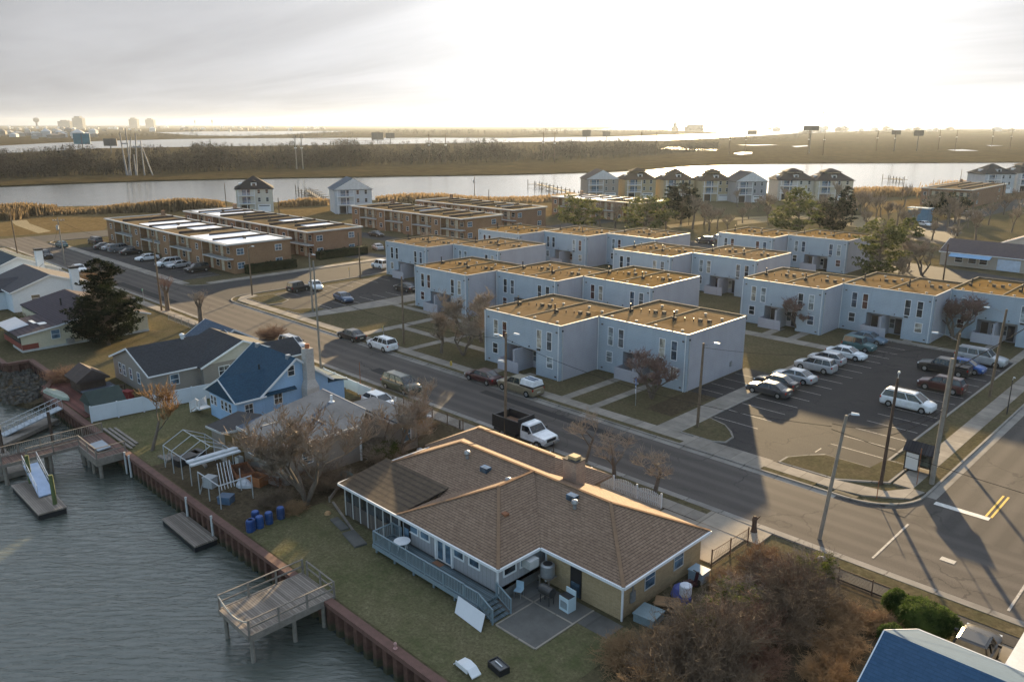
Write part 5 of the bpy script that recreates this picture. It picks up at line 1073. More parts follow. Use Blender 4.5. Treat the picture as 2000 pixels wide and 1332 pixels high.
def signpost(u, v, ht, plate, col, label, wd=.6, hh=.6, rz=0, post=GREYM, nm='street_sign'):
    p = G(u, v); t = thing(nm, label, 'sign', p, rz, None); MB().tube((0,0,0),(0,0,ht),.035).build('post', post, t, True)
    if plate: MB().box(-wd/2, wd/2, -.06, -.035, ht-hh, ht).build('plate', col, t, True)
    return t
YEL = M('sign_yellow', (.6,.42,.03), .5, .1); GRN = M('sign_green', (.04,.25,.2), .5, .1); BLU = M('sign_blue', (.02,.09,.32), .5, .1)
signpost(750,668,2.2,1,YEL,'yellow square sign on a post by the lawn path',.6,.6,R(-45)); signpost(683,545,2.2,1,YEL,'yellow sign by the side street hedge',.5,.5,R(-45)); signpost(282,595,2.6,1,GRN,'green and white street sign at the left kerb',.45,.35,R(-45))
signpost(1790,948,3.2,1,RUST,'rust-brown sign post edge-on at the street corner',.06,.6,0,RUST); signpost(705,770,3.6,0,None,'bare rusty post at the kerb by the white picket fence',0,0,0,RUST); signpost(1081,905,2.0,0,None,'short dark post behind the ranch house roof',0,0,0,BLK); signpost(1712,975,1.6,0,None,'thin sign stake on the sidewalk at the corner',0,0,0,RUST)
t = signpost(1241,792,2.9,1,BLU,'blue and white bus stop sign on the lawn before the grey block',.5,.75,R(-45),nm='bus_stop_sign')
MB().box(-.25,.25,-.06,-.035,1.35,2.1).build('plate', M('sign_white', (.6,.6,.6), .5, .05), t, True)
# disc emblem and bars on the bus sign
MB().tube((0,-.06,2.5),(0,-.066,2.5),.15,.15,14).build('emblem', M('sign_white', (.6,.6,.6)), t, True); MB().box(-.17,.17,-.066,-.06,1.8,2.0).build('marking', BLU, t, True); MB().box(-.17,.17,-.066,-.06,1.48,1.54).build('marking', BLU, t, True)
for (u, v, col, lb) in ((881,716,(.45,.3,.06),'yellow hydrant on the verge across from the minivan'),(1472,1040,(.12,.07,.04),'broken tree stump at the kerb by the driveway')):
    p = G(u, v); t = thing('fire_hydrant' if 'hydrant' in lb else 'tree_stump', lb, 'hydrant' if 'hydrant' in lb else 'stump', p)
    if 'hydrant' in lb: mt_ = M('hydrant_yellow', col, .6); MB().lathe((0,0,0),[(.17,0),(.17,.06),(.12,.08),(.12,.5),(.15,.52),(.13,.62),(.05,.72)],10).build('barrel', mt_, t, True); MB().tube((-.2,0,.4),(.2,0,.4),.06).build('nozzle', mt_, t, True)
    else: MB().lathe((0,0,0),[(.28,0),(.2,.3),(.17,.7),(.19,1.1),(.12,1.3)],8).build('trunk', WOODd, t, True); MB().tube((.05,0,1.0),(.45,-.1,1.5),.09,.03).build('limb', WOODd, t, True)
# bus shelter
t = thing('bus_shelter', 'black bus shelter with pitched roof and blank white panel on the corner', 'bus shelter', G(1793, 922), 0)
t.scale = (.8,.8,.86)
for x in (-1.3,1.2):
    for y in (-.6,.7): MB().box(x,x+.09,y,y+.09,0,2.2).build('post', BLK, t, True)
MB().box(-1.21,1.2,.72,.76,.3,2.1).build('back_glass', glass('shelter_glass', (.12,.14,.12), .15), t, True); MB().box(1.22,1.26,-.5,.7,.3,2.1).build('side_glass', glass('shelter_glass', (.12,.14,.12)), t, True)
p_ = MB().box(-1.3,-1.22,-.5,.7,.25,2.15).build('panel_frame', BLK, t, True)
pa = MB().box(-1.15,.05,-.66,-.6,.35,2.0).build('white_panel', M('blank_poster', (.55,.56,.55), .5, .04, 1), t, True); MB().box(-1.22,-1.15,-.66,-.58,.25,2.1).box(.05,.12,-.66,-.58,.25,2.1).box(-1.15,.05,-.66,-.58,2.0,2.1).box(-1.15,.05,-.66,-.58,.25,.35).build('frame', BLK, pa, True)
MB().hip(-1.3,1.3,-.65,.8,2.25,3.05,.2,axis='x',gable=True,mf=0).build('roof', planks('shelter_roof_tiles', (.035,.035,.04), .3, 0), t, True); MB().box(-1.0,1.0,.3,.65,.42,.48).build('bench', WOOD, t, True)
# power line masts, billboards and lattice dolphins across the water
ML = []
for i, (u, v, ht) in enumerate([(580,331,23),(592,331,23),(839,321,22),(871,321,22),(1061,316,22),(1083,318,22),(1251,304,18),(1281,304,18),(1424,301,17),(1455,303,17),(1577,303,19),(1607,304,20),(1711,296,17),(1745,297,17),(1832,293,16),(1865,294,16),(1936,290,15),(1972,291,15)]):
    p = G(u, v, -1.2); t = thing('power_mast', 'x', 'power mast', p, 0, 'power masts crossing the marsh'); ht_ = (28+1.2)*(1-0)  # set from the picture below
    b1_, b2_ = (v-666), ({0:265,1:265,2:262,3:262,4:258,5:258,6:258,7:258,8:257,9:256,10:255,11:255,12:255,13:255,14:253,15:253,16:253,17:253}[i]-666)
    d1 = (FPX*_s+b1_*_c)/(FPX*_c-b1_*_s); d2 = (FPX*_s+b2_*_c)/(FPX*_c-b2_*_s); ht = 29.2*(1-d2/d1)
    MB().tube((0,0,-1),(0,0,ht),.42,.28,6).build('mast', WOODg if i < 2 else WOODd, t, True); MB().box(-2.2,2.2,-.15,.15,ht-1.4,ht-1.1,0,R(45)).build('crossarm', WOODd, t, True)
    for z in (ht*.62,): MB().box(-.8,.8,-.3,.3,z,z+.5,0,R(45)).build('insulator', LMP, t, True)
    side = ['left','right'][i % 2]; t['label'] = ['%s mast of the pale pair above the black-roofed house','%s mast of the pair right of the white raised house','%s mast of the pair left of the row of bay houses','%s mast of the pair over the brightest water','%s mast of the pair over the curved marsh pool','%s mast of the pair by the biggest billboard','%s mast of the third pair from the right edge','%s mast of the second pair from the right edge','%s mast of the pair nearest the right edge'][i//2] % side
    ML.append(Vector((p.x, p.y, p.z+ht-1.1)))
PLN = [o['label'] for o in scene.objects if o.get('category') == 'power mast']
for i in range(0, 16, 1):
    wire('power_line', ML[i], ML[i+2], 3.0, 'power line from the '+PLN[i], .07, 8, 'power lines over the marsh')
BB = M('billboard_face', (.06,.06,.06), .6, .2, .3); BBb = M('billboard_blue', (.03,.12,.16), .5, .3, .2)
for (u, vb, vt, wpx, hpx, mt_, lb) in ((163,297,261,27,17,BBb,'blue billboard at the far left beyond the tree belt'),(218,300,271,22,12,BB,'dark billboard right of the blue one'),(738,281,259,22,13,BB,'larger billboard of the pair above the third brick building'),(763,281,260,16,10,BB,'smaller billboard of the pair above the third brick building'),(1145,283,254,15,12,BB,'hazy billboard left of the sun glitter'),(1184,280,257,14,9,BB,'small hazy billboard next to the one left of the glitter'),(1468,275,255,16,7,BB,'pale brown billboard right of the sun glitter'),(1580,300,246,26,8,BB,'big wide billboard on a tall post over the marsh'),(1746,296,255,15,7,BB,'small billboard on the marsh between two masts'),(1790,296,255,16,9,BB,'dark billboard among the masts at the right')):
    p = G(u, vb, -1.2); dist = math.hypot(p.x, p.y); k = dist/FPX*1.03
    b1_, b2_ = vb-666, vt-666; d1 = (FPX*_s+b1_*_c)/(FPX*_c-b1_*_s); d2 = (FPX*_s+b2_*_c)/(FPX*_c-b2_*_s); ht = 29.2*(1-d2/d1)
    t = thing('billboard', lb, 'billboard', p, R(45), 'billboards across the water'); MB().tube((0,0,-1),(0,0,ht-.5),.6,.6,8).build('post', BB, t, True); MB().box(-wpx*k/2, wpx*k/2, -.4, .4, ht-hpx*k, ht).build('panel', mt_, t, True)
PALEM = M('painted_mast', (.17,.18,.2), .8, .1, 1)
t = thing('lattice_tower', 'cluster of leaning pale steel masts at the far water edge on the left', 'tower', G(266, 343, -1.2), R(45))
for (x, dx, ht) in ((-6.5,1.5,20),(-3,.0,27),(-.5,-4,22),(2.5,-2,24),(5,0,20),(5.5,4.5,16),(0,0,12),(-6.5,1,24)):
    MB().tube((x+dx,0,-1),(x,0,ht),.42,.3,5).build('mast', PALEM, t, True)
MB().box(-6.5,-2.5,-.2,.2,18,18.6).box(0,5,-.2,.2,16,16.6).build('brace', PALEM, t, True)
# city at the horizon
HZ = M('far_block', (.12,.12,.125), .9, .1, .01)
for (u0, u1, vb, vt, lb) in ((68,78,248,232,'water tower at the far left horizon'),(118,141,248,236,'wide tower block on the left horizon'),(146,165,248,229,'tallest tower block on the left horizon'),(255,271,247,231,'faint tower block right of the tallest'),(287,303,247,232,'fainter tower block, right of the faint one'),(380,383,246,235,'first tiny tower on the horizon'),(413,417,246,234,'second tiny tower on the horizon')):
    p = G((u0+u1)/2, vb+3.5, -1); dist = math.hypot(p.x, p.y); k = dist/FPX*1.03; wd = (u1-u0)*k*.85; ht = (vb+3.5-vt)*k*.85
    t = thing('far_tower', lb, 'tower', p, R(45), 'towers on the far horizon')
    if 'water' in lb or 'tiny' in lb: MB().lathe((0,0,0),[(wd*.18,0),(wd*.16,ht*.55),(wd*.5,ht*.68),(wd*.5,ht*.9),(wd*.2,ht)],10).build('tank', HZ, t, True)
    else: MB().box(-wd/2,wd/2,-wd*.3,wd*.3,0,ht*.86).box(-wd*.3,wd*.25,-wd*.25,wd*.25,ht*.86,ht).build('block', HZ, t, True)
t = thing('waterfront_dome', 'hazy silhouette of a domed tower on the point beside the sun glitter', 'tower', G(1318, 256, -1), R(45)); k = math.hypot(*t.location[:2])/FPX
MB().lathe((0,0,0),[(7*k,0),(7*k,5*k),(4.5*k,7*k),(3.5*k,11*k),(2.6*k,13*k),(1*k,15*k),(.6*k,20*k)],10).build('dome', HZ, t, True)
t = thing('waterfront_building', 'blocky dark building on the point right of the domed tower', 'building', G(1357, 257, -1), R(45)); MB().box(-13*k,13*k,-8*k,8*k,0,11*k).box(-17*k,-13*k,-6*k,6*k,0,7*k).build('block', HZ, t, True)
t = thing('beacon_mast', 'slim beacon mast with white base far right of the glitter', 'mast', G(1605, 258, -1), R(45)); k = math.hypot(*t.location[:2])/FPX; MB().box(-4*k,4*k,-3*k,3*k,0,7*k).build('base', LMP, t, True); MB().tube((0,0,7*k),(0,0,33*k),.6*k,.4*k,6).build('mast', LMP, t, True); MB().box(-2*k,2*k,-1*k,1*k,32*k,34*k).build('beacon', LMP, t, True)
rr = random.Random(5); HW = [M('far_wall_a', (.30,.28,.25), .8, .1, .01), M('far_wall_b', (.16,.14,.12), .8, .1, .01), M('far_wall_c', (.42,.42,.42), .8, .1, .01)]
hp = []
for kx in range(3): m = MB(); m.box(-7,7,-6,6,0,6); m.hip(-7,7,-6,6,6,9.5,.5); hp.append(m)
base = [hp[i].build('distant_house', HW[i]) for i in range(3)]
for i in range(150):
    if rr.random() < .72: u, v = rr.uniform(-20, 640), rr.uniform(249.5, 258 if rr.random() < .5 else 254)
    else: u, v = rr.uniform(1500, 2000), rr.uniform(253.5, 258.5)
    if i > 110: u, v = rr.uniform(-20, 190), rr.uniform(259, 272)
    p = G(u, v, -1.2); o = base[i % 3] if i < 3 else base[i % 3].copy()
    if i >= 3: COL.objects.link(o)
    o.location = (p.x, p.y, -1.3); o.rotation_euler = (0,0,rr.uniform(0,3)); s = rr.uniform(.8,1.7)*(1.0 if u < 700 else 1.2); o.scale = (s,s,s*rr.uniform(.8,1.3))
    tag(o, 'tiny distant house in the built-up strip along the far shore', 'house', 'tiny houses along the far shore')
# ================================================================== VEGETATION
BARK = M('bark', (.12,.095,.075), .95, .3, 3); TWIG = M('twigs', (.23,.18,.135), .95, .3, 2); TWIGr = M('reddish_twigs', (.18,.115,.095), .95, .3, 2); TWIGo = M('orange_dry_leaves', (.24,.14,.06), .9, .35, 2); TWIGt = M('straw_twigs', (.25,.155,.08), .95, .35, 1.5)
CED = foliage('cedar_foliage', (.007,.013,.008), (.017,.024,.011)); PIN = foliage('pine_foliage', (.06,.085,.03), (.13,.13,.045)); BOX = foliage('box_foliage', (.03,.06,.015), (.09,.13,.03)); IVY = foliage('ivy_foliage', (.04,.065,.018), (.12,.13,.035))
def bare_tree(seed, H, spread, r0, fork=.25, levels=5, droop=0.0, kids=(3,4), multi=1, twr=.012, minlen=.0):
    rr = random.Random(seed); tr, tw = MB(), MB()
    def grow(p, d, L, r, lev):
        segs = 3 if lev < 3 else 2; q = p
        tgt = tr if lev < 2 else tw; pts = [(p, r)]
        for i in range(segs):
            d = (d+Vector((rr.gauss(0,.13), rr.gauss(0,.13), rr.gauss(.03,.08)-droop*lev*.05))).normalized(); nx = q+d*(L/segs); r2 = r*(1-.36*(i+1)/segs)
            if nx.z < .15: nx.z = .15
            tgt.tube(q, nx, max(twr, r*(1-.36*i/segs)), max(twr, r2), 7 if lev == 0 else (4 if lev < 3 else 3), cap=False); q = nx; pts.append((q, r2))
        if lev >= levels: return
        n = rr.randint(*kids) + (1 if lev >= 2 else 0)
        for k in range(n):
            u = rr.uniform(.45, 1.0) if lev else rr.uniform(.75, 1.0); idx = min(len(pts)-1, max(1, round(u*segs))); b, rb = pts[idx]
            b = pts[idx-1][0].lerp(b, rr.random()) if lev else b
            az = rr.uniform(0, 2*math.pi); sp = rr.uniform(.45, .95)*spread
            side = Vector((math.cos(az), math.sin(az), 0)); nd = (d*(1.0-.25*sp)+side*sp+Vector((0,0,.18-droop*.3))).normalized()
            grow(b, nd, L*rr.uniform(.58, .82), rb*rr.uniform(.5, .68), lev+1)
    for k in range(multi):
        az = 2*math.pi*k/multi+rr.uniform(-.5,.5); dd = Vector((math.cos(az)*.38, math.sin(az)*.38, 1)) if multi > 1 else Vector((rr.uniform(-.12,.12), rr.uniform(-.12,.12), 1))
        grow(Vector((0,0,-.05)), dd.normalized(), H*fork*(1 if multi == 1 else rr.uniform(.8,1.2)), r0*(1 if multi == 1 else .6), 0)
    # bring the whole to the stated height
    zt = max(v[2] for v in tw.v); k = H/zt
    for mm in (tr, tw): mm.v = [(x*k, y*k, z*k) for x, y, z in mm.v]
    return tr, tw
TP = {}
def tree_proto(key, *a, twig=TWIG, bark=BARK, **k):
    tr, tw = bare_tree(*a, **k); t = thing('bare_tree', 'x', 'tree'); tr.build('trunk', bark, t, True); tw.build('crown', twig, t, True); TP[key] = [t, False, a[1]]
tree_proto('big', 11, 9.0, 1.0, .13, .2, 6, multi=5, kids=(2,3), twr=.009)
tree_proto('med', 12, 7, 1.0, .17, .24, 6, kids=(3,3), twr=.01); tree_proto('med2', 13, 7.5, 1.1, .18, .2, 6, kids=(2,3), multi=3, twr=.01); tree_proto('red', 14, 5.2, 1.1, .13, .2, 6, multi=3, kids=(2,3), twig=TWIGr, twr=.008)
tree_proto('street', 15, 5.4, 1.25, .15, .4, 5, kids=(2,3), twr=.009); tree_proto('street2', 16, 5.0, 1.5, .16, .36, 5, kids=(2,3), twr=.009); tree_proto('orange', 23, 6.2, .8, .09, .24, 5, kids=(3,3), twig=TWIGo, twr=.011)
tree_proto('park', 18, 9, .7, .2, .28, 4, kids=(3,4), twr=.025); tree_proto('park2', 19, 8, .9, .2, .24, 4, kids=(3,4), twr=.028)
def put(key, x, y, s, rz, label, group, zs=1.0, name='bare_tree'):
    P_ = TP[key]
    if not P_[1]: o = P_[0]; P_[1] = True; o.location = (x, y, 0); o.rotation_euler = (0,0,rz)
    else: o = dup(P_[0], (x, y, 0), rz)
    o['label'] = label; o['group'] = group; o['category'] = 'tree'; o.name = name; o.scale = (s, s, s*zs); return o
def at(u, v): p = G(u, v); return p.x, p.y
GT = 'leafless trees around the houses'; GS = 'pruned street trees'; GPk = 'leafless trees in the park'
put('big', *at(598,985), 1.0, .4, 'large leafless tree with many trunks in the cluttered yard', GT); put('med2', *at(775,892), .95, 2, 'leafless tree at the corner of the flat-roofed house', GT); put('orange', *at(297,880), 1.05, 1, 'slender tree with sparse orange leaves on the lawn by the white fence', GT)
put('street', *at(1143,905), 1.0, 0, 'leafless street tree behind the ranch house, nearest the dump truck', GS); put('street2', *at(1200,940), .92, 2, 'middle one of three leafless street trees behind the picket fence', GS); put('street2', *at(1278,968), .9, 4.2, 'leafless street tree forking low, right end of the picket fence', GS)
for (u, v, k, s, z, rz, lb) in ((1273,778,'red',1.1,1,1,'reddish bare tree hiding the porch of the nearest right-hand grey block'),(1558,646,'red',1.05,1,2,'small bare tree before the leftmost block of the car park row'),(1862,664,'red',1.35,1,4,'reddish bare tree before the block at the right edge'),
  (862,690,'med',.9,1,.3,'left tree of the bare group on the lawn left of the nearest block'),(905,694,'med2',.95,1,1.6,'middle tree of the bare group left of the nearest block'),(940,668,'med',1.1,1,3,'right tree of the bare group, touching the nearest block'),(905,655,'med2',.9,1,5,'rear tree of the bare group in front of the second row'),
  (838,506,'park',.7,1,2,'bare tree before the blue-white blocks on the side street'),(1755,560,'med',.9,1,2,'bare tree leaning beside the large pine'),(1800,538,'med2',1.15,1,4,'broad bare tree in front of the brown ranch house'),(1772,532,'med',.9,1,5,'bare tree between the large pine and the brown ranch house')):
    put(k, *at(u, v), s, rz, lb, GT, z)
# heavily cut back street trees: thick trunk, stub limbs, thin shoots
def pollard(u, v, H, label, seed):
    rr = random.Random(seed); t = thing('pollarded_tree', label, 'tree', G(u, v), 0, GS); tr, tw = MB(), MB(); tr.lathe((0,0,0),[(.42,0),(.33,.5),(.3,H*.55),(.24,H*.62)],9)
    for k in range(5):
        az = k*1.3+rr.random(); e = Vector((math.cos(az)*rr.uniform(.4,1.2), math.sin(az)*rr.uniform(.4,1.2), H*rr.uniform(.68,.8))); tr.tube((0,0,H*.5), e, .17, .11, 6)
        for j in range(16):
            f = e+Vector((rr.gauss(0,.5), rr.gauss(0,.5), rr.uniform(.4,H*.3))); tw.tube(e, f, .02, .012, 3, cap=False)
            for q in range(3): g_ = e.lerp(f, rr.uniform(.3,1)); tw.tube(g_, g_+Vector((rr.gauss(0,.3),rr.gauss(0,.3),rr.uniform(.1,.5))), .012, .01, 3, cap=False)
    tr.build('trunk', BARK, t, True); tw.build('crown', TWIGr if seed % 2 else TWIG, t, True)
pollard(328, 608, 5.2, 'pollarded tree with thick trunk beside the brown pole', 3); pollard(393, 633, 4.4, 'pollarded tree with forked stump top at the kerb opposite the small lot', 4)
# evergreens
def leafclump(m, c, r, n, sz, rr, flat=.6):
    for _ in range(n):
        v = Vector((rr.gauss(0,1), rr.gauss(0,1), rr.gauss(0,flat))); v = v.normalized()*r*rr.uniform(.45,1.0) if v.length > 0 else v; v.z *= flat
        p = c+v; a = Vector((rr.uniform(-1,1), rr.uniform(-1,1), rr.uniform(-.6,.6))).normalized(); b = a.orthogonal().normalized(); s = sz*rr.uniform(.6,1.5)
        b = (b+a.cross(b)*rr.uniform(-1,1)).normalized(); m.face([p-a*s, p+b*s*.45, p+a*s, p-b*s*.3])
def evergreen(name, loc, H, Rw, mat, label, seed, cat='tree', n=90, base=.15, sz=.2, dense=26, shape='cone', group='evergreen trees', tiers=None):
    rr = random.Random(seed); t = thing(name, label, cat, loc, 0, group); tr, cr = MB(), MB(); tr.tube((0,0,-.1),(rr.uniform(-.2,.2),0,H*.93),H*.024+.06,.04,8)
    for i in range(n):
        u = (i+rr.random())/n; z = H*(base+(1-base)*u)
        prof = {'cone': (1-u)**.75*(.55+.45*rr.random())+.06, 'wide': math.sin(math.pi*min(1,(u*.85+.18)))**.8*(.5+.5*rr.random()), 'round': math.sqrt(max(.02,1-(2*u-1)**2))*(.75+.25*rr.random()), 'pine': (.35+.65*math.sin(math.pi*min(1,u*.8+.15)))*(.4+.6*rr.random())}[shape]
        rad = Rw*prof; az = rr.uniform(0, 2*math.pi); e = Vector((math.cos(az)*rad, math.sin(az)*rad, z+rad*rr.uniform(-.05,.22))); s0 = Vector((0,0,max(.2,z-rad*.2)))
        tr.tube(s0, e, .05+.012*rad, .02, 4, cap=False); k = max(1, int(rad/ (Rw*.22)))
        for j in range(k):
            q = s0.lerp(e, .35+.65*(j+1)/k); leafclump(cr, q, Rw*rr.uniform(.11,.2), dense, sz, rr, .55)
    tr.build('trunk', BARK, t, True); cr.build('crown', mat, t, True); return t
evergreen('cedar_tree', G(213,674), 7.8, 5.0, CED, 'wide dark cedar on the golden lawn beside the pale yellow house', 21, n=150, sz=.2, dense=44, shape='wide', base=.12)
evergreen('cedar_tree', G(206,628), 9.2, 3.3, CED, 'taller pruned evergreen with bare lower trunk behind the wide cedar', 22, n=60, sz=.2, dense=34, shape='wide', base=.55)
evergreen('pine_tree', G(1712,548), 11, 5.6, PIN, 'large leaning pine with open branches behind the car park row', 23, n=90, sz=.3, dense=20, shape='pine', base=.12)
evergreen('pine_tree', G(1130,452), 9, 7, PIN, 'left pine of the park group with flat spreading boughs', 24, n=60, sz=.4, dense=16, shape='pine', base=.2); evergreen('pine_tree', G(1262,458), 9.6, 8, PIN, 'middle pine of the park group, broadest crown', 25, n=70, sz=.4, dense=16, shape='pine', base=.2)
evergreen('cedar_tree', G(1330,438), 11.5, 5.2, CED, 'tall round dark evergreen in front of the yellow bay houses', 26, n=90, sz=.4, dense=18, shape='round', base=.12); evergreen('pine_tree', G(1557,458), 12, 8.5, PIN, 'evergreen behind the farthest block, left of the round one', 27, n=80, sz=.45, dense=16, shape='cone', base=.08)
evergreen('cedar_tree', G(1625,455), 9, 5.5, CED, 'rounded dark evergreen behind the half-hidden farthest block', 28, n=80, sz=.4, dense=18, shape='round', base=.08); evergreen('cedar_tree', G(1652,420), 9, 4, CED, 'dark evergreen before the right one of the pale bay house pair', 29, n=60, sz=.45, dense=14, shape='cone')
evergreen('cedar_tree', G(1845,425), 7, 7, CED, 'dark low evergreen before the long brick building at the right', 30, n=60, sz=.45, dense=14, shape='round'); evergreen('pine_tree', G(1775,470), 5.5, 4, PIN, 'small evergreen in front of the white car', 31, n=40, sz=.4, dense=12, shape='cone')
evergreen('cedar_tree', G(66,628), 2.4, .8, CED, 'small conical evergreen at the wall of the white brick house', 32, n=24, sz=.14, dense=14)
# park trees, one by one
rr = random.Random(9); PL_ = [(1385,452),(1400,447),(1420,452),(1352,448),(1375,440),(1462,428),(1500,425),(1540,432),(1580,436),(1603,425),(1640,432),(1662,440),(1692,446),(1710,436),(1735,437),(1752,441),(1762,452),(1780,448),(1688,430),(1720,425),(1830,440),(1850,445),(1865,436),(1815,430),(1890,446),(1500,440),(1450,436),(1600,448),(1300,450),(1200,452),(1172,446),(1765,405),(1480,415),(1530,412),(1570,415),(1630,412),(1680,415),(1440,405),(1850,430),(1870,462),(1905,470),(1930,440),(1960,420),(1975,455),(1835,412),(1990,425),(1900,412),(1945,392),(1820,470),(1860,485)]
for i, (u, v) in enumerate(PL_):
    k = 'park' if i % 2 else 'park2'; x, y = at(u, v)
    near = min((('the round dark evergreen',1330),('the gap of the far blocks',1400),('the evergreen behind the farthest block',1557),('the sandy clearing',1680),('the park hut',1800),('the side-on brick building',1870),('the pale two-storey house',1950),('the middle pine',1262)), key=lambda q: abs(q[1]-u)); sd = 'left' if u < near[1] else 'right'
    put(k, x, y, rr.uniform(.6,1.1), rr.uniform(0,6), '%s bare park tree %s of %s, %s' % (['slim','broad','short','tall','dense','sparse','crooked','forked','leaning','round'][i % 10], sd, near[0], 'toward the bay' if v < 430 else ('nearest the blocks' if v > 445 else 'in the middle')), GPk)
# shrubs
def twig_shrub(key, seed, Rw, H, n, mat, lvl=2, twr=.012, leaf=None, leafn=0):
    rr = random.Random(seed); t = thing('shrub', 'x', 'shrub'); tw, tr = MB(), MB()
    for i in range(n):
        az = rr.uniform(0,2*math.pi); rad = Rw*math.sqrt(rr.random())*.55; p = Vector((math.cos(az)*rad*.6, math.sin(az)*rad*.6, 0)); 
        d = Vector((math.cos(az)*rr.uniform(.2,1.0), math.sin(az)*rr.uniform(.2,1.0), rr.uniform(.5,1.2))).normalized(); L = H*rr.uniform(.55,1.0); q = p; pts = []
        for j in range(4):
            d = (d+Vector((rr.gauss(0,.16), rr.gauss(0,.16), -.13*j*rr.random()))).normalized(); nx = q+d*L/4; (tr if j < 1 else tw).tube(q, nx, .03*(1-.2*j) if j < 1 else twr*1.5, twr, 3, cap=False); pts.append((nx, d)); q = nx
        for (b, dd) in pts:
            for _ in range(4):
                e = b+(dd+Vector((rr.gauss(0,.7), rr.gauss(0,.7), rr.gauss(.1,.5)))).normalized()*L*rr.uniform(.15,.38); tw.tube(b, e, twr, twr*.7, 3, cap=False)
                for __ in range(2): f = b.lerp(e, rr.uniform(.4,1)); tw.tube(f, f+Vector((rr.gauss(0,.2),rr.gauss(0,.2),rr.gauss(.05,.18))), twr*.8, twr*.6, 3, cap=False)
    tr.build('stems', BARK, t, True); tw.build('twigs', mat, t, True)
    if leaf:
        lf = MB()
        for _ in range(leafn): az = rr.uniform(0,6.28); q = Vector((math.cos(az)*Rw*rr.uniform(.2,.75), math.sin(az)*Rw*rr.uniform(.2,.75), H*rr.uniform(.3,.85))); leafclump(lf, q, .38, 26, .09, rr, .8)
        lf.build('leaves', leaf, t, True)
    TP[key] = [t, False, H]
TWb = M('thicket_twigs', (.13,.095,.065), .95, .3, 2); TWr = M('thicket_red_twigs', (.16,.09,.06), .95, .3, 2)
twig_shrub('brown', 41, 2.8, 2.9, 150, TWb); twig_shrub('redb', 42, 2.6, 2.5, 150, TWr); twig_shrub('straw', 43, 2.2, 1.9, 170, TWIGt); twig_shrub('ivy', 44, 2.3, 2.6, 90, TWIG, leaf=IVY, leafn=80); twig_shrub('weed', 45, 1.6, 1.0, 110, TWIGt, twr=.01)
GB = 'wild shrubs of the thicket beside the ranch house'
TH = [(-20.6,43.4,'brown',1.0,'brown bush at the top of the thicket, nearest the driveway end'),(-18.0,45.0,'ivy',1.0,'leafy green bush around the foot of the leaning pole'),(-18.9,42.6,'redb',1.15,'reddish bush behind the leaning pole, thicket top'),(-17.4,41.2,'brown',1.1,'large brown bush in the middle of the thicket'),(-20.5,39.3,'ivy',1.2,'green-leaved bush on the house side of the thicket'),(-19.3,37.0,'redb',1.3,'tall reddish bush at the heart of the thicket'),
 (-16.9,38.3,'brown',.95,'brown bush on the street side of the thicket heart'),(-20.6,35.2,'ivy',1.15,'green bush facing the junk pile'),(-18.9,33.8,'brown',1.3,'big brown bush toward the bottom of the thicket'),(-16.6,35.0,'redb',.9,'reddish bush lower right in the thicket'),(-22.3,30.6,'straw',1.15,'straw-coloured bush in front of the house corner'),(-19.2,30.6,'brown',1.2,'brown bush beside the straw-coloured one'),(-16.8,31.9,'brown',.95,'dark brown bush at the bottom edge of the view'),
 (-19.3,28.2,'straw',1.2,'straw bush at the very bottom of the view'),(-14.3,39.6,'weed',1.6,'low dry brush before the blue-roofed house'),(-15.2,42.3,'weed',1.7,'low dry brush along the footpath'),(-13.6,36.6,'weed',1.4,'dry weeds beside the bare strip'),(-13.2,43.2,'weed',1.2,'dry weeds between the path and the box bushes'),(-21.9,44.2,'weed',1.5,'dry weeds at the driveway fence'),(-22.3,41.0,'straw',.9,'straw bush by the house rear corner'),(-20.9,32.6,'straw',1.2,'straw bush between the straw-coloured one and the thicket heart')]
for i, (x, y, k, s, lb) in enumerate(TH): o = put(k, x+(.9 if x < -19 else .3), y, s*.74, i*1.7, lb, GB, [.8,1.15,.95,1.25,.7][i % 5], name='wild_shrub'); o['category'] = 'shrub'
for (u, v, k, s, lb, z) in ((755,905,'ivy',.8,'leafy bush at the corner of the flat-roofed house',1),(560,935,'redb',.9,'rust-coloured brush among the yard clutter',.6),(640,950,'brown',.8,'grey brush tangled round the large bare tree',.7),(520,900,'straw',.8,'dry brush by the flat-roofed house wall',.8),(185,560,'straw',1.4,'golden hedge bush behind the tall pruned evergreen',1),(170,590,'straw',1.1,'golden bush by the white house wall',.9),(225,600,'brown',.9,'bare bush in the verge garden behind the wide cedar',.8),(530,660,'redb',.8,'small reddish bush at the kerb behind the blue house',.8),(60,640,'ivy',1.2,'dark leafy bush beside the white brick house',.7),(130,745,'redb',.9,'rusty brush on the rubble by the notched bulkhead',.7),(780,870,'brown',.8,'bare bush in the fenced dirt yard',.8),(540,985,'brown',.55,'grey brush between the frames and the large bare tree',.6),(575,1000,'straw',.5,'dry brush behind the blue barrels',.7),(470,930,'redb',.5,'brush under the canopy frame',.6),(830,835,'straw',.6,'dry brush at the dirt yard fence',.7)):
    o = put(k, *at(u, v), s, v*.1, lb, 'garden shrubs', z, name='garden_shrub'); o['category'] = 'shrub'
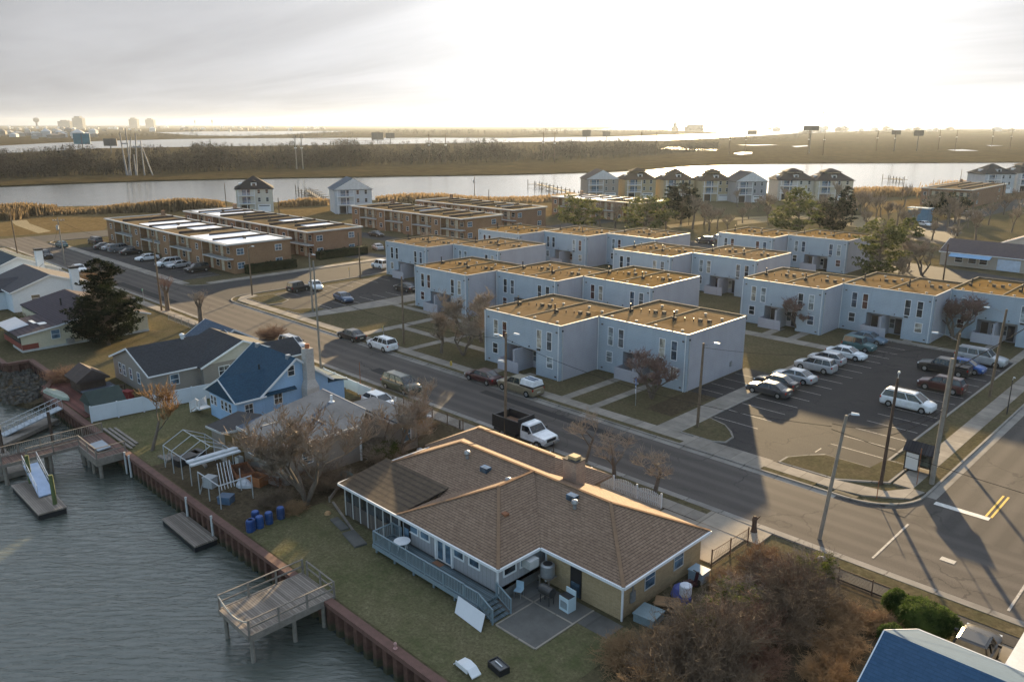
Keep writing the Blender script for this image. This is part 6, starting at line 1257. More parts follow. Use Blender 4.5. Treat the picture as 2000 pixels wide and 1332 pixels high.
def roundbush(loc, rx, ry, rz_, label, seed):
    rr = random.Random(seed); t = thing('round_bush', label, 'bush', loc, 0, 'clipped evergreen bushes'); m = MB(); 
    m.lathe((0,0,0), [(rx*.5,0),(rx*.78,rz_*.3),(rx*.8,rz_*.6),(rx*.5,rz_*.82),(rx*.1,rz_*.88)], 14)
    for _ in range(int(620*rx)):
        th = rr.uniform(0,6.283); ph = math.acos(rr.uniform(-.25,1)); k = .93+.07*math.sin(3*th+seed)+rr.uniform(-.05,.06); q = Vector((rx*k*math.sin(ph)*math.cos(th), ry*k*math.sin(ph)*math.sin(th), rz_*.48+rz_*.52*k*math.cos(ph))); leafclump(m, q, .14, 11, .05, rr, 1)
    m.build('leaves', BOX, t, True); MB().tube((0,0,0),(0,0,rz_*.5),.08).build('stem', BARK, t, True)
roundbush((-11.0,44.6,0), 1.75, 1.4, 1.9, 'large rounded green bush above the blue roof', 1); roundbush((-12.9,45.4,0), .8, .75, 1.5, 'small upright green bush left of the large rounded one', 2); roundbush((-12.0,42.3,0), .75, .7, 1.1, 'small green bush below the large rounded one', 3)
def hedge(x0, x1, y0, y1, h, label, seed):
    rr = random.Random(seed); t = thing('hedge', label, 'hedge', ((x0+x1)/2,(y0+y1)/2,0), 0); m = MB(); m.box(x0+.1,x1-.1,y0+.1,y1-.1,0,h-.1)
    for _ in range(int((x1-x0+.8)*(y1-y0)*14)): q = Vector((rr.uniform(x0,x1), rr.uniform(y0,y1), h*rr.uniform(.1,1))); leafclump(m, q, .22, 7, .14, rr, 1)
    m.build('leaves', foliage('hedge_foliage', (.016,.026,.012)), t)
hedge(-144.6,-142.9,72.0,82.8,1.8,'dark clipped hedge at the end wall of the nearest brick building',5); hedge(-149.6,-147.6,91,103.5,1.8,'dark clipped hedge at the end wall of the second brick building',6)
# reeds along the bay and the wooded belt on the marsh island: nobody could count them
def reeds(name, line, depth, h, n, mat, seed, label):
    rr = random.Random(seed); m = MB(); L = [G(u, v) for u, v in line]; seg = [(L[i+1]-L[i]).length for i in range(len(L)-1)]; tot = sum(seg)
    for _ in range(n):
        s = rr.uniform(0, tot); i = 0
        while s > seg[i] and i < len(seg)-1: s -= seg[i]; i += 1
        d = (L[i+1]-L[i]).normalized(); p = L[i]+d*s+Vector((-d.y, d.x, 0))*rr.gauss(0, depth*.4); hh = h*.78*rr.uniform(.5,1.1)*(.8+.35*math.sin(s*.11+i*2)); a = rr.uniform(0,3.14); w_ = .32
        c, q = math.cos(a)*w_, math.sin(a)*w_; l1, l2 = rr.gauss(0,.25), rr.gauss(0,.25)
        m.face([(p.x-c,p.y-q,-.3),(p.x+c,p.y+q,-.3),(p.x+c*.5+l1,p.y+q*.5+l2,hh),(p.x-c*.2+l1,p.y-q*.2+l2,hh*1.08)])
    o = m.build(name, mat); o['kind'] = 'stuff'; o['label'] = label; o['category'] = 'reeds'
REED = foliage('reed_straw', (.26,.185,.10), (.36,.26,.15), .95); REEDd = foliage('reed_dark', (.15,.11,.065), (.24,.175,.10), .95)
reeds('reeds', [(-20,432),(30,420),(110,417),(250,413),(350,411),(432,406)], 7, 3.9, 11000, REEDd, 1, 'tall dry reeds along the left shore'); reeds('reeds', [(552,404),(600,400),(645,400)], 4, 2.6, 1400, REED, 2, 'low dry reeds between the raised houses')
reeds('reeds', [(735,396),(850,394),(1000,392),(1125,390)], 8, 3.2, 7000, REED, 3, 'dry reeds behind the brick roofs'); reeds('reeds', [(1655,385),(1740,381),(1800,376),(1900,368)], 10, 3.6, 6000, REED, 4, 'dry reeds on the right-hand bank')
def wood(name, rows, n, h0, h1, mat, seed, label, pc=20):
    rr = random.Random(seed); m = MB()
    for _ in range(n):
        t_ = rr.random()**1.0; u0 = rows[0][0]; k = t_*(len(rows)-1); i = min(len(rows)-2, int(k)); f = k-i
        u = lerp(rows[i][0], rows[i+1][0], f); va = lerp(rows[i][1], rows[i+1][1], f); vb = lerp(rows[i][2], rows[i+1][2], f); ht = lerp(rows[i][3], rows[i+1][3], f)
        p = G(u+rr.uniform(-8,8), lerp(va, vb, rr.random()**1.5), -1.2); H_ = ht*.74*rr.uniform(.5,1.2)*(.82+.3*math.sin(u*.035+seed)*math.sin(u*.011)); conif = rr.random() < .12
        rad = H_*(.24 if conif else rr.uniform(.3,.5))
        for j in range(pc):
            a = rr.uniform(0,6.283); z = H_*rr.uniform(.25,.95); rr_ = rad*(1-z/H_ if conif else math.sqrt(max(.1,1-(2*z/H_-1)**2)))*rr.uniform(.5,1); c = Vector((p.x+math.cos(a)*rr_, p.y+math.sin(a)*rr_, -1.2+z)); s = H_*rr.uniform(.035,.085)
            e1 = Vector((rr.gauss(0,1),rr.gauss(0,1),rr.gauss(0,.7))).normalized()*s; e2 = e1.orthogonal().normalized()*s*.8; m.face([c-e1, c+e2, c+e1*.9, c-e2*1.1], 1 if conif else 0)
        m.tube((p.x,p.y,-1.4),(p.x,p.y,-1.2+H_*rr.uniform(.8,1.05)),.22,.05,3,2,cap=False)
        if not conif:
            for j in range(4): a = rr.uniform(0,6.283); z = H_*rr.uniform(.3,.7); m.tube((p.x,p.y,z-1.2),(p.x+math.cos(a)*rad,p.y+math.sin(a)*rad,z+H_*.3-1.2),.12,.05,3,2,cap=False)
    o = m.build(name, mat); o['kind'] = 'stuff'; o['label'] = label; o['category'] = 'woodland'
WD = [M('winter_wood', (.048,.038,.029), 1.0, .35, .05, spec=0), M('winter_conifer', (.018,.022,.013), 1.0, .3, .05, spec=0), M('winter_stems', (.05,.042,.034), 1.0, .3, .1, spec=0)]
wood('woodland', [(-60,352,303,12),(0,349,301,12),(120,344,298,12),(300,340,294,13),(450,334,290,13),(600,329,286,13),(700,325,285,14),(900,320,283,14),(1100,314,282,14),(1250,306,281,12),(1330,300,280,9),(1400,293,281,6)], 5200, 0, 0, WD, 3, 'leafless wood covering the marsh island')
wood('far_thicket', [(-60,263,262,14),(200,267,262,12),(560,270,266,12),(700,266,258,20),(900,266,258,22),(1100,264,256,24),(1200,262,255,22),(1300,258,254,30),(1400,258,255,22)], 1500, 0, 0, WD, 5, 'hazy tree line beyond the second channel', 12)
wood('marsh_scrub', [(1400,275,268,9),(1550,272,264,9),(1580,262,257,12),(1800,259,255,14),(2060,262,254,18)], 700, 0, 0, WD, 6, 'hazy scrub along the far right marsh', 12)
# ================================================================== WATERFRONT AND YARD THINGS
RSH = None
def sheetpile(name, label, line, ztop, zbot, side):
    """corrugated rusty sheet piling under a cap beam"""
    t = thing(name, label, 'bulkhead', (line[0][0], line[0][1], 0)); m = MB(); cap = MB()
    for a, b in zip(line[:-1], line[1:]):
        a, b = Vector((*a, 0)), Vector((*b, 0)); L = (b-a).length; d = (b-a)/L; nrm = Vector((d.y, -d.x, 0))*side; n = max(1, int(L/.95)); s = L/n; pts = []
        for i in range(n): x = i*s; pts += [(x, 0), (x+s*.36, 0), (x+s*.5, .32), (x+s*.86, .32)]
        pts.append((L, 0)); P_ = [a+d*x+nrm*(y+.02) for x, y in pts]
        for p, q in zip(P_[:-1], P_[1:]): 
            f = [(p.x,p.y,zbot),(q.x,q.y,zbot),(q.x,q.y,ztop-.2),(p.x,p.y,ztop-.2)]; m.face(f if side > 0 else f[::-1])
        c0, c1 = a-d*.1+nrm*.16, b+d*.1+nrm*.16; cap.bar((c0.x,c0.y,ztop-.02),(c1.x,c1.y,ztop-.02),.56,.3)
    m.build('sheet_piles', RSP, t); cap.build('cap_beam', RCAP, t); return t
def rustpile(name, a, b2, wet):
    bb = NB(name); co = bb.coord('World'); x, y, z = bb.xyz(co); f = bb.ramp(bb.noise(co, 2.2, 5, .65), .35, .68); c = bb.mix(f, a, b2)
    c = bb.mix(bb.ramp(bb.m('ADD', z, bb.m('MULTIPLY', bb.noise(co, 3, 3), .5)), -.95, -1.25), c, wet) if False else c
    k = bb.m('SUBTRACT', 1.0, bb.ramp(bb.m('ADD', z, bb.m('MULTIPLY', bb.noise(co, 3, 3), .5)), -1.25, -.85), clamp=True); c = bb.mix(bb.m('MULTIPLY', k, .85), c, wet); return bb.out(c, .85, 0, .2)
RSP = rustpile('rusted_sheet_steel', (.07,.036,.028), (.12,.066,.05), (.035,.04,.022)); RCAP = M('rusted_cap_steel', (.125,.066,.052), .8, .25, 2)
sheetpile('sheet_pile_bulkhead', 'long rust-red sheet pile bulkhead with flat cap beam along the canal', [(-92.5,22.55),(12,22.55)], .02, -3.2, 1)
sheetpile('sheet_pile_bulkhead', 'rust-red bulkhead stepping back round the rubble inlet on the left', [(-126,22.55),(-108.4,22.55),(-108.2,25.25),(-98.6,25.2),(-93.4,22.55)], .02, -3.0, 1)
GP = M('green_pile_wood', (.09,.11,.045), .9, .25, 2); PIPE = M('white_pvc_pipe', (.42,.42,.42), .6, .2, 2); WDK = planks('weathered_dock_boards', (.20,.165,.14), .15, 0); WDKy = planks('weathered_dock_boards_y', (.22,.185,.155), .15, 1); WDG = M('weathered_grey_timber', (.19,.165,.14), .9, .3, 3); FLT = M('float_black_plastic', (.015,.016,.018), .7, .2)
def piles(par, pts, z0=-3.0, z1=0, r=.14, mat=None):
    for x, y in pts: MB().tube((x,y,z0),(x,y,z1),r,r*.95,8).build('pile', mat or WDG, par)
# near dock platform with rails
d1_ = thing('dock_platform', 'weathered timber dock with open railings jutting into the canal, nearest the viewer', 'dock', (-40, 20, 0))
MB().box(-41.6,-38.0,17.3,22.9,.06,.16).build('deck_boards', WDKy, d1_); m = MB(); m.box(-41.65,-37.95,17.2,17.3,-.12,.18); m.box(-41.7,-41.6,17.3,22.9,-.12,.18); m.box(-38,-37.9,17.3,22.9,-.25,.18); m.build('rim_joist', WDG, d1_)
piles(d1_, [(-41.4,17.5),(-38.2,17.5),(-41.4,20.2),(-38.2,20.2),(-38.2,22.2)], -3, .05)
rail(d1_, [(-37.98,17.3),(-37.98,22.9),(-41.2,23.0)], .16, .95, WDG, .1, picket=False, mid=True); rail(d1_, [(-41.6,17.3),(-41.6,22.9)], .16, .95, WDG, .1, picket=False, mid=True)
tag(MB().path([(-41.6+3.6*i/8, 17.28, 1.05-1.1*(1-(2*i/8-1)**2)*.45) for i in range(9)], .045, 6).build('mooring_rope', M('pale_rope', (.42,.38,.32), .9)), 'pale rope strung across the open end of the near dock', 'rope')
# floating slab
def floatdock(label, pts, z, mat, nm='floating_dock'):
    cx = sum(p[0] for p in pts)/len(pts); cy_ = sum(p[1] for p in pts)/len(pts); t = thing(nm, label, 'floating dock', (cx, cy_, z)); MB().prism(pts, z-.02, z+.1).build('boards', mat, t)
    MB().prism([(cx+(p[0]-cx)*.97, cy_+(p[1]-cy_)*.97) for p in pts], z-.6, z-.02).build('float', FLT, t); return t
floatdock('bare grey floating dock lying against the rusty bulkhead', [(-58.2,20.5),(-52.3,20.45),(-52.3,22.15),(-58.2,22.15)], -1.35, WDKy)
fd = floatdock('floating dock with a blue gangway and two green piles, at the left', [(-73.0,14.0),(-65.6,14.0),(-65.4,16.0),(-70.5,16.2),(-72.9,15.6)], -1.3, WDKy)
for (x, y, lb) in ((-72.3,15.3,'green mooring pile at the head of the blue gangway'),(-66.6,15.5,'green mooring pile at the outer corner of the floating dock')): tag(MB().tube((x,y,-3.2),(x,y,1.3),.17,.16,9).build('mooring_pile', GP), lb, 'pile', 'green mooring piles')
g_ = thing('gangway', 'blue aluminium gangway sloping down to the floating dock', 'gangway', (-71,15.2,0)); MB().hexa([(-73.4,15.2,-.05),(-73.4,16.3,-.05),(-68.6,16.0,-1.15),(-68.6,14.9,-1.15),(-73.4,15.2,.05),(-73.4,16.3,.05),(-68.6,16.0,-1.05),(-68.6,14.9,-1.05)]).build('tread', M('blue_grey_aluminium', (.30,.38,.52), .45, .1, 2, metal=.3), g_)
for y0 in (15.2, 16.3):
    m = MB().tube((-73.4,y0,1.0),(-68.7,y0-.3,-.15),.03).tube((-73.4,y0,.5),(-68.7,y0-.3,-.6),.02)
    for i in range(6): f = i/5; m.tube((-73.4+4.7*f,y0-.3*f,-1.1*f),(-73.4+4.7*f,y0-.3*f,1.0-1.15*f),.02)
    m.build('handrail', ALU, g_)
# pier: walkway with picket rail and a boat-hoist platform at the bulkhead
pr = thing('timber_pier', 'brown timber pier with picket railing running out from the bulkhead, left', 'pier', (-74, 19, 0))
MB().box(-76.4,-74.6,13.8,22.6,.02,.14).box(-74.6,-70.2,20.0,22.6,.02,.14).build('deck_boards', planks('brown_dock_boards', (.13,.085,.07), .15, 1), pr); m = MB(); m.box(-70.2,-70.1,20,22.6,-.5,.16); m.box(-74.6,-70.1,19.9,20,-.5,.16); m.box(-74.6,-74.5,13.8,20,-.12,.16); m.box(-76.5,-76.4,13.8,22.6,-.12,.16); m.build('rim_joist', WDG, pr)
rail(pr, [(-76.4,22.6),(-76.4,13.9),(-74.6,13.9)], .14, .95, WDG, .1, .16); rail(pr, [(-74.55,15.8),(-74.55,20.0),(-70.2,20.0),(-70.2,22.4)], .14, .95, WDG, .1, .3, picket=False, mid=True)
piles(pr, [(-76.2,14.1),(-74.8,14.1),(-76.2,17.6),(-74.8,17.6),(-74.4,20.2),(-73.8,20.4),(-70.5,20.3),(-72,20.2),(-76.2,20.6)], -3, .05, .17)
tag(MB().hexa([(-73.8,20.6,.22),(-71.6,20.6,.22),(-71.6,21.7,.3),(-73.8,21.7,.3),(-73.8,20.6,.32),(-71.6,20.6,.32),(-71.6,21.7,.4),(-73.8,21.7,.4)]).build('window_sash', M('pale_acrylic', (.22,.26,.30), .25, .1)), 'old pale window sash lying on the pier platform', 'window')
for i, y in enumerate((22.95, 23.35, 23.75)): tag(MB().box(-77.5+i*.3,-70.6-i*.4,y,y+.24,.06,.14).build('timber_plank', WDG), ['plank nearest the bulkhead cap above the pier','middle one of three planks laid above the pier','plank farthest inland of the three above the pier'][i], 'plank', 'planks beside the pier')
# second gangway and floats farther left
g2_ = thing('gangway', 'long grey aluminium gangway slanting to the left edge from the bulkhead', 'gangway', (-88,18,0)); A_, B_ = Vector((-84.6,22.2,.25)), Vector((-91.0,13.0,-1.0)); A_=G(118,796,.2); B_=G(5,850,-1.1); MB().bar(A_, B_, 1.1, .1).build('tread', M('grey_aluminium', (.30,.34,.38), .45, .1, 2, metal=.3), g2_)
dd = (B_-A_).normalized(); sd = Vector((-dd.y,dd.x,0)).normalized()*.55
for s in (-1,1):
    m = MB().tube(A_+sd*s+Vector((0,0,.95)), B_+sd*s+Vector((0,0,.95)), .03)
    for i in range(10): q = A_.lerp(B_, i/9)+sd*s; m.tube(q, q+Vector((0,0,.95)), .02); q2 = A_.lerp(B_, min(1,(i+1)/9))+sd*s; m.tube(q, q2+Vector((0,0,.95)), .015)
    m.build('handrail', ALU, g2_)
q0, q1 = G(-40,885,-1.35), G(103,820,-1.35); tag(MB().bar(q0, q1, 1.6, .35).build('floating_dock', WDG), 'long dark floating dock below the grey gangway', 'floating dock'); 
q = G(-30,905,-1.3); tag(MB().box(q.x-3,q.x+4.2,q.y-1.5,q.y+2.2,-1.7,-1.25).build('floating_dock', WDG), 'grey floating dock corner at the left edge below the gangway', 'floating dock')
for (u, v, lb) in ((8,895,'dark mooring pile at the left edge'),(104,870,'dark mooring pile between the grey gangway and the pier')): q = G(u,v,-1.8); tag(MB().tube((q.x,q.y,-3),(q.x,q.y,1.6),.15,.14,8).build('mooring_pile', WOODd), lb, 'pile', 'dark mooring piles')
for i, (u, v) in enumerate(((197,760),(215,775),(362,960),(408,1020))):
    q = G(u, v, 0); x = [-69.6,-68.6,-57.2,-52.9][i]; tag(MB().tube((x,22.1,-1.7),(x,22.1,.35),.09,.09,8).build('guide_pipe', PIPE), ['first white pipe on the bulkhead right of the pier','second white pipe on the bulkhead right of the pier','white pipe on the bulkhead at the head of the bare float','white pipe on the bulkhead at the tail of the bare float'][i], 'pipe', 'white pipes on the bulkhead')
# rowing boat, tents and clutter behind the rubble inlet
q = G(112,772,.3); t = thing('rowing_boat', 'upturned pale green skiff on the red terrace by the inlet', 'boat', G(113,773,.1), R(8)); t.scale = (1.2,.75,.9); m = MB(); rs = []
for x, w_, h_ in ((-2.1,.55,.35),(-1,.75,.5),(.2,.78,.52),(1.3,.55,.45),(2.2,.06,.3)): rs.append([(x,-w_,0),(x,-w_*.8,h_*.8),(x,0,h_),(x,w_*.8,h_*.8),(x,w_,0)])
for r_ in rs: m.v += r_
for i in range(4):
    for j in range(4): a = i*5+j; m.f.append((a,a+5,a+6,a+1)[::-1]); m.m.append(0)
m.f.append((0,1,2,3,4)[::-1]); m.m.append(0); m.build('hull', M('pale_green_fibreglass', (.24,.27,.22), .5, .3, 1), t, True)
MB().bar((-2.1,0,.45),(2.2,0,.33),.07,.08).build('keel', M('pale_green_fibreglass', (.30,.35,.30)), t, True)
quadsheet('terrace', -96, -82, 22.9, 28.5, .05, planks('red_terrace_boards', (.13,.05,.04), .15, 1), z0=0)
q = G(205,790,0); t = thing('canopy_shelter', 'dark green tent-shaped canopy at the end of the white fence', 'tent', (-82.5,24.9,0)); MB().hip(-1.6,1.6,-1.5,1.5,1.3,2.5,.15,axis='y',gable=True).build('cover', M('dark_green_canvas', (.035,.05,.045), .85, .2, 2), t, True); MB().box(-1.5,1.5,-1.4,1.4,0,1.25).build('side_curtain', M('grey_canvas', (.13,.13,.125), .9, .2, 2), t, True)
t = thing('garden_pavilion', 'low dark wooden pavilion with deck beside the tan bungalow', 'pavilion', (-88.6,26.6,0)); MB().box(-2.6,2.6,-1.6,1.8,.3,.42).build('deck', planks('grey_deck_boards', (.12,.13,.16), .15, 0), t, True); m = MB(); m.hip(-4.6,-1.0,-1.8,1.2,1.5,2.6,.2,axis='x',gable=True); m.build('roof', M('dark_brown_felt', (.06,.045,.04), .9, .3), t, True)
MB().box(-4.4,-1.2,-1.6,1.0,0,1.45).build('wall', WOODd, t, True); rail(t, [(-86.2,25.0),(-86.2,28.3)], .42, .8, WOODd, .08, .15)
for i, (u, v, c, lb) in enumerate(((250,772,(.20,.03,.03),'dark red cushion seat on the pavilion deck'),(222,765,(.45,.48,.52),'white box on the pavilion deck edge'),(152,745,(.05,.05,.05),'black barrel by the upturned skiff'),(160,740,(.35,.33,.3),'pale lumber stack behind the upturned skiff'))):
    q = G(u, v, .4); tag(MB().lathe((q.x,q.y,0),[(.4,.1),(.42,.5),(.38,.9)],10).build('storage_barrel' if i == 2 else 'garden_box', M('clutter_%d' % i, c, .7)) if i in (2,) else MB().box(q.x-.5,q.x+.5,q.y-.35,q.y+.35,.1,.85,0,.3).box(q.x-.54,q.x+.54,q.y-.39,q.y+.39,.85,.92,0,.3).build('garden_box', M('clutter_%d' % i, c, .7)), lb, 'barrel' if i == 2 else 'box')
rr = random.Random(4); ROCK = M('rubble_stone', (.065,.058,.048), .95, .4, 2); t = MB()
for _ in range(420):
    x, y = rr.uniform(-113,-95), rr.uniform(19.3,24.8); s = rr.uniform(.12,.42); z = -1.25+rr.uniform(0,.15)
    if x < -108.6 and y > 22: continue
    P_ = [Vector((x+s*math.cos(a)*rr.uniform(.7,1.2), y+s*math.sin(a)*rr.uniform(.7,1.2), 0)) for a in (0,1.57,3.14,4.71)]; t.hexa([(p.x,p.y,z) for p in P_]+[(x+(p.x-x)*.6,y+(p.y-y)*.6,z+s*rr.uniform(.5,.9)) for p in P_])
o = t.build('rubble', ROCK); o['kind'] = 'stuff'; o['label'] = 'broken stone rubble on the mud of the inlet'; o['category'] = 'rubble'
# fences
RSTF = M('rusty_fence', (.11,.07,.05), .9, .3, 4)
FW = M('white_vinyl', (.52,.56,.60), .5, .06, 1)
def panel_fence(name, label, line, ht, mat, post=.12, step=2.4, kind='solid', gap=.13, group=None, par_h=None):
    t = thing(name, label, 'fence', (line[0][0], line[0][1], 0), 0, group)
    for a, b in zip(line[:-1], line[1:]):
        a, b = Vector((*a, 0)), Vector((*b, 0)); L = (b-a).length; d = (b-a)/L; n = max(1, round(L/step)); s = L/n
        for i in range(n+1): p = a+d*(s*i); MB().box(p.x-post/2,p.x+post/2,p.y-post/2,p.y+post/2,0,ht+.12).build('post', mat, t)
        for i in range(n):
            p, q = a+d*(s*i+.06), a+d*(s*(i+1)-.06); m = MB()
            if kind == 'solid': m.bar(p+Vector((0,0,ht*.5+.05)), q+Vector((0,0,ht*.5+.05)), .05, ht-.1); m.bar(p+Vector((0,0,ht)), q+Vector((0,0,ht)), .08, .1)
            elif kind == 'picket':
                m.bar(p+Vector((0,0,ht*.3)), q+Vector((0,0,ht*.3)), .04, .08); m.bar(p+Vector((0,0,ht*.72)), q+Vector((0,0,ht*.72)), .04, .08); k = int((q-p).length/gap)
                for j in range(k): c = p+d*(gap*(j+.5)); hh = ht*(.88+.18*abs(math.sin(math.pi*(i+j/k)))) ; m.box(c.x-.035,c.x+.035,c.y-.02,c.y+.02,.06,hh)
            else:
                m.bar(p+Vector((0,0,ht)), q+Vector((0,0,ht)), .035, .035); m.bar(p+Vector((0,0,.1)), q+Vector((0,0,.1)), .025, .025)
                k = int((q-p).length/.18)
                for j in range(k): c0, c1 = p+d*(.18*j), p+d*(.18*j+.5 if .18*j+.5 < (q-p).length else (q-p).length); m.tube(c0+Vector((0,0,.1)), c1+Vector((0,0,ht)), .006, .006, 3, cap=False); m.tube(c1+Vector((0,0,.1)), c0+Vector((0,0,ht)), .006, .006, 3, cap=False)
            m.build('panel', mat, t)
    return t
panel_fence('white_privacy_fence', 'solid white vinyl fence between the tan bungalow and the blue house lawn', [(-80.1,22.9),(-78.7,34.8)], 1.6, FW)
panel_fence('white_privacy_fence', 'solid white fence along the kerb behind the blue house', [(-76,46.4),(-66.3,45.9)], 1.25, FW); panel_fence('white_picket_fence', 'scalloped white picket fence along the sidewalk behind the ranch house', [(-44,46.8),(-30.5,46.8)], 1.15, FW, kind='picket', gap=.16)
panel_fence('white_picket_fence', 'short white picket gate panels left of the olive minivan', [(-64.9,46.2),(-62.4,46.2)], 1.1, FW, kind='picket', gap=.16)
panel_fence('chain_link_fence', 'rusty chain link fence at the driveway beside the thicket', [(-23.4,42.2),(-23.2,46.6)], 1.2, RSTF, .07, kind='wire'); panel_fence('chain_link_fence', 'rusty chain link fence round the dirt yard of the flat-roofed house', [(-61.6,46.6),(-48.2,46.7),(-48.0,42.5)], 1.2, RSTF, .07, kind='wire')
panel_fence('chain_link_fence', 'thin wire fence along the golden lawn at the street', [(-117,45.8),(-96,45.8)], 1.1, GREYM, .06, kind='wire'); panel_fence('chain_link_fence', 'low wire fence between path and brush at the lower right', [(-18.8,46.3),(-12.6,46.3)], 1.0, RSTF, .06, kind='wire')
panel_fence('garden_retaining_wall', 'low dark plank edging between the two yards left of the porch', [(-52.4,33.9),(-49.2,29.8)], .35, WDG, .1)
# things on and around the deck and patio
t = thing('round_table', 'round white table on the blue-grey deck', 'table', (-38.55, 28.6, .66)); MB().lathe((0,0,0),[(.05,.68),(.55,.68),(.57,.71),(.55,.74)],20).build('top', WHT, t, True)
for a in (0,1.57,3.14,4.71): MB().tube((.4*math.cos(a),.4*math.sin(a),0),(.3*math.cos(a),.3*math.sin(a),.68),.03).build('leg', WHT, t, True)
tag(MB().box(-36.0,-35.2,29.0,29.4,.662,.68).build('door_mat', M('coir_mat', (.24,.12,.07), .95)), 'brown mat before the white double doors', 'mat'); tag(MB().lathe((-39.35,29.0,.66),[(.3,.0),(.34,.25),(.3,.3)],10).build('fire_bowl', BLK), 'black bowl by the screen door on the deck', 'bowl')
tag((lambda a, b, c, d: MB().hexa([a, b, b+Vector((0,.04,0)), a+Vector((0,.04,0)), d, c, c+Vector((0,.04,0)), d+Vector((0,.04,0))]))(G(888,1196,.05), G(939,1234.5,.05), G(947,1200,.82), G(894.7,1163.6,.82)).build('white_board', M('white_panel', (.55,.56,.58), .5, .05, 1)), 'large plain white board leaning on the deck stairs', 'board')
t = thing('kitchen_range', 'old white kitchen stove with black top standing on the patio', 'stove', (-27.0,32.0,.05), R(-4)); MB().box(-.38,.38,-.33,.33,0,.92).build('body', M('enamel_white', (.45,.55,.60), .35, .06), t, True); MB().box(-.36,.36,-.3,.24,.92,.94).build('hob', BLK, t, True); MB().box(-.38,.38,.25,.33,.94,1.25).build('back_panel', M('enamel_white', (.45,.55,.60)), t, True)
MB().box(-.27,.27,-.35,-.33,.2,.62).build('oven_door', M('oven_grey', (.2,.24,.26), .4), t, True); MB().tube((-.25,-.37,.68),(.25,-.37,.68),.015).build('handle', GREYM, t, True)
t = thing('barrel_grill', 'dark domed barbecue grill on the patio', 'grill', (-28.3,31.6,.05)); MB().tube((-.45,0,.85),(.45,0,.85),.32,.32,14).build('drum', M('grill_steel', (.06,.06,.06), .35, .3, 3, metal=.5), t, True)
for x in (-.35,.35):
    for y in (-.2,.2): MB().tube((x,y,0),(x,y,.65),.025).build('leg', BLK, t, True)
MB().box(-.7,-.45,-.2,.2,.78,.82).build('side_shelf', BLK, t, True)
t = thing('air_conditioner', 'round grey air conditioning unit on a wall stand above the patio', 'air conditioner', (-29.3,32.75,0)); MB().lathe((0,0,1.0),[(.42,0),(.45,.05),(.45,.75),(.36,.82)],16).build('casing', GREYM, t, True); MB().lathe((0,0,1.8),[(.3,.0),(.3,.03)],14).build('fan_grille', BLK, t, True); MB().box(-.45,.45,-.4,.4,.93,1.0).build('stand', WDG, t, True)
for x in (-.38,.38): MB().box(x-.04,x+.04,-.35,-.27,0,.93).build('leg', WDG, t, True)
MB().box(-30.45,-29.95,31.7,32.35,1.62,2.1)
t = thing('garden_statue_set', 'pale blue folding chair beneath the timber wing', 'chair', (-30.0,30.9,.05), R(20)); MB().box(-.25,.25,-.22,.22,.42,.46).build('seat', M('pale_blue_plastic', (.35,.47,.55), .5), t, True); MB().box(-.25,.25,.2,.24,.46,.95).build('backrest', M('pale_blue_plastic', (.35,.47,.55)), t, True)
for x in (-.22,.22):
    for y in (-.2,.2): MB().tube((x,y,0),(x,y,.42),.02).build('leg', GREYM, t, True)
t.name = 'garden_chair'
t = thing('white_lounge_shell', 'curved white plastic slide piece lying on the grass', 'slide', G(913,1310), R(-5)); m = MB(); pr_ = [(-.85,.05),(-.6,.3),(-.1,.42),(.4,.36),(.8,.1)]
for (x0,z0),(x1,z1) in zip(pr_[:-1],pr_[1:]): m.hexa([(x0,-.3,z0),(x1,-.3,z1),(x1,.3,z1),(x0,.3,z0),(x0,-.3,z0+.07),(x1,-.3,z1+.07),(x1,.3,z1+.07),(x0,.3,z0+.07)])
m.build('shell', WHT, t, True); MB().box(-.6,.4,-.34,-.28,.2,.46).build('rim', WHT, t, True); t.name = 'plastic_slide'
t = thing('storage_crate', 'open black crate on the grass with pale bars inside', 'crate', G(974,1308), R(-8)); m = MB(); m.box(-.55,.55,-.33,.33,0,.06); m.box(-.55,.55,-.33,-.28,.06,.4); m.box(-.55,.55,.28,.33,.06,.4); m.box(-.55,-.5,-.28,.28,.06,.4); m.box(.5,.55,-.28,.28,.06,.4); m.build('box', BLK, t, True); MB().box(-.3,.3,-.03,.03,.36,.41).build('handle', ALU, t, True); MB().box(-.45,.45,-.28,.28,.3,.34).build('tray', M('crate_grey', (.12,.12,.12), .6), t, True)
t = thing('garden_ornament', 'small pink figure standing on the bulkhead cap', 'ornament', (-31.2,22.4,.14)); MB().lathe((0,0,0),[(.1,0),(.13,.06),(.05,.1),(.07,.25),(.1,.34),(.05,.42)],8).build('figure', M('faded_pink', (.42,.25,.22), .8), t, True)
for (x0,x1,y0,y1,r_,lb) in ((-44.2,-41.9,27.4,28.3,R(-12),'pale concrete slab in the grass at the end of the deck'),(-46.6,-44.6,28.0,28.6,R(-10),'narrow slab under the screened porch')): tag(MB().box(x0,x1,y0,y1,.02,.14,0,r_).build('concrete_slab', C_patio), lb, 'slab')
tag(MB().bar((-48.9,29.9,.08),(-42.6,28.0,.06),.16,.12).build('landscape_timber', WDG), 'long timber edging in front of the screened porch', 'timber'); tag(MB().lathe((-47.6,28.6,0),[(.25,0),(.2,.2),(.05,.28)],6).build('garden_stone', M('orange_stone', (.40,.24,.12), .9)), 'orange stone at the corner of the screened porch', 'stone')
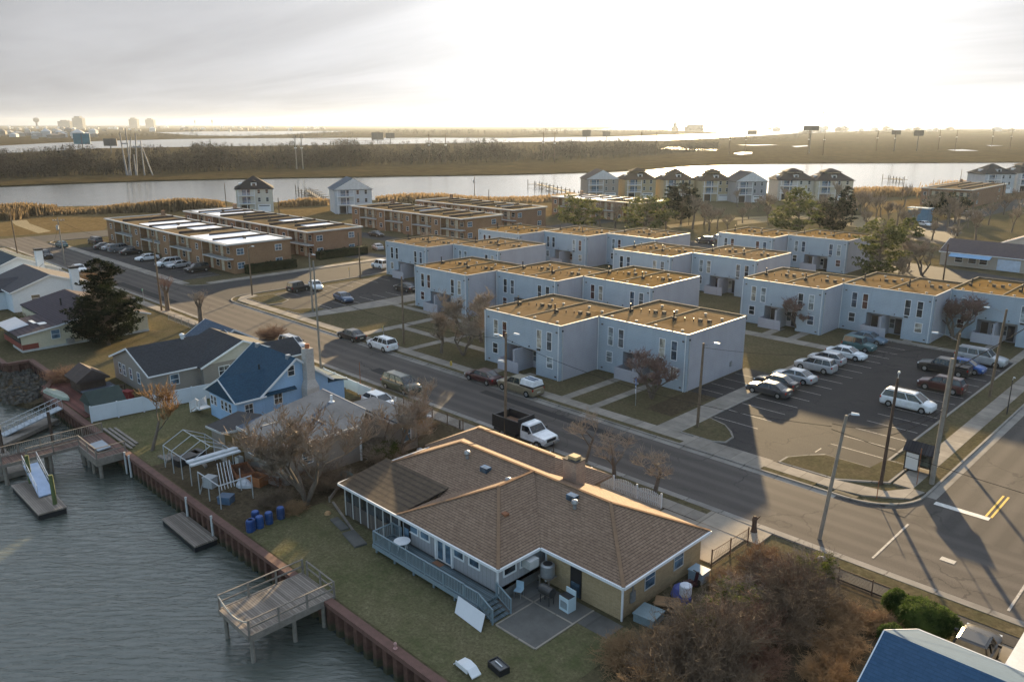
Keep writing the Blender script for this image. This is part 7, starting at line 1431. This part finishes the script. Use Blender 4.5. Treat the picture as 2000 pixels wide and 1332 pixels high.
# junk pile at the side wall
JC = [((.03,.06,.30),'blue plastic bin, lower right in the junk pile by the side wall'),((.50,.52,.58),'white tub on top of the blue bin in the junk pile'),((.10,.12,.35),'dark blue bag heap at the top of the junk pile')]
for i, (c, lb) in enumerate(JC): x, y, z = ((-22.2,37.2,0),(-22.2,37.2,.75),(-22.9,37.7,0))[i]; o = MB().lathe((x,y,z),[(.3,0),(.36,.1),(.38,.7),(.34,.74)] if i != 2 else [(.45,0),(.55,.3),(.4,.8),(.1,1.05)],10).build('storage_bin' if i < 2 else 'rubbish_bag', M('junk_%d' % i, c, .6)); tag(o, lb, 'bin' if i < 2 else 'bag')
CB = M('cardboard', (.28,.17,.09), .9, .2, 2)
for i, (z, r_, lb) in enumerate(((.15,.3,'lowest flattened cardboard sheet at the side wall'),(.3,-.1,'middle flattened cardboard sheet at the side wall'),(.5,.5,'topmost flattened cardboard sheet at the side wall'))): tag(MB().box(-23.5,-22.0,35.7,36.7,z,z+.07,0,r_).build('cardboard_sheet', CB), lb, 'cardboard', 'flattened cardboard')
tag(MB().box(-23.6,-22.3,33.9,35.2,.02,.5,0,.1).box(-23.65,-22.25,33.85,35.25,.5,.58,0,.1).build('cooler_box', M('pale_teal_plastic', (.20,.26,.28), .6)), 'pale grey-blue deck box at the corner of the side wall', 'box'); tag(MB().box(-23.7,-22.7,39.9,40.8,.02,.7).box(-23.75,-22.65,39.85,40.85,.7,.76).build('side_table', M('pale_blue_tray', (.28,.36,.42), .6)), 'pale blue box against the far end of the side wall', 'box')
tag(MB().box(-24.08,-23.95,34.2,34.6,.8,1.5).box(-24.06,-23.98,34.36,34.42,1.5,2.3).build('electric_meter', GREYM), 'grey electric meter on the side wall near the corner', 'meter')
t = thing('motor_scooter', 'dark covered scooter at the far end of the junk pile', 'scooter', (-22.9,38.9,0), R(80)); m = MB(); m.hexa([(-.7,-.2,.35),(.5,-.2,.35),(.5,.2,.35),(-.7,.2,.35),(-.6,-.15,.85),(.1,-.12,.75),(.1,.12,.75),(-.6,.15,.85)]); m.bar((.45,0,.4),(.6,0,1.1),.12,.2); m.build('body', M('dark_maroon_plastic', (.05,.02,.025), .5), t, True); MB().bar((.55,-.3,1.1),(.55,.3,1.1),.05,.05).build('handlebar', BLK, t, True)
for x in (-.6,.65): MB().tube((x,-.06,.25),(x,.06,.25),.25,.25,12).build('wheel', TYRE, t, True)
# boat-lift frames and junk in the cluttered yard
PF = M('pale_frame_tube', (.38,.40,.42), .5, .1, 3, metal=.3)
t = thing('boat_canopy', 'bare pale canopy frame with peaked rafters over the yard clutter', 'canopy frame', (-61.5,25.4,0))
xs_ = (-64.6,-62.9,-61.2,-59.5); m = MB()
for x in xs_:
    for y in (23.6, 27.2): MB().tube((x,y,0),(x,y,2.0),.04).build('leg', PF, t)
    m.tube((x,23.6,2.0),(x,25.4,2.9),.035); m.tube((x,27.2,2.0),(x,25.4,2.9),.035)
for y, z in ((23.6,2.0),(27.2,2.0),(25.4,2.9)): m.tube((xs_[0],y,z),(xs_[-1],y,z),.035)
m.tube((-64.6,23.6,.2),(-63.4,23.6,1.9),.03); m.build('rafters', PF, t); MB().box(-59.7,-59.2,23.4,27.6,2.05,2.2).box(-59.1,-58.7,23.4,27.6,1.95,2.08).build('rolled_awning', M('pale_awning', (.46,.48,.50), .6), t)
t = thing('cradle_frame', 'second pale tube frame with slanted rails nearer the blue barrels', 'frame', (-55.5,25.2,0)); m = MB()
for x in (-57.6,-55.9,-54.0):
    for y in (23.4,26.0): MB().tube((x,y,0),(x,y,1.9),.045).build('leg', PF, t)
for k in range(5): m.tube((-57.6,26.0-.25*k,2.1),(-54.0,24.6-.25*k,1.5),.03)
m.tube((-57.6,23.4,1.9),(-54.0,23.4,1.9),.04); m.tube((-57.6,23.4,0),(-56.4,23.4,1.9),.04); m.tube((-54.0,23.4,1.9),(-54.0,26.0,1.9),.05); m.build('rails', PF, t)
rr = random.Random(8); cols = [((.014,.045,.15),'blue'),((.012,.04,.13),'blue'),((.016,.055,.17),'blue'),((.02,.05,.14),'blue'),((.02,.045,.12),'blue'),((.012,.035,.12),'blue')]
bn = ['leftmost of the blue barrels on the bulkhead edge','second blue barrel from the left on the bulkhead edge','third blue barrel from the left','fourth blue barrel, beside the bare tree roots','blue barrel standing apart at the tree foot','blue barrel behind the row, nearest the yard']
for i, (u, v) in enumerate(((478,1042),(492,1036),(508,1030),(526,1022),(549,1012),(500,1020))):
    q = G(u, v); t = thing('plastic_barrel', bn[i], 'barrel', (q.x, max(q.y, 23.3), 0), 0, 'blue plastic barrels'); MB().lathe((0,0,0),[(.27,0),(.3,.05),(.29,.3),(.31,.34),(.29,.4),(.3,.8),(.26,.88)],12).build('body', M('barrel_blue_%d' % i, cols[i][0], .45), t, True); MB().lathe((0,0,.88),[(.24,0),(.23,.03)],10).build('lid', M('barrel_lid', (.2,.25,.3) if i % 2 else (.02,.08,.28), .5), t, True)
junk = [('lumber_pile',(-63.5,26.2,.12),(3.2,.25,.2),-.15,WDG,'long timber lying under the canopy frame'),('lumber_pile',(-60.6,27.6,.12),(3.4,.22,.2),-.15,WDG,'second timber lying beyond the canopy frame'),('boat_cradle',(-64.4,25.4,.3),(1.2,2.2,.6),.1,BLK,'dark covered bundle under the canopy frame'),
 ('outboard_crate',(-58.3,24.6,.45),(.9,.7,.9),.4,PF,'pale metal crate between the two frames'),('tarp_heap',(-56.6,26.6,.3),(1.6,1.1,.6),.2,M('white_tarp', (.40,.42,.46), .8, .3, 2),'white tarp heap under the slanted rails'),('engine_block',(-54.8,24.2,.3),(1.0,.8,.6),.6,M('dull_blue_metal', (.06,.10,.16), .5, .3, 3),'dull blue machine casing by the bulkhead'),
 ('rust_trailer',(-58.2,27.3,.5),(2.4,1.4,.5),-.25,RUST,'orange rusted trailer bed below the flat-roofed house'),('rust_bin',(-56.0,27.5,.4),(1.3,1.0,.8),.3,M('orange_rust', (.26,.10,.04), .9, .35, 4),'orange rusted bin right of the trailer bed'),('green_cover',(-52.0,33.2,.3),(1.4,1.0,.6),.5,M('teal_tarp', (.05,.11,.12), .8, .3, 2),'teal tarp heap between the two houses'),
 ('green_cover',(-51.0,36.8,.4),(.9,.9,.8),.2,M('teal_tarp', (.05,.11,.12), .8),'teal drum cover behind the screened porch'),('plank_stack',(-52.0,31.2,.15),(3.0,.4,.3),.35,WDG,'plank stack under the large bare tree'),('metal_panel',(-55.2,28.3,.4),(1.4,.1,.8),.3,M('galvanised_metal', (.3,.31,.32)),'leaning metal sheet at the wall of the flat-roofed house'),
 ('black_tub',(-64.8,26.5,.3),(1.0,.8,.6),.2,BLK,'black tub against the garden shed'),('white_cabinet',(-60.3,28.1,.45),(.5,.5,.9),.2,WHTd,'small white cabinet at the corner of the flat-roofed house'),('grey_pallet',(-66.4,24.6,.1),(1.6,1.1,.16),.1,WDG,'grey pallet on the lawn edge left of the canopy frame')]
for nm, (x,y,z), (a,b,c), r_, mt_, lb in junk:
    m = MB()
    if 'heap' in nm or 'cover' in nm:
        P_ = []; ks = 8
        m.lathe((0,0,0),[(a*.5,0),(a*.48,c*.4),(a*.33,c*.8),(a*.08,c)],9); m.v = [(vx*(1+.18*math.sin(vx*9+vy*5)), vy*b/a*(1+.15*math.cos(vy*8)), vz) for vx,vy,vz in m.v]
    elif 'trailer' in nm or 'bin' in nm: m.box(-a/2,a/2,-b/2,b/2,-c/2,-c/2+.08); m.box(-a/2,a/2,-b/2,-b/2+.06,-c/2+.08,c/2); m.box(-a/2,a/2,b/2-.06,b/2,-c/2+.08,c/2); m.box(-a/2,-a/2+.06,-b/2+.06,b/2-.06,-c/2+.08,c/2); m.box(a/2-.06,a/2,-b/2+.06,b/2-.06,-c/2+.08,c/2)
    elif 'lumber' in nm or 'plank' in nm or 'pallet' in nm:
        k = 3
        for i in range(k): m.box(-a/2+.1*i,a/2-.07*i,-b/2+i*b/k,-b/2+(i+.85)*b/k,-c/2,c/2-(i % 2)*.05)
    else: m.box(-a/2,a/2,-b/2,b/2,-c/2,c/2*.8); m.box(-a/2-.03,a/2+.03,-b/2-.03,b/2+.03,c/2*.8,c/2)
    o = m.build(nm, mt_); o.location = (x,y,(0 if ('heap' in nm or 'cover' in nm) else z)); o.rotation_euler = (0,0,r_); tag(o, lb, nm.split('_')[-1] if nm.split('_')[-1] not in ('cover',) else 'tarp')
# bits near the far left and in the dirt yard
for (u, v, s, c, lb) in ((1656,1265,.35,(.5,.5,.52),'white litter bag in the brush'),(1605,1093,.3,(.5,.5,.5),'white sack at the foot of the leaning pole'),(838,815,.3,(.5,.5,.48),'white litter at the near kerb left of the truck'),(820,880,.3,(.45,.45,.45),'pale bucket in the dirt yard'),(150,664,.3,(.45,.45,.45),'pale object on the golden lawn')):
    q = G(u, v); tag(MB().lathe((q.x,q.y,0),[(s*.6,0),(s,.1),(s*.8,s*.6),(s*.2,s*.9)],7).build('litter_bag', M('litter', c, .7)), lb, 'litter')
# small piers off the bay houses
BP = M('bay_pier_wood', (.07,.06,.05), .95, .2)
for (u0, v0, u1, v1, lb) in ((640,398,600,372,'pale pier running out beside the white raised house'),(1135,382,1050,360,'dark piers with many piles left of the bay house row'),(1760,352,1742,349,'tiny pier by the far right bay house')):
    a, b = G(u0,v0,-.6), G(u1,v1,-.6); t = thing('bay_pier', lb, 'pier', (a.x,a.y,0)); MB().bar(a, b, 1.6, .25).build('deck', WDG if u0 == 640 else BP, t); n = max(3, int((b-a).length/6)); d = (b-a).normalized(); sd = Vector((-d.y,d.x,0))
    for i in range(n+1):
        for s in (-.9,.9): q = a.lerp(b, i/n)+sd*s; MB().tube((q.x,q.y,-3),(q.x,q.y,.8),.16,.16,5).build('pile', BP, t)
    for i in range(n//2, n+1, 2): q = a.lerp(b, i/n); MB().bar(q-sd*5, q+sd*5, 1.0, .2).build('finger', BP, t); MB().tube((q+sd*5).xy.to_3d()+Vector((0,0,-3)), (q+sd*5).xy.to_3d()+Vector((0,0,1.8)), .18, .18, 5).build('mooring_pile', BP, t)
# ------------------------------------------------------------------ haze: one closed box of thin air round camera and scene
hb_ = MB().box(-8000, 4000, -2500, 9000, -4.5, 75); hz_ = hb_.build('haze', None or M('placeholder', (0,0,0))); hz_.data.materials.clear()
hm = bpy.data.materials.new('haze_air'); hm.use_nodes = True; hn = hm.node_tree.nodes; hn.clear(); pv = hn.new('ShaderNodeVolumePrincipled'); ho = hn.new('ShaderNodeOutputMaterial')
pv.inputs['Color'].default_value = (.72,.81,.95,1); pv.inputs['Density'].default_value = 3.8e-5; pv.inputs['Anisotropy'].default_value = .5; hm.node_tree.links.new(pv.outputs[0], ho.inputs['Volume'])
hz_.data.materials.append(hm); hz_['kind'] = 'stuff'; hz_['label'] = 'thin sunlit haze over the bay and houses'; hz_['category'] = 'haze'
